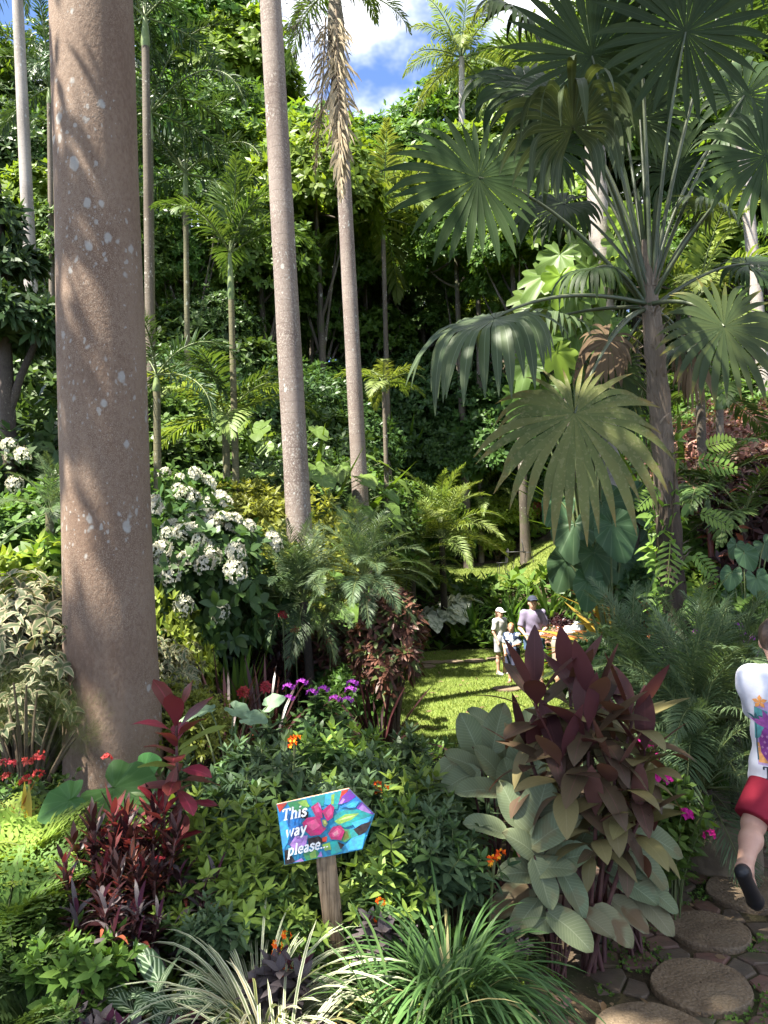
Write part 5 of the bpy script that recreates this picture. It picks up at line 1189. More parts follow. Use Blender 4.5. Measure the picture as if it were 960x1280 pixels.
# red croton head and its dark neighbours
def croton_head(mats, h, nl, L, W_, heads=1, r0=.0, droop=.6, lean=.05, prof=obov, z0=.35):
    b = MB(); sb = MB()
    for k in range(heads):
        az = k * 2.4 + .6; tip = np.array([math.cos(az) * r0, math.sin(az) * r0, h * U(.8, 1.05) if heads > 1 else h]); pts = bez((0, 0, 0), (tip[0] * .5, tip[1] * .5, tip[2] * .6), tip, 9); tube(sb, pts, np.linspace(.011, .006, 9), 6)
        n = nl; f = np.linspace(0, 1, n) ; zz = tip[2] - f * (tip[2] * (1 - z0)); a = np.arange(n) * 2.4 + U(-.3, .3, n)
        th = np.radians(18 + 75 * f ** .7) + U(-.15, .15, n); rad = np.stack([np.cos(a), np.sin(a), 0 * a], 1)
        d = rad * np.sin(th)[:, None] + np.array([0, 0, 1.]) * np.cos(th)[:, None]; nn = -rad * np.cos(th)[:, None] + np.array([0, 0, 1.]) * np.sin(th)[:, None]
        bs = np.stack([np.interp(zz, pts[:, 2], pts[:, 0]), np.interp(zz, pts[:, 2], pts[:, 1]), zz], 1)
        mi = rng.integers(0, len(mats), n); strips(b, bs, d, nn + rng.normal(size=(n, 3)) * .15, L * U(.75, 1.15, n), W_ * U(.8, 1.15, n), S=6, cols=3, prof=prof, g=droop * U(.5, 1.4, n), fold=.12, mi=mi, wave=.05)
    return [('leaves', b.build('leaves', mats)), ('stem', sb.build('stem', m_wine))]
fg(croton_head([L_['croton_red'], L_['croton_maroon'], L_['croton_maroon'], L_['croton_red'], L_['croton_maroon'], L_['sign_new']], .98, 24, .23, .088, z0=.58, droop=.9), 'croton', 'tall croton with crimson leaves before the big trunk', 'croton', 222, 1000, 3.85, 1.08, 'crotons', 0.)
fg(croton_head([L_['croton_red'], L_['croton_maroon']], .66, 22, .19, .052, z0=.45), 'croton', 'lower crimson croton tucked under the tall one', 'croton', 205, 1000, 3.75, 1.0, 'crotons', 1.)
KD = [croton_head([L_['croton_black'], L_['croton_black'], L_['croton_maroon']], .62, 42, .115, .026, heads=6, r0=.13, prof=lance, z0=.3) for _ in range(2)]
KD2 = croton_head([L_['croton_black'], L_['croton_black'], L_['purple']], .45, 34, .15, .026, heads=4, r0=.10, droop=1.6, prof=lance, z0=.25)
for i, (px, d, kk, s, l) in enumerate([(128, 3.75, KD[0], 1.0, 'blackish croton beside the light ferns'), (165, 3.8, KD[1], 1.08, 'blackish croton right below the crimson leaves'), (190, 3.6, KD[0], .92, 'dark maroon croton above the striped leaves'), (110, 3.55, KD[1], .85, 'dark maroon croton leaning over the ferns'), (150, 3.5, KD[0], .8, 'low blackish croton with drooping leaves'),
                                       (145, 3.3, KD2, .9, 'dark drooping tuft under the blackish crotons'), (120, 3.35, KD2, .85, 'dark drooping tuft beside the lacy ferns'), (175, 3.35, KD2, .75, 'dark drooping tuft above the purple leaves'), (245, 3.55, KD2, .9, 'dark tuft between striped leaves and shrub')]):
    fg(kk, 'croton', l, 'croton', px, 1100, d, s, 'crotons')
# round elephant ear leaves
leaf_plant('elephant_ear', 'bright round green leaves at the foot of the big trunk', on_ground(140, 1000, 4.5), 'elephant', [(142, 985, .25, 0, -15), (88, 1000, .17, -.25, 200), (178, 966, .13, .2, 40)], 4.5, face=(.05, -.55, .85), lobe=.75, sharp=.5, wid=1.15, droop=.25, na=44)
# ferns at the frame edge
KFl = fern(L_['fern_lime'], 12, .50); KFm = fern(L_['fern'], 12, .55); KFd = fern(L_['fern_dim'], 12, .50)
for i, (px, d, kk, s, dz, l) in enumerate([(30, 4.0, KFl, 1.0, .25, 'lime fern beside the bright round leaves'), (75, 3.95, KFl, .85, .2, 'lime fern against the blackish crotons'), (-5, 3.8, KFl, 1.0, .2, 'lime fern cut by the frame edge'), (55, 3.6, KFm, 1.0, .12, 'mid green lacy fern below the lime ferns'), (5, 3.45, KFm, 1.0, .1, 'mid green lacy fern at the frame edge'),
                                           (45, 3.3, KFd, 1.0, .05, 'dull green lacy fern beside the dark tufts'), (0, 3.2, KFd, 1.0, .02, 'dull green lacy fern low at the frame edge'), (80, 3.25, KFd, .9, 0, 'dull green lacy fern by the purple leaves'), (40, 3.0, KFd, .95, 0, 'lowest dull green fern in the frame corner'), (100, 4.2, KFl, .7, .2, 'small lime fern under the round leaf'), (20, 4.5, KFl, .9, .15, 'lime fern before the red flowered bush')]):
    fg(kk, 'fern', l, 'fern', px, 1150, d, s, 'lacy ferns', None, dz)
kvine = whorl_shrub([L_['mid'], L_['cover']], .34, .22, 9, .085, .04, nodes=5, S=3, cols=2, prof=ovate, curl=.3)
for i, (px, d, l) in enumerate([(70, 3.15, 'leafy trailing plant under the lacy ferns'), (110, 3.1, 'leafy trailing plant beside the purple leaves'), (30, 3.35, 'leafy plant between the lacy ferns'), (60, 4.1, 'yellow green leafy plant behind the lime ferns'), (20, 4.2, 'yellow green leafy plant at the frame edge')]):
    fg(kvine, 'trailing_plant', l, 'plant', px, 1200, d, 1.1, 'trailing leafy plants')
# far left small bushes
kfl = whorl_shrub([L_['dark'], L_['mid']], .55, .32, 12, .075, .032, nodes=6, S=3, cols=2) + [('flower_cluster', flower_ball([L_['flower_red'], L_['flower_pink']], .028, 10, .022, .016), Matrix.Translation((U(-.3, .3), U(-.3, .1), U(.45, .6)))) for _ in range(5)]
fg(kfl, 'flowering_bush', 'small dark bush dotted with red flowers by the big trunk', 'bush', 58, 950, 4.9, 1.0, 'red flowered bushes')
fg(kfl, 'flowering_bush', 'small dark bush with red flowers under the feathery conifer', 'bush', 25, 950, 5.1, .9, 'red flowered bushes')
shrub('brom_red', None, -12, 1000, 4.6, 'bromeliad', 'bromeliad', label='coppery bromeliad at the frame edge under the conifer'); shrub('brom_gold', None, 32, 1000, 4.5, 'bromeliad', 'bromeliad', label='pale bromeliad before the red flowered bush'); shrub('brom_red', None, 40, 1010, 4.6, 'bromeliad', 'bromeliad', label='red bromeliad beside the bright round leaf')
# striped prayer plants, purple leaves
KP = clump([L_['prayer']], 9, .26, .085, (12, 62), (.5, 1.4), .03, S=7, prof=petiolate, fold=.06, curl=.2)
for px, d, s, l in [(210, 3.12, 1.0, 'striped leaved plant below the dark maroon croton'), (180, 3.02, .85, 'striped leaved plant beside the dark drooping tuft'), (232, 2.98, .8, 'striped leaved plant next to the pale grass'), (200, 2.86, .7, 'lowest striped leaved plant near the frame edge')]:
    fg(KP, 'striped_plant', l, 'plant', px, 1180, d, s, 'striped leaved plants', None, .10)
KPu = whorl_shrub([L_['purple'], L_['purple']], .22, .12, 4, .10, .052, nodes=3, per=3, S=4, cols=3, prof=ovate, stemmat=m_wine)
og = flower_ball([L_['flower_orange']], .015, 9, .013, .008, 1.2)
def with_fl(kk, n, r, z0, z1): return kk + [('flower_cluster', og, Matrix.Translation((U(-r, r), U(-r, r * .2), U(z0, z1)))) for _ in range(n)]
KO = whorl_shrub([L_['purple'], L_['purple']], .30, .14, 6, .11, .048, nodes=4, per=3, S=4, cols=3, prof=ovate, stemmat=m_wine)
for px, d, s, l in [(110, 2.95, 1.0, 'purple leaved plant near the lower frame corner'), (130, 2.85, .9, 'purple leaved plant cut by the bottom edge'), (215, 2.85, .8, 'purple leaved plant beneath the striped leaves'), (250, 3.55, 1.0, 'purple leaved plant behind the pale grass'), (640, 3.75, .8, 'purple leaved plant at the foot of the paddle leaves')]:
    fg(KPu, 'purple_plant', l, 'plant', px, 1230, d, s, 'purple leaved plants')
for px, d, s, n, l in [(352, 3.08, 1.0, 5, 'dark leaved plant with orange flowers beside the pale grass'), (400, 2.74, .7, 5, 'dark leaved plant with orange flowers at the post foot'), (498, 3.45, .8, 1, 'dark leaved plant between post and green grass'), (474, 3.45, 1.0, 2, 'tall dark leaved plant with few orange flowers by the post'), (450, 2.74, .6, 1, 'dark leaves under the green grass clump')]:
    fg(with_fl(KO, n, .09, .22, .34), 'firecracker_plant', l, 'plant', px, 1200, d, s, 'orange flowered dark plants')
for px, py, d, l in [(358, 928, 4.6, 'orange red bloom among the blue green leaves'), (462, 990, 4.2, 'red bloom above the pointed sign end'), (605, 1075, 3.75, 'orange bloom on purple leaves by the paddle leaves')]:
    p = P(px, py, d); z = HH(p[0], p[1]); kk = [('stalk', KR[0][1], Matrix.Diagonal((1, 1, (p[2] - z) / .78, 1)))] + [('flower_cluster', og, Matrix.Translation((.05 + U(-.03, .03), U(-.03, .03), p[2] - z + U(-.02, .03))) @ Matrix.Diagonal((1.3, 1.3, 1.3, 1))) for _ in range(3)]
    put(kk, 'firecracker_flower', l, 'flower', (p[0], p[1], z), 0., 1., 'orange flowered dark plants')
# grass clumps
fg(clump([L_['grass_white']], 460, .54, .0125, (0, 72), (1.3, 2.9), .09, S=8), 'grass_clump', 'pale striped grass clump spilling forward beside the sign post', 'grass', 322, 1215, 3.05, .92, 'grass clumps')
fg(clump([L_['grass_white']], 90, .42, .012, (20, 80), (1.2, 2.6), .07, S=8), 'grass_clump', 'smaller pale striped grass tuft at the bottom edge', 'grass', 350, 1270, 2.75, 1.0, 'grass clumps')
fg(clump([L_['grass_green']], 760, .49, .0112, (0, 78), (1.6, 3.3), .10, S=9), 'grass_clump', 'large dark green grass clump at the path edge', 'grass', 562, 1225, 3.2, 1.0, 'grass clumps')
fg(clump([L_['grass_green']], 150, .42, .010, (20, 80), (1.0, 2.4), .08, S=8), 'grass_clump', 'lower green grass tuft beside the post foot', 'grass', 500, 1260, 2.95, 1.0, 'grass clumps')
# low creeping leaves and weeds
def creep(name, n, ins, xr, yr, L, mats, up):
    x = U(*xr, n); y = U(*yr, n); k = ins(x, y); x, y = x[k], y[k]; b = MB(); T = np.stack([x, y, H(x, y) + U(.005, up, len(x))], 1); l = U(L * .6, L * 1.3, len(x))
    rosettes(b, T, nrm(np.array([0, -.1, 1.]) + rng.normal(size=(len(x), 3)) * .4), 4, l, l * .7, (35, 80), S=2, cols=2, prof=oval, mi=rng.integers(0, len(mats), len(x)))
    return kind(part(name, b.build(name, mats)), 'stuff')
creep('creeping_leaves', 1500, lambda x, y: ~pathy(x, y), (-2.2, .8), (2.2, 3.4), .032, [L_['cover'], L_['lime']], .10)
def weed_in(x, y):
    k = np.zeros(len(x), bool)
    for q, r in [((onplane(840, 1165, 0)), .16), (onplane(800, 1190, 0), .2), (onplane(955, 1250, 0), .13), (onplane(905, 1260, 0), .15), (onplane(850, 1120, 0), .22), (onplane(760, 1240, 0), .08), (onplane(645, 1262, .0), .12), (onplane(955, 1180, 0), .12), (onplane(880, 1090, 0), .25)]:
        k |= (np.hypot(x - q[0], y - q[1]) < r * (1 + .4 * np.sin(9 * x + 7 * y)))
    for p_, r_, _ in dpos: k &= np.hypot(x - p_[0], y - p_[1]) > r_ + .005
    return k
creep('path_weeds', 9000, weed_in, (.5, 3), (2.8, 5.6), .016, [L_['cover'], L_['mid']], .025)
# fallen leaf litter on the dark soil by the path
def litter(n):
    x = U(.4, 4.2, n); y = U(2.6, 6.6, n); b = MB(); az = U(0, 6.28, n); d = np.stack([np.cos(az), np.sin(az), U(-.1, .25, n)], 1)
    strips(b, np.stack([x, y, H(x, y) + .028], 1), d, np.array([0, 0, 1.]) + rng.normal(size=(n, 3)) * .3, U(.02, .09, n), U(.008, .03, n), S=3, cols=3, fold=.15, curl=.6)
    return kind(part('leaf_litter', b.build('leaf_litter', leaf_mat('dead_leaf', (.10, .065, .035), (.20, .14, .08), trans=.1, rough=.8, spec=.15))), 'stuff')
litter(420)
def lawn_leaves(n):
    x = U(-.3, 3.4, n); y = U(9, 20.5, n); k = lawn_in(x, y); x, y = x[k], y[k]; n = len(x); az = U(0, 6.28, n); b = MB()
    strips(b, np.stack([x, y, H(x, y) + .05], 1), np.stack([np.cos(az), np.sin(az), U(-.1, .2, n)], 1), np.array([0, 0, 1.]) + rng.normal(size=(n, 3)) * .3, U(.06, .16, n), U(.03, .07, n), S=3, cols=3, fold=.15, curl=.6)
    return kind(part('fallen_leaves', b.build('fallen_leaves', bpy.data.materials['dead_leaf'])), 'stuff')
lawn_leaves(110)

# ------------------------------------------------------------------ the tall maroon ti plant: canes with leaf heads
tb_ = on_ground(735, 1100, 4.05); tb_ = np.array(tb_)
ti = thing('ti_plant', 'tall maroon leaved plant beside the path', 'plant', tb_)
heads = [(a_, b_ + 16, c_, d_, e_) for a_, b_, c_, d_, e_ in [(668, 858, 4.05, 1.0, 0), (712, 845, 4.25, 1.0, 0), (742, 868, 4.0, 1.0, 0), (790, 885, 4.05, 1.0, 1), (806, 930, 3.95, .95, 1), (700, 935, 3.85, .95, 0), (768, 960, 3.85, .95, 2), (735, 905, 3.9, 1.0, 0), (800, 1005, 3.85, .85, 2), (772, 905, 4.3, 1.0, 1), (660, 925, 4.1, .85, 0), (745, 1010, 3.8, .7, 2)]]
for (px, py, d, s, mk) in heads:
    c = P(px, py, d) - tb_; sb = MB(); tube(sb, bez((U(-.08, .08), U(-.08, .08), -.03), (c[0] * .45, c[1] * .45, c[2] * .6), c, 10), np.linspace(.013, .009, 10), 7)
    cane = part('cane', sb.build('cane', m_wine), ti)
    n = 15; f = np.linspace(0, 1, n); a = np.arange(n) * 2.4 + U(0, 6); th = np.radians(14 + 92 * f ** .8) + U(-.12, .12, n); rad = np.stack([np.cos(a), np.sin(a), 0 * a], 1)
    dd = rad * np.sin(th)[:, None] + Z * np.cos(th)[:, None]; nn = -rad * np.cos(th)[:, None] + Z * np.sin(th)[:, None]
    tang = nrm(c * np.array([.55, .55, .4])); bs = c - tang * (f * .20)[:, None]
    mats = [L_['ti_red'], L_['ti_dark'], L_['ti_olive']]
    mi = np.where(f < .18, 0 if mk < 2 else 2, np.where(U(0, 1, n) < (.32 if mk == 0 else .65 if mk == 1 else .82), 2, 1))
    b = MB(); strips(b, bs, dd, nn + rng.normal(size=(n, 3)) * .12, (.38 - .05 * f) * s * U(.85, 1.12, n), .118 * s * U(.85, 1.15, n), S=10, cols=3, prof=petiolate, g=1.5 * U(.4, 1.5, n) * (.3 + f), start=.15, fold=.11, mi=mi)
    part('leaf_rosette', b.build('leaf_rosette', mats), cane)
# paddle leaved plants at its feet: every leaf a part
def paddles(label, basepx, d0, lst, group='paddle leaved plants'):
    base = np.array(on_ground(*basepx, d0)); t = thing('paddle_leaf_plant', label, 'plant', base, 0, group)
    for q in lst:
        px, py, L, ang, dep, fy = q[:6]; old = len(q) > 6; c = P(px, py, d0 + dep) - base
        x = nrm(np.array([math.cos(R(ang)), fy, math.sin(R(ang))])); L = L * U(.90, 1.06)
        n = np.array([U(-.4, .4), -.55, .85]); n = n if not old else np.array([U(-.3, .3), -.5, 1.])
        st = c - x * L * .5 + np.array([0, 0, .02])
        b = MB(); strips(b, st[None], x[None], n[None], L, L * .56, S=12, cols=5, prof=ovate, g=.45, fold=0, curl=.15) if False else paddle(b, st, x, n, L, L * U(.5, .6))
        lf = part('leaf', b.build('leaf', L_['calathea_old' if old else 'calathea']), t)
        sb = MB(); tube(sb, bez((U(-.05, .05), U(-.05, .05), 0), (st[0] * .5, st[1] * .5 + .02, max(st[2] * .75, .05)), st, 8), np.linspace(.009, .005, 8), 5); part('stalk', sb.build('stalk', m_wine), lf)
def paddle(b, st, x, n, L, W_):
    nu, nv = 9, 13; u = np.linspace(-1, 1, nu); N = nrm(n - x * n.dot(x)); P0 = st.copy(); D = x.copy(); Vv = []; UVs = []; ph = U(0, 6)
    for i in range(nv):
        t = i / (nv - 1); side = np.cross(D, N); w = W_ * max(.04, math.sin(PI * t ** .85) ** .52) / 2
        h = -.10 * W_ * (1 - np.abs(u)) + .06 * W_ * u ** 2 * math.sin(3 * t + ph) + .03 * W_ * np.sin(9 * t + ph) * u ** 2 * np.sign(u) + .012 * W_ * np.cos(t * 62 - np.abs(u) * 9)
        Vv.append(P0 + side * (u * w)[:, None] + N * h[:, None]); UVs.append(np.stack([(u + 1) / 2, np.full(nu, t)], 1))
        P0 = P0 + D * L / (nv - 1); D = nrm(D + np.array([0, 0, -.55]) / nv * (t > .2) - N * .25 / nv); N = nrm(N - D * N.dot(D))
    r = np.arange(nv - 1)[:, None] * nu; c = np.arange(nu - 1)[None]
    b.add(np.concatenate(Vv), np.stack([r + c, r + c + 1, r + nu + c + 1, r + nu + c], -1).reshape(-1, 4), np.concatenate(UVs))
paddles('paddle leaved plant between lawn and maroon plant', (620, 1050), 4.35, [(590, 925, .30, 110, .2, 0), (622, 915, .33, 75, .15, 0), (655, 912, .30, 60, .25, 0), (585, 955, .30, 140, .05, -.1), (618, 958, .30, 120, 0, -.1), (650, 950, .33, 80, .1, 0), (600, 988, .28, 165, -.1, -.2), (640, 985, .30, 100, -.05, -.1), (575, 975, .26, 190, 0, -.3), (665, 975, .28, 70, 0, 0), (628, 935, .30, 95, .3, 0), (610, 905, .28, 130, .4, 0), (560, 960, .24, 200, .1, -.3)])
paddles('large paddle leaved plant at the front of the maroon plant', (690, 1130), 3.95, [(672, 1022, .36, 75, -.02, 0), (610, 1035, .28, 150, .05, -.2), (640, 1010, .28, 110, .05, 0), (700, 1000, .33, 65, .1, 0), (690, 1040, .30, 40, -.1, -.2), (660, 1060, .30, 130, -.1, -.2), (685, 1085, .26, 20, -.15, -.4), (718, 1115, .27, -60, -.15, -.4), (682, 1108, .26, -70, -.2, -.5), (706, 1075, .28, 30, -.12, -.2), (640, 1125, .28, 200, -.1, -.4, 1), (685, 1150, .26, 185, -.2, -.5), (715, 1165, .26, -30, -.25, -.5), (745, 1155, .24, -20, -.15, -.5, 1), (655, 1150, .26, 215, -.2, -.5), (770, 1160, .26, -40, -.1, -.5, 1), (730, 1045, .28, 60, 0, 0), (655, 1092, .26, 160, -.15, -.3)])
paddles('paddle leaved plant drooping over the stepping stones', (790, 1080), 4.15, [(760, 1040, .30, 30, -.05, -.2), (800, 1055, .30, -30, 0, -.3), (815, 1085, .30, -40, -.1, -.4), (795, 1110, .30, -20, -.15, -.4), (825, 1120, .28, -25, -.1, -.4), (775, 1085, .28, -10, -.1, -.3), (820, 1140, .28, -40, -.15, -.5, 1), (790, 1145, .26, -30, -.2, -.5, 1), (830, 1055, .26, -20, .1, -.2), (770, 1010, .28, 60, .1, 0), (740, 980, .28, 90, .15, 0), (812, 1010, .26, 20, .1, -.1, 1)])
# unseen tree added behind the camera to shade the sign bed and fan palm
cm = MB(); bush_mb(cm, (9.0, 7.2, 2.3), nclump=104, tips=30, m=6, L=.26, W_=.12, S=2, cols=2, low=-.8, cr=.22, g=.4, shell=(.2, .9))
cme = cm.build('crown', [L_['hill_dark']])
tree('wide unseen tree added behind the viewpoint for shade', (-5.5, -3.5, HH(-5.5, -3.5)), 0, .35, m_bark, cme, 11.5, 1.0, None, limbs=9, lean=(4.6, 5.0), crad=6, name='added_shade_tree', rz=0.)
# ------------------------------------------------------------------ bodies: smooth fields turned into one surface
def cone(p, a, b, ra, rb):
    a = np.asarray(a, float); b = np.asarray(b, float); ba = b - a; t = np.clip(((p - a) @ ba) / max(ba @ ba, 1e-9), 0, 1)
    return np.linalg.norm(p - a - t[..., None] * ba, axis=-1) - (ra + (rb - ra) * t)
def ell(p, c, r, rotz=0.):
    q = p - np.asarray(c, float); r = np.asarray(r, float)
    if rotz: cz, sz = math.cos(rotz), math.sin(rotz); q = np.stack([q[..., 0] * cz + q[..., 1] * sz, -q[..., 0] * sz + q[..., 1] * cz, q[..., 2]], -1)
    k0 = np.linalg.norm(q / r, axis=-1); k1 = np.linalg.norm(q / r ** 2, axis=-1); return k0 * (k0 - 1) / np.maximum(k1, 1e-6)
def smin(a, b, k):
    h = np.clip(.5 + .5 * (b - a) / k, 0, 1); return b + (a - b) * h - k * h * (1 - h)
def surface(fn, lo, hi, res):
    lo = np.asarray(lo, float); n = np.ceil((np.asarray(hi) - lo) / res).astype(int) + 1
    ax_ = [lo[i] + np.arange(n[i]) * res for i in range(3)]; Pg = np.stack(np.meshgrid(*ax_, indexing='ij'), -1); f = fn(Pg)
    s = f < 0; idx = -np.ones(np.array(f.shape) - 1, int)
    c = np.zeros(idx.shape, int)
    for o in np.ndindex(2, 2, 2): c += s[o[0]:o[0] + idx.shape[0], o[1]:o[1] + idx.shape[1], o[2]:o[2] + idx.shape[2]]
    act = (c > 0) & (c < 8); idx[act] = np.arange(act.sum()); cells = np.argwhere(act); acc = np.zeros((len(cells), 3)); cnt = np.zeros(len(cells))
    cor = list(np.ndindex(2, 2, 2))
    for i, a in enumerate(cor):
        for b in cor[i + 1:]:
            if sum(abs(np.array(a) - b)) != 1: continue
            A = cells + a; B = cells + b; fa = f[A[:, 0], A[:, 1], A[:, 2]]; fb = f[B[:, 0], B[:, 1], B[:, 2]]; m = (fa < 0) != (fb < 0)
            t = np.where(m, fa / np.where(np.abs(fa - fb) < 1e-12, 1, fa - fb), 0)[:, None]; acc += np.where(m[:, None], A + (B - A) * t, 0); cnt += m
    V = lo + acc / cnt[:, None] * res; F = []
    for d in range(3):
        e = [0, 0, 0]; e[d] = 1; sl0 = tuple(slice(0, f.shape[k] - e[k]) for k in range(3)); sl1 = tuple(slice(e[k], None) for k in range(3))
        ch = s[sl0] != s[sl1]; E = np.argwhere(ch); u, w = (d + 1) % 3, (d + 2) % 3
        E = E[(E[:, u] > 0) & (E[:, w] > 0) & (E[:, u] < f.shape[u] - 1) & (E[:, w] < f.shape[w] - 1)]
        q = []
        for du, dw in ((-1, -1), (0, -1), (0, 0), (-1, 0)):
            Q = E.copy(); Q[:, u] += du; Q[:, w] += dw; q.append(idx[Q[:, 0], Q[:, 1], Q[:, 2]])
        q = np.stack(q, 1); inside = s[E[:, 0], E[:, 1], E[:, 2]]; q[~inside] = q[~inside][:, ::-1]; F.append(q)
    return V, np.concatenate(F)
def smesh(name, fn, lo, hi, res, mat, relax=1):
    V, F = surface(fn, lo, hi, res)
    for _ in range(relax):
        S = np.zeros_like(V); C = np.zeros(len(V))
        for a in range(4): np.add.at(S, F[:, a], V[F[:, (a + 1) % 4]] + V[F[:, (a + 3) % 4]]); np.add.at(C, F[:, a], 2)
        V = V * .5 + S / C[:, None] * .5
    b = MB(); b.add(V, F); return b.build(name, mat)
m_skin = plain('skin', (.50, .30, .22), (.46, .26, .19), .5, .35, 14)
m_skin2 = plain('tanned_skin', (.42, .235, .165), (.38, .21, .14), .5, .35, 14)
m_hair = plain('dark_hair', (.035, .022, .016), (.06, .038, .026), .5, .4, 60)
m_hairb = plain('brown_hair', (.10, .05, .028), (.06, .03, .018), .5, .4, 60)
def cloth(name, c, c2=None, rough=.85): return plain(name, c, c2 or tuple(x * .88 for x in c), rough, .15, 9, .25, 26)

class Figure:
    """joint positions (metres, local, facing -Y unless turned); builds one skin surface and clothes as shells"""
    def __init__(s, J, k=1., girth=1.): s.J = {a: np.array(b, float) for a, b in J.items()}; s.k = k; s.g = girth
    def limbs(s, p, off=0., arms=True, legs=True, upto=None):
        J, k, g = s.J, s.k, s.g; f = None
        def add(a, b, ra, rb, sm_=.03):
            nonlocal f
            d = cone(p, J[a], J[b], (ra * g) * k + off, (rb * g) * k + off); f = d if f is None else smin(f, d, sm_ * k)
        for q in 'lr':
            if legs: add('hip_' + q, 'knee_' + q, .082, .056); add('knee_' + q, 'ank_' + q, .056, .036); 
            if legs: 
                c = J['knee_' + q] * .68 + J['ank_' + q] * .32 + s.back * .022 * k; f = smin(f, np.linalg.norm(p - c, axis=-1) - .052 * g * k - off, .04 * k)
                add('ank_' + q, 'toe_' + q, .038, .028)
            if arms: add('sho_' + q, 'elb_' + q, .046, .038); add('elb_' + q, 'wri_' + q, .038, .025)
        return f
    def torso(s, p, off=0.):
        J, k, g = s.J, s.k, s.g; pel = (J['hip_l'] + J['hip_r']) / 2; nk = J['neck']; mid = pel * .45 + nk * .55
        yaw = math.atan2(*(J['sho_r'] - J['sho_l'])[[1, 0]])
        f = ell(p, pel + [0, 0, .03 * k], np.array([.165, .115, .13]) * k * g + off, yaw); f = smin(f, ell(p, pel * .62 + nk * .38, np.array([.150, .105, .19]) * k * g + off, yaw), .06 * k)
        f = smin(f, ell(p, pel * .22 + nk * .78 + [0, 0, -.04 * k], np.array([.168, .108, .17]) * k * g + off, yaw), .06 * k)
        f = smin(f, cone(p, J['sho_l'], J['sho_r'], .058 * k * g + off, .058 * k * g + off), .06 * k)
        for q in 'lr': f = smin(f, cone(p, J['hip_' + q], pel + (J['hip_' + q] - pel) * 1.0 + [0, 0, .05 * k], .09 * k * g + off, .09 * k * g + off), .04 * k)
        return f
    def head(s, p):
        J, k = s.J, s.k; h = J['head']; fw = s.face; up_ = nrm(h - J['neck']) * .3 + np.array([0, 0, .7])
        f = ell(p, h + [0, 0, .02 * k], np.array([.076, .092, .10]) * k, s.hyaw); f = smin(f, ell(p, h + fw * .022 * k - [0, 0, .055 * k], np.array([.058, .066, .066]) * k, s.hyaw), .03 * k)
        f = smin(f, cone(p, J['neck'] - [0, 0, .03 * k], h - fw * .015 * k - [0, 0, .03 * k], .056 * k, .052 * k), .03 * k)
        f = smin(f, cone(p, h + fw * .085 * k + [0, 0, .005 * k], h + fw * .105 * k - [0, 0, .028 * k], .008 * k, .014 * k), .012 * k)   # nose
        sd = np.cross(fw, [0, 0, 1])
        for e in (-1, 1):
            f = smin(f, ell(p, h + sd * e * .078 * k - [0, 0, .012 * k], np.array([.014, .02, .032]) * k, s.hyaw), .01 * k)          # ear
            f = np.maximum(f, -(np.linalg.norm(p - (h + fw * .100 * k + sd * e * .032 * k + [0, 0, .018 * k]), axis=-1) - .017 * k))   # eye socket
        f = np.maximum(f, -cone(p, h + fw * .094 * k + sd * .02 * k - [0, 0, .062 * k], h + fw * .094 * k - sd * .02 * k - [0, 0, .062 * k], .006 * k, .006 * k))  # mouth
        return f
    def hands(s, p, f):
        J, k = s.J, s.k
        for q in 'lr':
            w = J['wri_' + q]; d = nrm(J.get('hand_' + q, w + (w - J['elb_' + q])) - w); sd = nrm(np.cross(d, [0.1, .3, 1])); nn = np.cross(sd, d); c = w + d * .045 * k
            f = smin(f, cone(p, w, w + d * .085 * k, .026 * k, .030 * k), .02 * k)
            for i, (o, L) in enumerate([(-.027, .068), (-.009, .078), (.009, .074), (.027, .058)]):
                a = w + d * .085 * k + sd * o * k; m = a + d * L * .55 * k - nn * .010 * k; e = m + d * L * .4 * k - nn * .022 * k
                f = np.minimum(f, np.minimum(cone(p, a, m, .0095 * k, .0085 * k), cone(p, m, e, .0085 * k, .007 * k)))
            a = w + d * .03 * k - sd * .028 * k; m = a + d * .035 * k - sd * .028 * k - nn * .01 * k; f = smin(f, np.minimum(cone(p, a, m, .013 * k, .010 * k), cone(p, m, m + d * .03 * k, .010 * k, .008 * k)), .008 * k)
        return f
    def prep(s):
        v = s.J['sho_r'] - s.J['sho_l']; fwd = nrm(np.cross([0, 0, 1.], v)); s.back = -fwd * 1.0
        s.face = nrm(s.J['look']) if 'look' in s.J else fwd; s.hyaw = math.atan2(s.face[1], s.face[0]) - PI / 2
        allp = np.array([b for a, b in s.J.items() if a != 'look']); s.lo = allp.min(0) - .22 * s.k; s.hi = allp.max(0) + .22 * s.k
        return s
    def body(s, res, mat):
        def fn(p):
            f = smin(s.limbs(p), s.torso(p), .05 * s.k); f = smin(f, s.head(p), .02 * s.k); return s.hands(p, f)
        return smesh('body', fn, s.lo, s.hi, res, mat)
    def shirt(s, res, mat, hem, sleeve=.9, off=.014, loose=.0, name='shirt'):
        J, k = s.J, s.k; up_ = np.array([0, 0, 1.])
        def fn(p):
            f = s.torso(p, off * k)
            z = p[..., 2]; f = f - loose * k * np.clip((J['sho_l'][2] - z) / (.6 * k), 0, 1)
            for q in 'lr':
                a, b = J['sho_' + q], J['elb_' + q]; e = a + (b - a) * sleeve; sl = cone(p, a, e, .064 * k * s.g + off * .3, .062 * k * s.g); ax_ = nrm(b - a)
                sl = np.maximum(sl, (p - e) @ ax_); f = smin(f, sl, .035 * k)
            f = np.maximum(f, hem - z - .006 * np.sin(p[..., 0] * 30)) + .008 * k * np.sin(p[..., 0] * 22 + 2.5 * np.sin(z * 11) + p[..., 1] * 9) * np.sin(z * 17 + p[..., 0] * 8); return np.maximum(f, -(ell(p, J['neck'] + [0, 0, .035 * k], np.array([.068, .068, .05]) * k)))
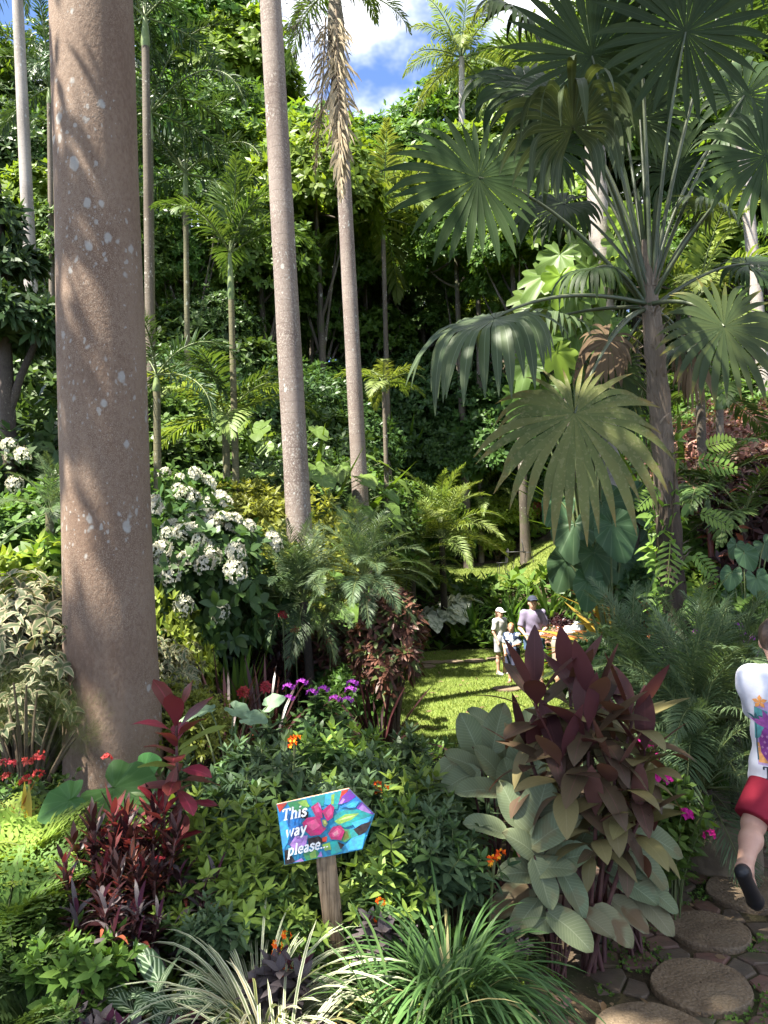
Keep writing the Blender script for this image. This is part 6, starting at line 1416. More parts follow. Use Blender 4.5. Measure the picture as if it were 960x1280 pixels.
        return smesh(name, fn, s.lo - .03, s.hi + .03, res, mat)
    def shorts(s, res, mat, hemf=.85, off=.02, top=None, flare=.012, name='shorts'):
        J, k = s.J, s.k; pel = (J['hip_l'] + J['hip_r']) / 2; top = pel[2] + .12 * k if top is None else top
        def fn(p):
            f = np.maximum(s.torso(p, off * k * .8), p[..., 2] - top); f = np.maximum(f, pel[2] - .06 * k - p[..., 2])
            for q in 'lr':
                a, b = J['hip_' + q], J['knee_' + q]; e = a + (b - a) * hemf; l = cone(p, a, e, .088 * k * s.g + off * k, .074 * k * s.g + (off + flare) * k); ax_ = nrm(b - a); f = smin(f, np.maximum(l, (p - e) @ ax_), .03 * k)
            return f
        return smesh(name, fn, s.lo - .03, s.hi + .03, res, mat)
    def shoe(s, q, res, mat):
        J, k = s.J, s.k; a, t = J['ank_' + q], J['toe_' + q]; d = nrm(t - a); 
        dn = J.get('sole_' + q, np.array([0, 0, -1.])); dn = nrm(dn - d * dn.dot(d) * .0); heel = a + dn * .050 * k - d * .035 * k
        tip = t + dn * .0 * k + d * .03 * k
        def fn(p):
            f = cone(p, heel, t, .035 * k, .040 * k); f = smin(f, cone(p, t, tip, .040 * k, .03 * k), .02 * k)
            return smin(f, np.linalg.norm(p - (a * .6 + heel * .4), axis=-1) - .036 * k, .02 * k)
        return smesh('shoe', fn, np.minimum(heel, tip) - .12 * k, np.maximum(a, tip) + .12 * k, res, mat)
    def hair(s, res, mat, long=0.):
        J, k = s.J, s.k; h = J['head']; fw = s.face
        def fn(p):
            f = ell(p, h - fw * .012 * k + [0, 0, .03 * k], np.array([.086, .100, .102]) * k, s.hyaw)
            if long: f = smin(f, cone(p, h - fw * .045 * k, h - fw * .06 * k - [0, 0, long], .085 * k, .075 * k), .03 * k)
            f = np.maximum(f, (p - (h + fw * .052 * k)) @ fw - np.clip((p[..., 2] - h[2] - .045 * k) * 1.2, -.05 * k, .05 * k))
            if not long: f = np.maximum(f, h[2] - .062 * k - p[..., 2])
            return f + .004 * k * np.sin(p[..., 0] * 140) * np.sin(p[..., 1] * 120 + p[..., 2] * 40)
        return smesh('hair', fn, h - [.2 * k, .2 * k, .2 * k + long], h + .22 * k, res, mat)
    def cap(s, res, mat):
        J, k = s.J, s.k; h = J['head']; fw = s.face
        def fn(p):
            f = np.maximum(ell(p, h + [0, 0, .045 * k], np.array([.098, .112, .100]) * k, s.hyaw), h[2] + .045 * k - p[..., 2])
            br = np.maximum(ell(p, h + fw * .12 * k + [0, 0, .052 * k], np.array([.08, .10, .016]) * k, s.hyaw), -((p - h) @ fw - .03 * k)); return smin(f, br, .01 * k)
        return smesh('cap', fn, h - .18 * k, h + .26 * k, res, mat)
def person(label, pos, fig, parts, rz=0., grp=None):
    t = thing('person', label, 'person', pos, rz, grp)
    for nm, me in parts: part(nm, me, t)
    return t
def stand(k=1., yaw=0., lift=0., armL=None, armR=None, step=.04, look=None, bend=0.):
    """upright pose, 1.72 m at k = 1; faces -Y"""
    J = dict(hip_l=(.09, 0, .90), hip_r=(-.09, 0, .90), knee_l=(.10, -step, .49), knee_r=(-.10, step * .3, .49), ank_l=(.10, -step * .2, .075), ank_r=(-.10, step, .075), toe_l=(.125, -step * .2 - .14, .032), toe_r=(-.125, step - .14, .032),
             sho_l=(.175, 0, 1.40), sho_r=(-.175, 0, 1.40), neck=(0, 0, 1.45), head=(0, -.015, 1.60))
    J.update(elb_l=(.235, .03, 1.12), wri_l=(.23, -.08, .90), elb_r=(-.235, .03, 1.12), wri_r=(-.23, -.08, .90)); J.update(armL or {}); J.update(armR or {})
    for a in J: J[a] = np.array(J[a], float)
    if bend:
        pv = np.array([0, 0, .92]); cb, sb_ = math.cos(bend), math.sin(bend)
        for a in ('sho_l', 'sho_r', 'neck', 'head', 'elb_l', 'elb_r', 'wri_l', 'wri_r'):
            q = J[a] - pv; J[a] = pv + [q[0], q[1] * cb - q[2] * sb_, q[1] * sb_ + q[2] * cb]
    c, s_ = math.cos(yaw), math.sin(yaw)
    for a in J: q = J[a]; J[a] = np.array([q[0] * c - q[1] * s_, q[0] * s_ + q[1] * c, q[2]]) * k
    if look is not None: J['look'] = np.array(look, float)
    return J
def at_feet(px, d): p = P(px, 830, d); return (float(p[0]), float(p[1]), HH(p[0], p[1]) + .012)

# woman in a purple grey shirt and denim shorts, arms bent before her
J = stand(.985, .1, armL=dict(elb_l=(.25, -.02, 1.13), wri_l=(.10, -.20, 1.06)), armR=dict(elb_r=(-.26, -.01, 1.13), wri_r=(-.22, -.20, 1.02)))
f = Figure(J, .985, 1.02).prep()
person('woman in purple grey shirt, denim shorts and dark cap on the lawn', at_feet(669, 14.4), f,
       [('body', f.body(.012, m_skin)), ('shirt', f.shirt(.014, cloth('purple_cotton', (.20, .17, .25)), .84, .85)), ('shorts', f.shorts(.014, cloth('denim', (.075, .12, .21)), .42)), ('hair', f.hair(.014, m_hair)), ('cap', f.cap(.012, cloth('navy_cap', (.03, .035, .055)))),
        ('shoe', f.shoe('l', .012, cloth('pale_canvas', (.45, .42, .40)))), ('shoe', f.shoe('r', .012, cloth('pale_canvas2', (.45, .42, .40))))])
# woman with long hair and white cap, turned aside
J = stand(.80, .75, armL=dict(elb_l=(.22, -.05, 1.13), wri_l=(.20, -.16, .92)), look=(.55, -.75, -.15))
f = Figure(J, .82, 1.0).prep()
person('person with long brown hair, white cap and white shirt behind the child', at_feet(627, 16.2), f,
       [('body', f.body(.012, m_skin)), ('shirt', f.shirt(.013, cloth('white_cotton', (.62, .60, .58)), .82 * .82, .8)), ('shorts', f.shorts(.013, cloth('grey_shorts', (.30, .30, .33)), .75)), ('hair', f.hair(.013, m_hairb, .16)), ('cap', f.cap(.012, cloth('white_cap', (.68, .70, .70)))),
        ('shoe', f.shoe('l', .012, cloth('grey_shoe', (.3, .3, .3)))), ('shoe', f.shoe('r', .012, cloth('grey_shoe2', (.3, .3, .3))))])
# child in patterned shirt
m_pat, nt = newmat('patterned_cotton'); g = G(nt); tc = g.n('ShaderNodeTexCoord'); vo = g.n('ShaderNodeTexVoronoi'); g.l(tc.outputs['Object'], vo.inputs[0]); vo.inputs['Scale'].default_value = 16; sp = g.n('ShaderNodeSeparateColor'); g.l(vo.outputs['Color'], sp.inputs[0])
g.out(g.princ(g.mix(g.step(sp.outputs[0], .45, .55), (.03, .045, .09), (.52, .60, .68)), .85, .15))
J = stand(.66, -.25, armL=dict(elb_l=(.24, .0, 1.13), wri_l=(.12, -.18, 1.12)), armR=dict(elb_r=(-.24, 0, 1.13), wri_r=(-.2, -.16, .95)))
J['head'] = J['head'] + [0, 0, .012]; f = Figure(J, .70, 1.0).prep(); f.k = .76; 
person('child in blue and white patterned shirt and navy shorts on the lawn', at_feet(641, 15.1), f,
       [('body', f.body(.010, m_skin2)), ('shirt', f.shirt(.011, m_pat, .90 * .66, .85)), ('shorts', f.shorts(.011, cloth('navy_shorts', (.045, .05, .085)), .95, .026)), ('hair', f.hair(.011, plain('fair_hair', (.30, .15, .07), (.22, .1, .05), .5, .4, 60))),
        ('shoe', f.shoe('l', .010, cloth('sandal', (.16, .10, .07)))), ('shoe', f.shoe('r', .010, cloth('sandal2', (.16, .10, .07))))])
# person bending forward in a white shirt, mostly behind the maroon leaves
J = stand(1., 1.2, bend=.95, armL=dict(elb_l=(.24, -.02, 1.12), wri_l=(.2, -.12, .90))); f = Figure(J, 1., 1.0).prep()
person('person in white shirt bending forward behind the maroon leaves', at_feet(700, 13.4), f,
       [('body', f.body(.013, m_skin)), ('shirt', f.shirt(.014, cloth('white_cotton2', (.64, .66, .70)), .86, .85)), ('shorts', f.shorts(.014, cloth('khaki', (.25, .22, .18)), .8)), ('hair', f.hair(.013, m_hair)),
        ('shoe', f.shoe('l', .012, cloth('dark_shoe', (.05, .05, .05)))), ('shoe', f.shoe('r', .012, cloth('dark_shoe2', (.05, .05, .05))))])

# the man walking away, cut by the frame
mx = P(988, 900, 4.36); gz_ = HH(mx[0], mx[1]) - .03; mpos = np.array([mx[0], mx[1], gz_])
def ml(px, py, d): return P(px, py, d) - mpos
YW = R(-22); J = dict(hip_l=(-.095, 0, .90), hip_r=(.095, .02, .90), sho_l=(-.185, -.01, 1.45), sho_r=(.19, .03, 1.45), neck=(-.02, .02, 1.52), head=(-.02, .06, 1.665),
         knee_l=ml(942, 1030, 4.30), ank_l=ml(930, 1088, 4.02), toe_l=ml(944, 1126, 4.14), knee_r=(.12, .22, .50), ank_r=(.13, .22, .085), toe_r=(.15, .37, .035),
         elb_l=(-.165, .22, 1.22), wri_l=(-.04, .42, 1.16), elb_r=(.24, .12, 1.16), wri_r=(.12, .36, 1.12), look=(.25, 1, -.05))

for a_ in ('sho_l', 'sho_r', 'neck', 'head', 'elb_l', 'elb_r', 'wri_l', 'wri_r'): J[a_] = (J[a_][0], J[a_][1], J[a_][2] - .065)
for a_ in ('hip_l', 'hip_r'): J[a_] = (J[a_][0], J[a_][1], J[a_][2] - .045)
for a_ in ('sho_l', 'sho_r', 'elb_l', 'elb_r', 'wri_l', 'wri_r', 'knee_r', 'ank_r', 'toe_r', 'hip_l', 'hip_r', 'look'):
    q = J[a_]; J[a_] = (q[0] * math.cos(YW) - q[1] * math.sin(YW), q[0] * math.sin(YW) + q[1] * math.cos(YW), q[2])
f = Figure(J, 1.03, 1.03).prep(); f.J['sole_l'] = np.array([-.30, -.55, -.15]); f.J['sole_r'] = np.array([0, 0, -1.])
m_tee = cloth('white_tee', (.66, .66, .72)); msh = f.shirt(.011, m_tee, .715, .95, .018, .028)
man = person('man in white printed shirt and crimson shorts walking away on the path', mpos, f,
       [('body', f.body(.009, m_skin)), ('shorts', f.shorts(.011, cloth('crimson_cotton', (.25, .018, .035)), .93, .022, .875)), ('hair', f.hair(.009, m_hair)), ('shoe', f.shoe('l', .008, plain('black_rubber', (.014, .014, .016), None, .5, .4))), ('shoe', f.shoe('r', .008, plain('black_rubber2', (.014, .014, .016), None, .5, .4)))])
sho = part('shirt', msh, man)
# --- strokes and letters
GL = {'T': (1.2, [[(.55, 0), (.55, 1.45)], [(.05, 1.42), (1.05, 1.42)], [(.3, .03), (.8, .03)], [(.08, 1.42), (.08, 1.1)], [(1.02, 1.42), (1.02, 1.1)]]),
 'h': (1.0, [[(.2, 0), (.2, 1.5)], [(.2, .68), (.4, .93), (.6, .95), (.74, .75), (.74, 0)], [(.02, .03), (.38, .03)], [(.58, .03), (.92, .03)], [(.02, 1.48), (.2, 1.48)]]),
 'i': (.5, [[(.22, 0), (.22, .98)], [(.22, 1.28), (.22, 1.46)], [(.02, .03), (.42, .03)], [(.04, .95), (.22, .95)]]),
 's': (.78, [[(.64, .72), (.6, .88), (.4, .97), (.18, .88), (.14, .70), (.36, .54), (.56, .42), (.62, .24), (.48, .06), (.25, .03), (.1, .14), (.07, .3)]]),
 'w': (1.2, [[(.1, .97), (.32, .02), (.58, .9), (.82, .02), (1.06, .97)], [(0, .96), (.24, .96)], [(.94, .96), (1.18, .96)]]),
 'a': (.85, [[(.14, .8), (.3, .95), (.52, .92), (.6, .72), (.6, .1), (.76, .04)], [(.6, .56), (.3, .50), (.12, .30), (.2, .07), (.4, .05), (.6, .22)]]),
 'y': (.9, [[(.1, .97), (.42, .08)], [(.76, .97), (.36, -.28), (.12, -.38)], [(0, .96), (.25, .96)], [(.62, .96), (.88, .96)]]),
 'p': (.98, [[(.2, .97), (.2, -.45)], [(.2, .76), (.45, .97), (.7, .82), (.76, .5), (.66, .15), (.42, .03), (.2, .2)], [(.02, -.43), (.4, -.43)], [(.04, .95), (.2, .95)]]),
 'l': (.5, [[(.22, 0), (.22, 1.5)], [(.02, .03), (.42, .03)], [(.04, 1.48), (.22, 1.48)]]),
 'e': (.84, [[(.12, .5), (.70, .5), (.66, .8), (.45, .96), (.2, .85), (.1, .5), (.2, .15), (.45, .03), (.7, .18)]]),
 '.': (.42, [[(.15, .02), (.15, .2)]]),
 'R': (1.15, [[(.2, 0), (.2, 1.42)], [(.2, 1.40), (.6, 1.38), (.85, 1.1), (.6, .78), (.2, .74)], [(.5, .74), (.95, .02)], [(.02, .03), (.4, .03)]]),
 'O': (1.3, [[(.6, 1.42), (.25, 1.2), (.12, .72), (.25, .22), (.6, .02), (.95, .22), (1.08, .72), (.95, 1.2), (.6, 1.42)]]),
 'P': (1.05, [[(.2, 0), (.2, 1.42)], [(.2, 1.40), (.6, 1.38), (.85, 1.05), (.6, .70), (.2, .66)], [(.02, .03), (.4, .03)]]),
 'I': (.55, [[(.25, 0), (.25, 1.42)], [(.05, .03), (.45, .03)], [(.05, 1.39), (.45, 1.39)]]),
 'C': (1.15, [[(1.0, 1.1), (.8, 1.35), (.5, 1.4), (.22, 1.15), (.12, .72), (.22, .25), (.5, .03), (.8, .08), (1.0, .35)]]),
 'A': (1.2, [[(.08, 0), (.55, 1.42), (1.02, 0)], [(.28, .5), (.84, .5)]]), 'L': (1.0, [[(.2, 0), (.2, 1.42)], [(.2, .03), (.9, .03)]])}
def stroke_quads(pts, w):
    p = np.array(pts, float); n = len(p); t = np.gradient(p, axis=0); t = t / np.maximum(np.linalg.norm(t, axis=1, keepdims=True), 1e-6); nn = np.stack([-t[:, 1], t[:, 0]], 1)
    L_e, R_e = p + nn * w / 2, p - nn * w / 2
    return [(R_e[i], R_e[i + 1], L_e[i + 1], L_e[i]) for i in range(n - 1)]
def text_quads(s, size, w=.20, thin=.11):
    x = 0; out = []
    for ch in s:
        adv, st = GL[ch]
        for k, q in enumerate(st):
            ww = thin if len(q) == 2 and abs(q[0][1] - q[1][1]) < .05 else w
            out += [(np.array(v) + [x, 0]) * size for v in stroke_quads(q, ww)] and [[(np.array(c) + [x, 0]) * size for c in v] + [k] for v in stroke_quads(q, ww)]
        x += adv
    return out, x * size
# --- print on the shirt back, laid onto the cloth surface
from mathutils.bvhtree import BVHTree
bvh = BVHTree.FromPolygons([v.co for v in msh.vertices], [tuple(p.vertices) for p in msh.polygons])
def on_back(x, z, off):
    x, z = x * 1.12 - .008, 1.10 + (z - 1.16) * 1.12; sn, cs_ = math.sin(YW), math.cos(YW); h = bvh.ray_cast(Vector((x * cs_ + sn, x * sn - cs_, z)), Vector((-sn, cs_, 0)))
    if h[0] is None: return None
    return np.array(h[0]) + np.array(h[1]) * off
def poly_on(mb, poly, off, sub=.02):
    """fan of small quads: split each polygon (convex-ish) from its centre and lay it on the cloth"""
    poly = [np.array(q, float) for q in poly]; c = np.mean(poly, 0); rings = max(1, int(max(np.linalg.norm(q - c) for q in poly) / sub))
    dense = []
    for i in range(len(poly)):
        a, b_ = poly[i], poly[(i + 1) % len(poly)]; m = max(1, int(np.linalg.norm(b_ - a) / sub)); dense += [a + (b_ - a) * k / m for k in range(m)]
    n = len(dense); V = []
    for r_ in range(rings + 1):
        for q in dense:
            s_ = c + (q - c) * max(.001, r_ / rings); v = on_back(s_[0], s_[1], off)
            if v is None: return
            V.append(v)
    mb.add(V, [(r_ * n + i, r_ * n + (i + 1) % n, (r_ + 1) * n + (i + 1) % n, (r_ + 1) * n + i) for r_ in range(rings) for i in range(n)])
cx = .0; PR = {}
def pr(col, poly, off): PR.setdefault(col, MB()); poly_on(PR[col], poly, off)
pr('lilac', [(-.155, 1.02), (.16, 1.02), (.16, 1.30), (-.02, 1.36), (-.155, 1.30)], .0025)
pr('sunset', [(-.15, 1.03), (.155, 1.03), (.155, 1.13), (0, 1.16), (-.15, 1.12)], .004)
pr('teal', [(-.158, 1.14), (-.12, 1.14), (-.10, 1.28), (-.155, 1.30)], .0045)
pine = [(-.085 + .055 * math.cos(a) * (1 + .05 * math.sin(9 * a)), 1.12 + .095 * math.sin(a)) for a in np.linspace(0, 2 * PI, 26, endpoint=False)]
pr('purple', pine, .0055)
for i in range(7):
    a = R(90 + (i - 3) * 22); l = .095 if i % 2 == 0 else .075; c0 = np.array([-.085, 1.20]); d_ = np.array([math.cos(a), math.sin(a)]); n_ = np.array([-d_[1], d_[0]]); pr('violet', [c0 + n_ * .012, c0 + d_ * l * .6 + n_ * .014, c0 + d_ * l, c0 + d_ * l * .6 - n_ * .014, c0 - n_ * .012], .0062 + i * .0002)
for i in range(5):
    for j in range(6):
        x_, z_ = -.085 + (i - 2) * .021 + (j % 2) * .010, 1.045 + j * .028
        if ((x_ + .085) / .048) ** 2 + ((z_ - 1.12) / .085) ** 2 < 1: pr('pinkdot', [(x_, z_ + .008), (x_ + .006, z_), (x_, z_ - .008), (x_ - .006, z_)], .0075)
for hx, hz in ((.035, 1.27), (.075, 1.24), (-.15, 1.235)):
    pr('trunk', [(hx - .003, 1.04), (hx + .003, 1.04), (hx + .002, hz), (hx - .002, hz)], .0056)
    for i in range(7):
        a = R(-25 + i * 38); d_ = np.array([math.cos(a), math.sin(a) - .2]); n_ = np.array([-d_[1], d_[0]]) * .006; c0 = np.array([hx, hz]); pr('trunk', [c0 + n_, c0 + d_ * .03 + n_ * 1.2, c0 + d_ * .055 - [0, .01], c0 + d_ * .03 - n_, c0 - n_], .0058 + i * .0002)
for hx, hz in ((.02, 1.325), (-.13, 1.325), (.10, 1.325)):
    for i in range(5):
        a = R(90 + i * 72); d_ = np.array([math.cos(a), math.sin(a)]); n_ = np.array([-d_[1], d_[0]]) * .010; c0 = np.array([hx, hz]); pr('orange', [c0, c0 + d_ * .018 + n_, c0 + d_ * .034, c0 + d_ * .018 - n_], .0068 + i * .0002)
pr('redflower', [(.0 + .024 * math.cos(a), 1.035 + .02 * math.sin(a)) for a in np.linspace(0, 2 * PI, 9, endpoint=False)], .0075)
tq, tw = text_quads('TROPICAL', .040, .24, .14); sc_ = .285 / tw
tb = MB()
for q in tq:
    V = [on_back(-.135 + p_[0] * sc_, .955 + p_[1] * 1.0, .0035 + .0003 * q[4]) for p_ in q[:4]]
    if all(v is not None for v in V): tb.add(V, [(0, 1, 2, 3)])
pc = {'lilac': (.52, .36, .60), 'sunset': (.70, .33, .12), 'teal': (.10, .33, .34), 'purple': (.26, .06, .25), 'violet': (.33, .09, .31), 'pinkdot': (.48, .23, .40), 'trunk': (.05, .13, .15), 'orange': (.78, .33, .10), 'redflower': (.62, .10, .14)}
pb_ = MB(); mats = []
for i, (k_, m_) in enumerate(PR.items()):
    if not m_.V: continue
    mats.append(plain('print_' + k_, pc[k_], None, .85, .1, 40)); pb_.add(np.concatenate(m_.V), np.concatenate(m_.F), None, len(mats) - 1)
part('print', pb_.build('print', mats, False), sho); part('lettering', tb.build('lettering', plain('print_ink', (.05, .055, .08), None, .8), False), sho)

# ------------------------------------------------------------------ the sign
ds = 3.45
def sp_(zx, zy, off=0.):
    return P(330 + zx / 5.12, 970 + zy / 5.12, ds - off)
outline = [(80, 182), (545, 80), (708, 244), (630, 470), (132, 570)]
pxb = P(424, 1202, ds + .02); sbase = np.array([pxb[0], pxb[1], HH(pxb[0], pxb[1]) - .05])
sign = thing('garden_sign', 'painted arrow shaped garden sign on a wooden post', 'sign', sbase)
def ngon(name, polys, mats, parent):
    V, F, MI = [], [], []
    for pts, mi in polys:
        F.append(tuple(range(len(V), len(V) + len(pts)))); V += [tuple(q - sbase) for q in pts]; MI.append(mi)
    me = bpy.data.meshes.new(name); me.from_pydata(V, [], F)
    for m_ in mats: me.materials.append(m_)
    for p_, i_ in zip(me.polygons, MI): p_.material_index = i_
    me.update(); return part(name, me, parent)
fr_ = [sp_(*q) for q in outline]; bk = [q + np.array([0, .012, 0]) for q in fr_]; n = len(fr_)
polys = [(fr_[::-1], 0), (bk, 1)] + [([fr_[i], fr_[(i + 1) % n], bk[(i + 1) % n], bk[i]], 2 if i == 0 else 1) for i in range(n)]
SCOL = {}
def scol(c):
    if c not in SCOL: SCOL[c] = plain('sign_paint', c, tuple(max(0, x * .62 + .03) for x in c), .38, .4, 42, .15)
    return SCOL[c]
board = ngon('board', polys, [scol((.02, .24, .42)), plain('board_edge', (.10, .07, .05), None, .7), plain('board_top', (.55, .33, .22), None, .6)], sign)
blue, sky_, teal, grn, mag, pnk, pur, lil, blk, red, lgr, dkb = (.02, .20, .55), (.05, .38, .72), (.02, .30, .30), (.05, .26, .10), (.42, .02, .13), (.60, .08, .22), (.16, .04, .35), (.42, .22, .55), (.02, .01, .012), (.50, .05, .03), (.24, .42, .08), (.02, .06, .25)
ART = [(blue, [(92, 240), (190, 165), (260, 150), (240, 290), (150, 420), (125, 490)]), (sky_, [(100, 300), (135, 270), (165, 350), (150, 430), (122, 470)]), (red, [(82, 184), (150, 170), (100, 235)]), (grn, [(150, 170), (250, 150), (300, 190), (230, 230), (170, 215)]), (lgr, [(215, 168), (270, 150), (290, 200), (240, 190)]),
  (teal, [(300, 135), (400, 112), (380, 190), (310, 200)]), (sky_, [(395, 112), (460, 100), (440, 190), (385, 180)]), (teal, [(450, 104), (500, 94), (470, 210), (430, 215)]), (lgr, [(430, 120), (452, 112), (446, 180), (428, 182)]), (red, [(497, 94), (545, 82), (520, 120), (480, 165)]),
  (pur, [(470, 185), (500, 130), (550, 88), (590, 130), (540, 165)]), (lil, [(478, 180), (505, 140), (520, 150), (500, 178)]), (blue, [(480, 200), (545, 165), (595, 132), (620, 165), (560, 200)]), (sky_, [(520, 190), (570, 165), (610, 160), (585, 200), (540, 205)]), (pur, [(590, 205), (625, 165), (704, 244), (660, 250)]), (lil, [(605, 208), (632, 180), (690, 238), (640, 240)]),
  (teal, [(440, 260), (500, 220), (610, 215), (700, 250), (600, 300), (520, 330), (460, 310)]), (lgr, [(450, 290), (520, 245), (610, 238), (560, 280), (480, 310)]), ((.5, .6, .22), [(470, 285), (530, 258), (590, 250), (530, 275)]), (sky_, [(560, 300), (690, 255), (650, 330), (600, 350)]), (blk, [(568, 345), (620, 310), (690, 288), (655, 355), (610, 380)]),
  (teal, [(520, 340), (570, 340), (610, 385), (560, 400)]), (sky_, [(520, 440), (560, 400), (650, 365), (628, 465), (540, 480)]), (grn, [(490, 330), (545, 345), (560, 395), (520, 425), (480, 410)]), ((.12, .14, .03), [(500, 345), (535, 355), (545, 395), (510, 415)]), (teal, [(420, 420), (475, 410), (500, 480), (430, 508)]), (blk, [(470, 420), (515, 440), (490, 470)]),
  (dkb, [(150, 440), (200, 330), (260, 300), (220, 400), (180, 450)]), (lil, [(165, 440), (200, 385), (280, 380), (270, 440), (200, 480)]), ((.30, .16, .45), [(180, 430), (215, 395), (262, 392), (240, 432)]), (blk, [(132, 480), (150, 470), (200, 545), (180, 558), (134, 568)]), (lil, [(190, 552), (240, 525), (255, 545)]), (grn, [(250, 500), (330, 460), (370, 520), (270, 541)]), (lgr, [(290, 500), (330, 470), (335, 520), (300, 530)]), (lil, [(340, 520), (365, 480), (375, 516)]), (lgr, [(370, 440), (420, 425), (430, 470), (390, 480)]), (blk, [(280, 400), (350, 385), (400, 420), (330, 450), (285, 450)]), (blk, [(230, 210), (285, 230), (280, 275), (235, 270)]),
  (mag, [(245, 300), (275, 268), (340, 258), (390, 285), (400, 335), (360, 375), (300, 385), (262, 350)]), (pnk, [(270, 300), (330, 275), (360, 320), (310, 350)]), (mag, [(300, 200), (345, 168), (370, 215), (375, 270), (330, 258)]), (pnk, [(320, 195), (345, 178), (356, 230), (330, 235)]), (lil, [(345, 165), (362, 185), (368, 215), (350, 190)]),
  (mag, [(370, 225), (425, 178), (450, 200), (440, 265), (405, 290)]), (pnk, [(395, 235), (430, 190), (438, 240), (410, 268)]), (mag, [(410, 370), (440, 325), (490, 315), (516, 350), (495, 410), (430, 405)]), (pnk, [(430, 365), (470, 328), (500, 350), (480, 385), (440, 392)]), ((.66, .25, .32), [(440, 368), (470, 345), (478, 370), (452, 385)]), (red, [(372, 395), (405, 385), (400, 420), (375, 420)]),
  (dkb, [(362, 268), (392, 270), (412, 300), (400, 335), (372, 320)]), ((.22, .26, .08), [(372, 280), (395, 278), (408, 305), (392, 328), (376, 312)]), ((.45, .42, .12), [(382, 285), (396, 290), (398, 308), (384, 305)])]
am = []; pl = []
for i, (c_, q) in enumerate(ART):
    m_ = scol(c_)
    if m_ not in am: am.append(m_)
    pl.append(([sp_(*v_, .0012 + i * .00012) for v_ in q][::-1] if False else [sp_(*v_, .0012 + i * .00012) for v_ in q], am.index(m_)))
ngon('painting', pl, am, board)
tp_ = []
for s_, x0, y0, sz, sl in [('This', 112, 287, 50, -.19), ('way', 136, 396, 49, -.22), ('please...', 150, 512, 47, -.20)]:
    q_, _ = text_quads(s_, sz, .27, .16)
    for v_ in q_: tp_.append(([sp_(x0 + c_[0] * .93 + c_[1] * .12, y0 + sl * c_[0] - c_[1], .0085 + .0004 * v_[4]) for c_ in v_[:4]], 0))
ngon('lettering', tp_, [plain('white_paint', (.72, .72, .72), (.62, .63, .66), .5, .3, 60)], board)
b = MB(); a_, c_ = P(410, 1070, ds + .03) - sbase, np.array([0, 0, 0.]); tp2 = P(404, 1040, ds + .03) - sbase
hw, hd = .043, .016; rows = []
for k_, t_ in enumerate(np.linspace(0, 1, 9)):
    c0 = c_ + (tp2 - c_) * t_; j = U(-.0012, .0012, 8)
    prof_ = [(-hw, -hd + .004), (-hw + .004, -hd), (hw - .004, -hd), (hw, -hd + .004), (hw, hd - .004), (hw - .004, hd), (-hw + .004, hd), (-hw, hd - .004)]
    rows.append([c0 + np.array([x_ + j[i_], y_, 0]) for i_, (x_, y_) in enumerate(prof_)])
V = np.concatenate(rows); b.add(V, [(r_ * 8 + i_, r_ * 8 + (i_ + 1) % 8, (r_ + 1) * 8 + (i_ + 1) % 8, (r_ + 1) * 8 + i_) for r_ in range(8) for i_ in range(8)] + [(64, 65, 66, 67), (64, 67, 68, 71), (68, 69, 70, 71)])
m_wood, nt = newmat('weathered_wood'); g = G(nt); tc = g.n('ShaderNodeTexCoord'); ob = tc.outputs['Object']; gn = g.noise(g.mapping(ob, (1, 1, .07)), 85, 4, .6, .5)
c = g.mix(g.step(gn, .32, .68), (.10, .068, .042), (.26, .185, .12)); c = g.mix(g.math('MULTIPLY', g.step(g.noise(ob, 9, 3), .52, .7), .6), c, (.08, .055, .036)); c = g.mix(g.step(g.noise(ob, 26, 1), .71, .73), c, (.03, .02, .015))
g.out(g.princ(c, .8, .2, g.bump(gn, .6, .006))); part('post', b.build('post', m_wood, False), sign)

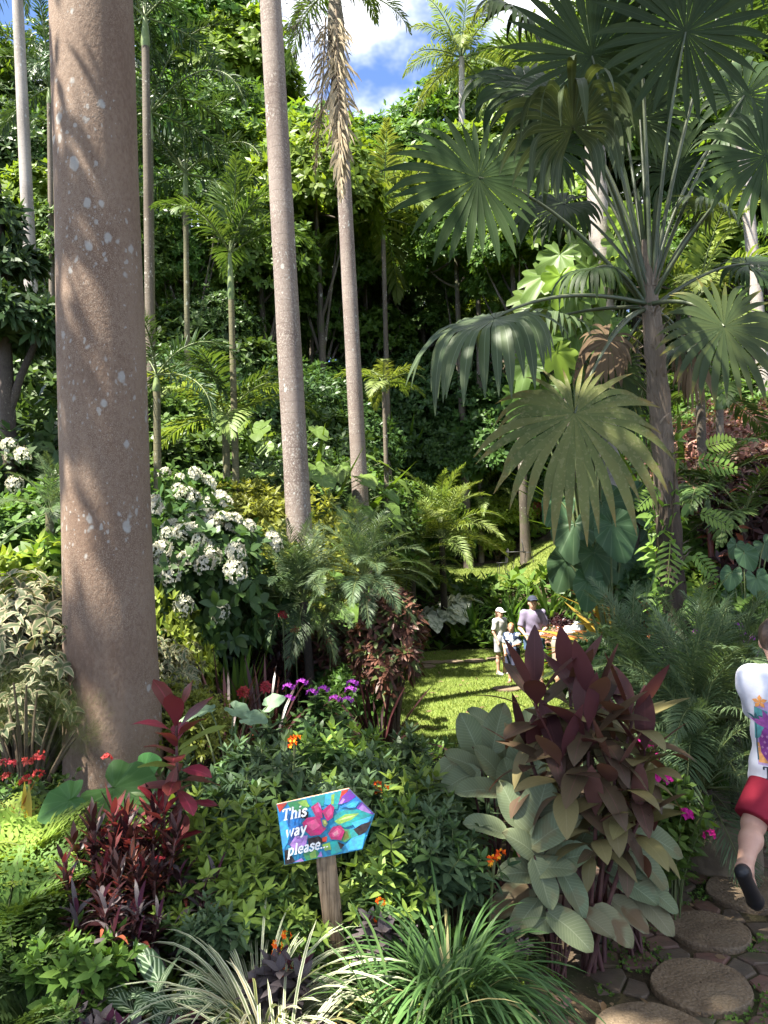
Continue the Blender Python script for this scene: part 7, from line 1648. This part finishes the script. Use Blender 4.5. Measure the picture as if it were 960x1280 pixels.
# ------------------------------------------------------------------ iron table and chairs on the upper lawn
m_iron = plain('black_iron', (.025, .025, .027), None, .5, .4)
def ironkit_chair():
    out = []
    b = MB(); tube(b, [(.2 * math.cos(a), .2 * math.sin(a), .45) for a in np.linspace(0, 2 * PI, 17)], .012, 6)
    for i in range(-3, 4): tube(b, [(-.19 * math.cos(i * .4), i * .055, .45), (.19 * math.cos(i * .4), i * .055, .45)], .009, 5)
    out.append(('seat', b.build('seat', m_iron)))
    b = MB(); tube(b, [(-.18, .17, .45), (-.19, .20, .75), (-.12, .23, .92), (0, .235, .96), (.12, .23, .92), (.19, .20, .75), (.18, .17, .45)], .012, 6)
    for i in (-2, -1, 0, 1, 2): tube(b, [(i * .055, .19, .46), (i * .05, .225, .92)], .008, 5)
    out.append(('backrest', b.build('backrest', m_iron)))
    b = MB(); tube(b, [(0, 0, .45), (.03, 0, .22), (.06, 0, 0)], .012, 6); lg = b.build('leg', m_iron)
    for a in (45, 135, 225, 315): out.append(('leg', lg, Matrix.Rotation(R(a), 4, 'Z') @ Matrix.Translation((.17, 0, 0))))
    return out
kch = ironkit_chair()
def on_up(px, d): p = P(px, 715, d); return (float(p[0]), float(p[1]), HH(p[0], p[1]) + .01)
put(kch, 'garden_chair', 'black iron garden chair nearer the old fan leaf on the upper lawn', 'chair', on_up(662, 28.2), 1.4, 1., 'iron garden chairs')
put(kch, 'garden_chair', 'black iron garden chair on the shrub side of the upper lawn', 'chair', on_up(628, 28.2), -1.5, 1., 'iron garden chairs')
b = MB(); a = np.linspace(0, 2 * PI, 25)[:-1]; b.add(np.concatenate([np.stack([np.cos(a) * r_, np.sin(a) * r_, np.full(24, z_)], 1) for r_, z_ in ((.02, .70), (.40, .70), (.41, .715), (.40, .73), (.02, .73))]), [(q_ * 24 + i_, q_ * 24 + (i_ + 1) % 24, (q_ + 1) * 24 + (i_ + 1) % 24, (q_ + 1) * 24 + i_) for q_ in range(4) for i_ in range(24)])
ktt = [('tabletop', b.build('tabletop', m_iron))]; b = MB(); tube(b, [(.05, 0, .70), (.12, 0, .4), (.30, 0, 0)], .014, 6); lg = b.build('leg', m_iron); ktt += [('leg', lg, Matrix.Rotation(R(a_), 4, 'Z')) for a_ in (0, 120, 240)]
put(ktt, 'garden_table', 'round black iron table between the two iron chairs', 'table', on_up(645, 28.3), 0.)
bpy.context.view_layer.update()
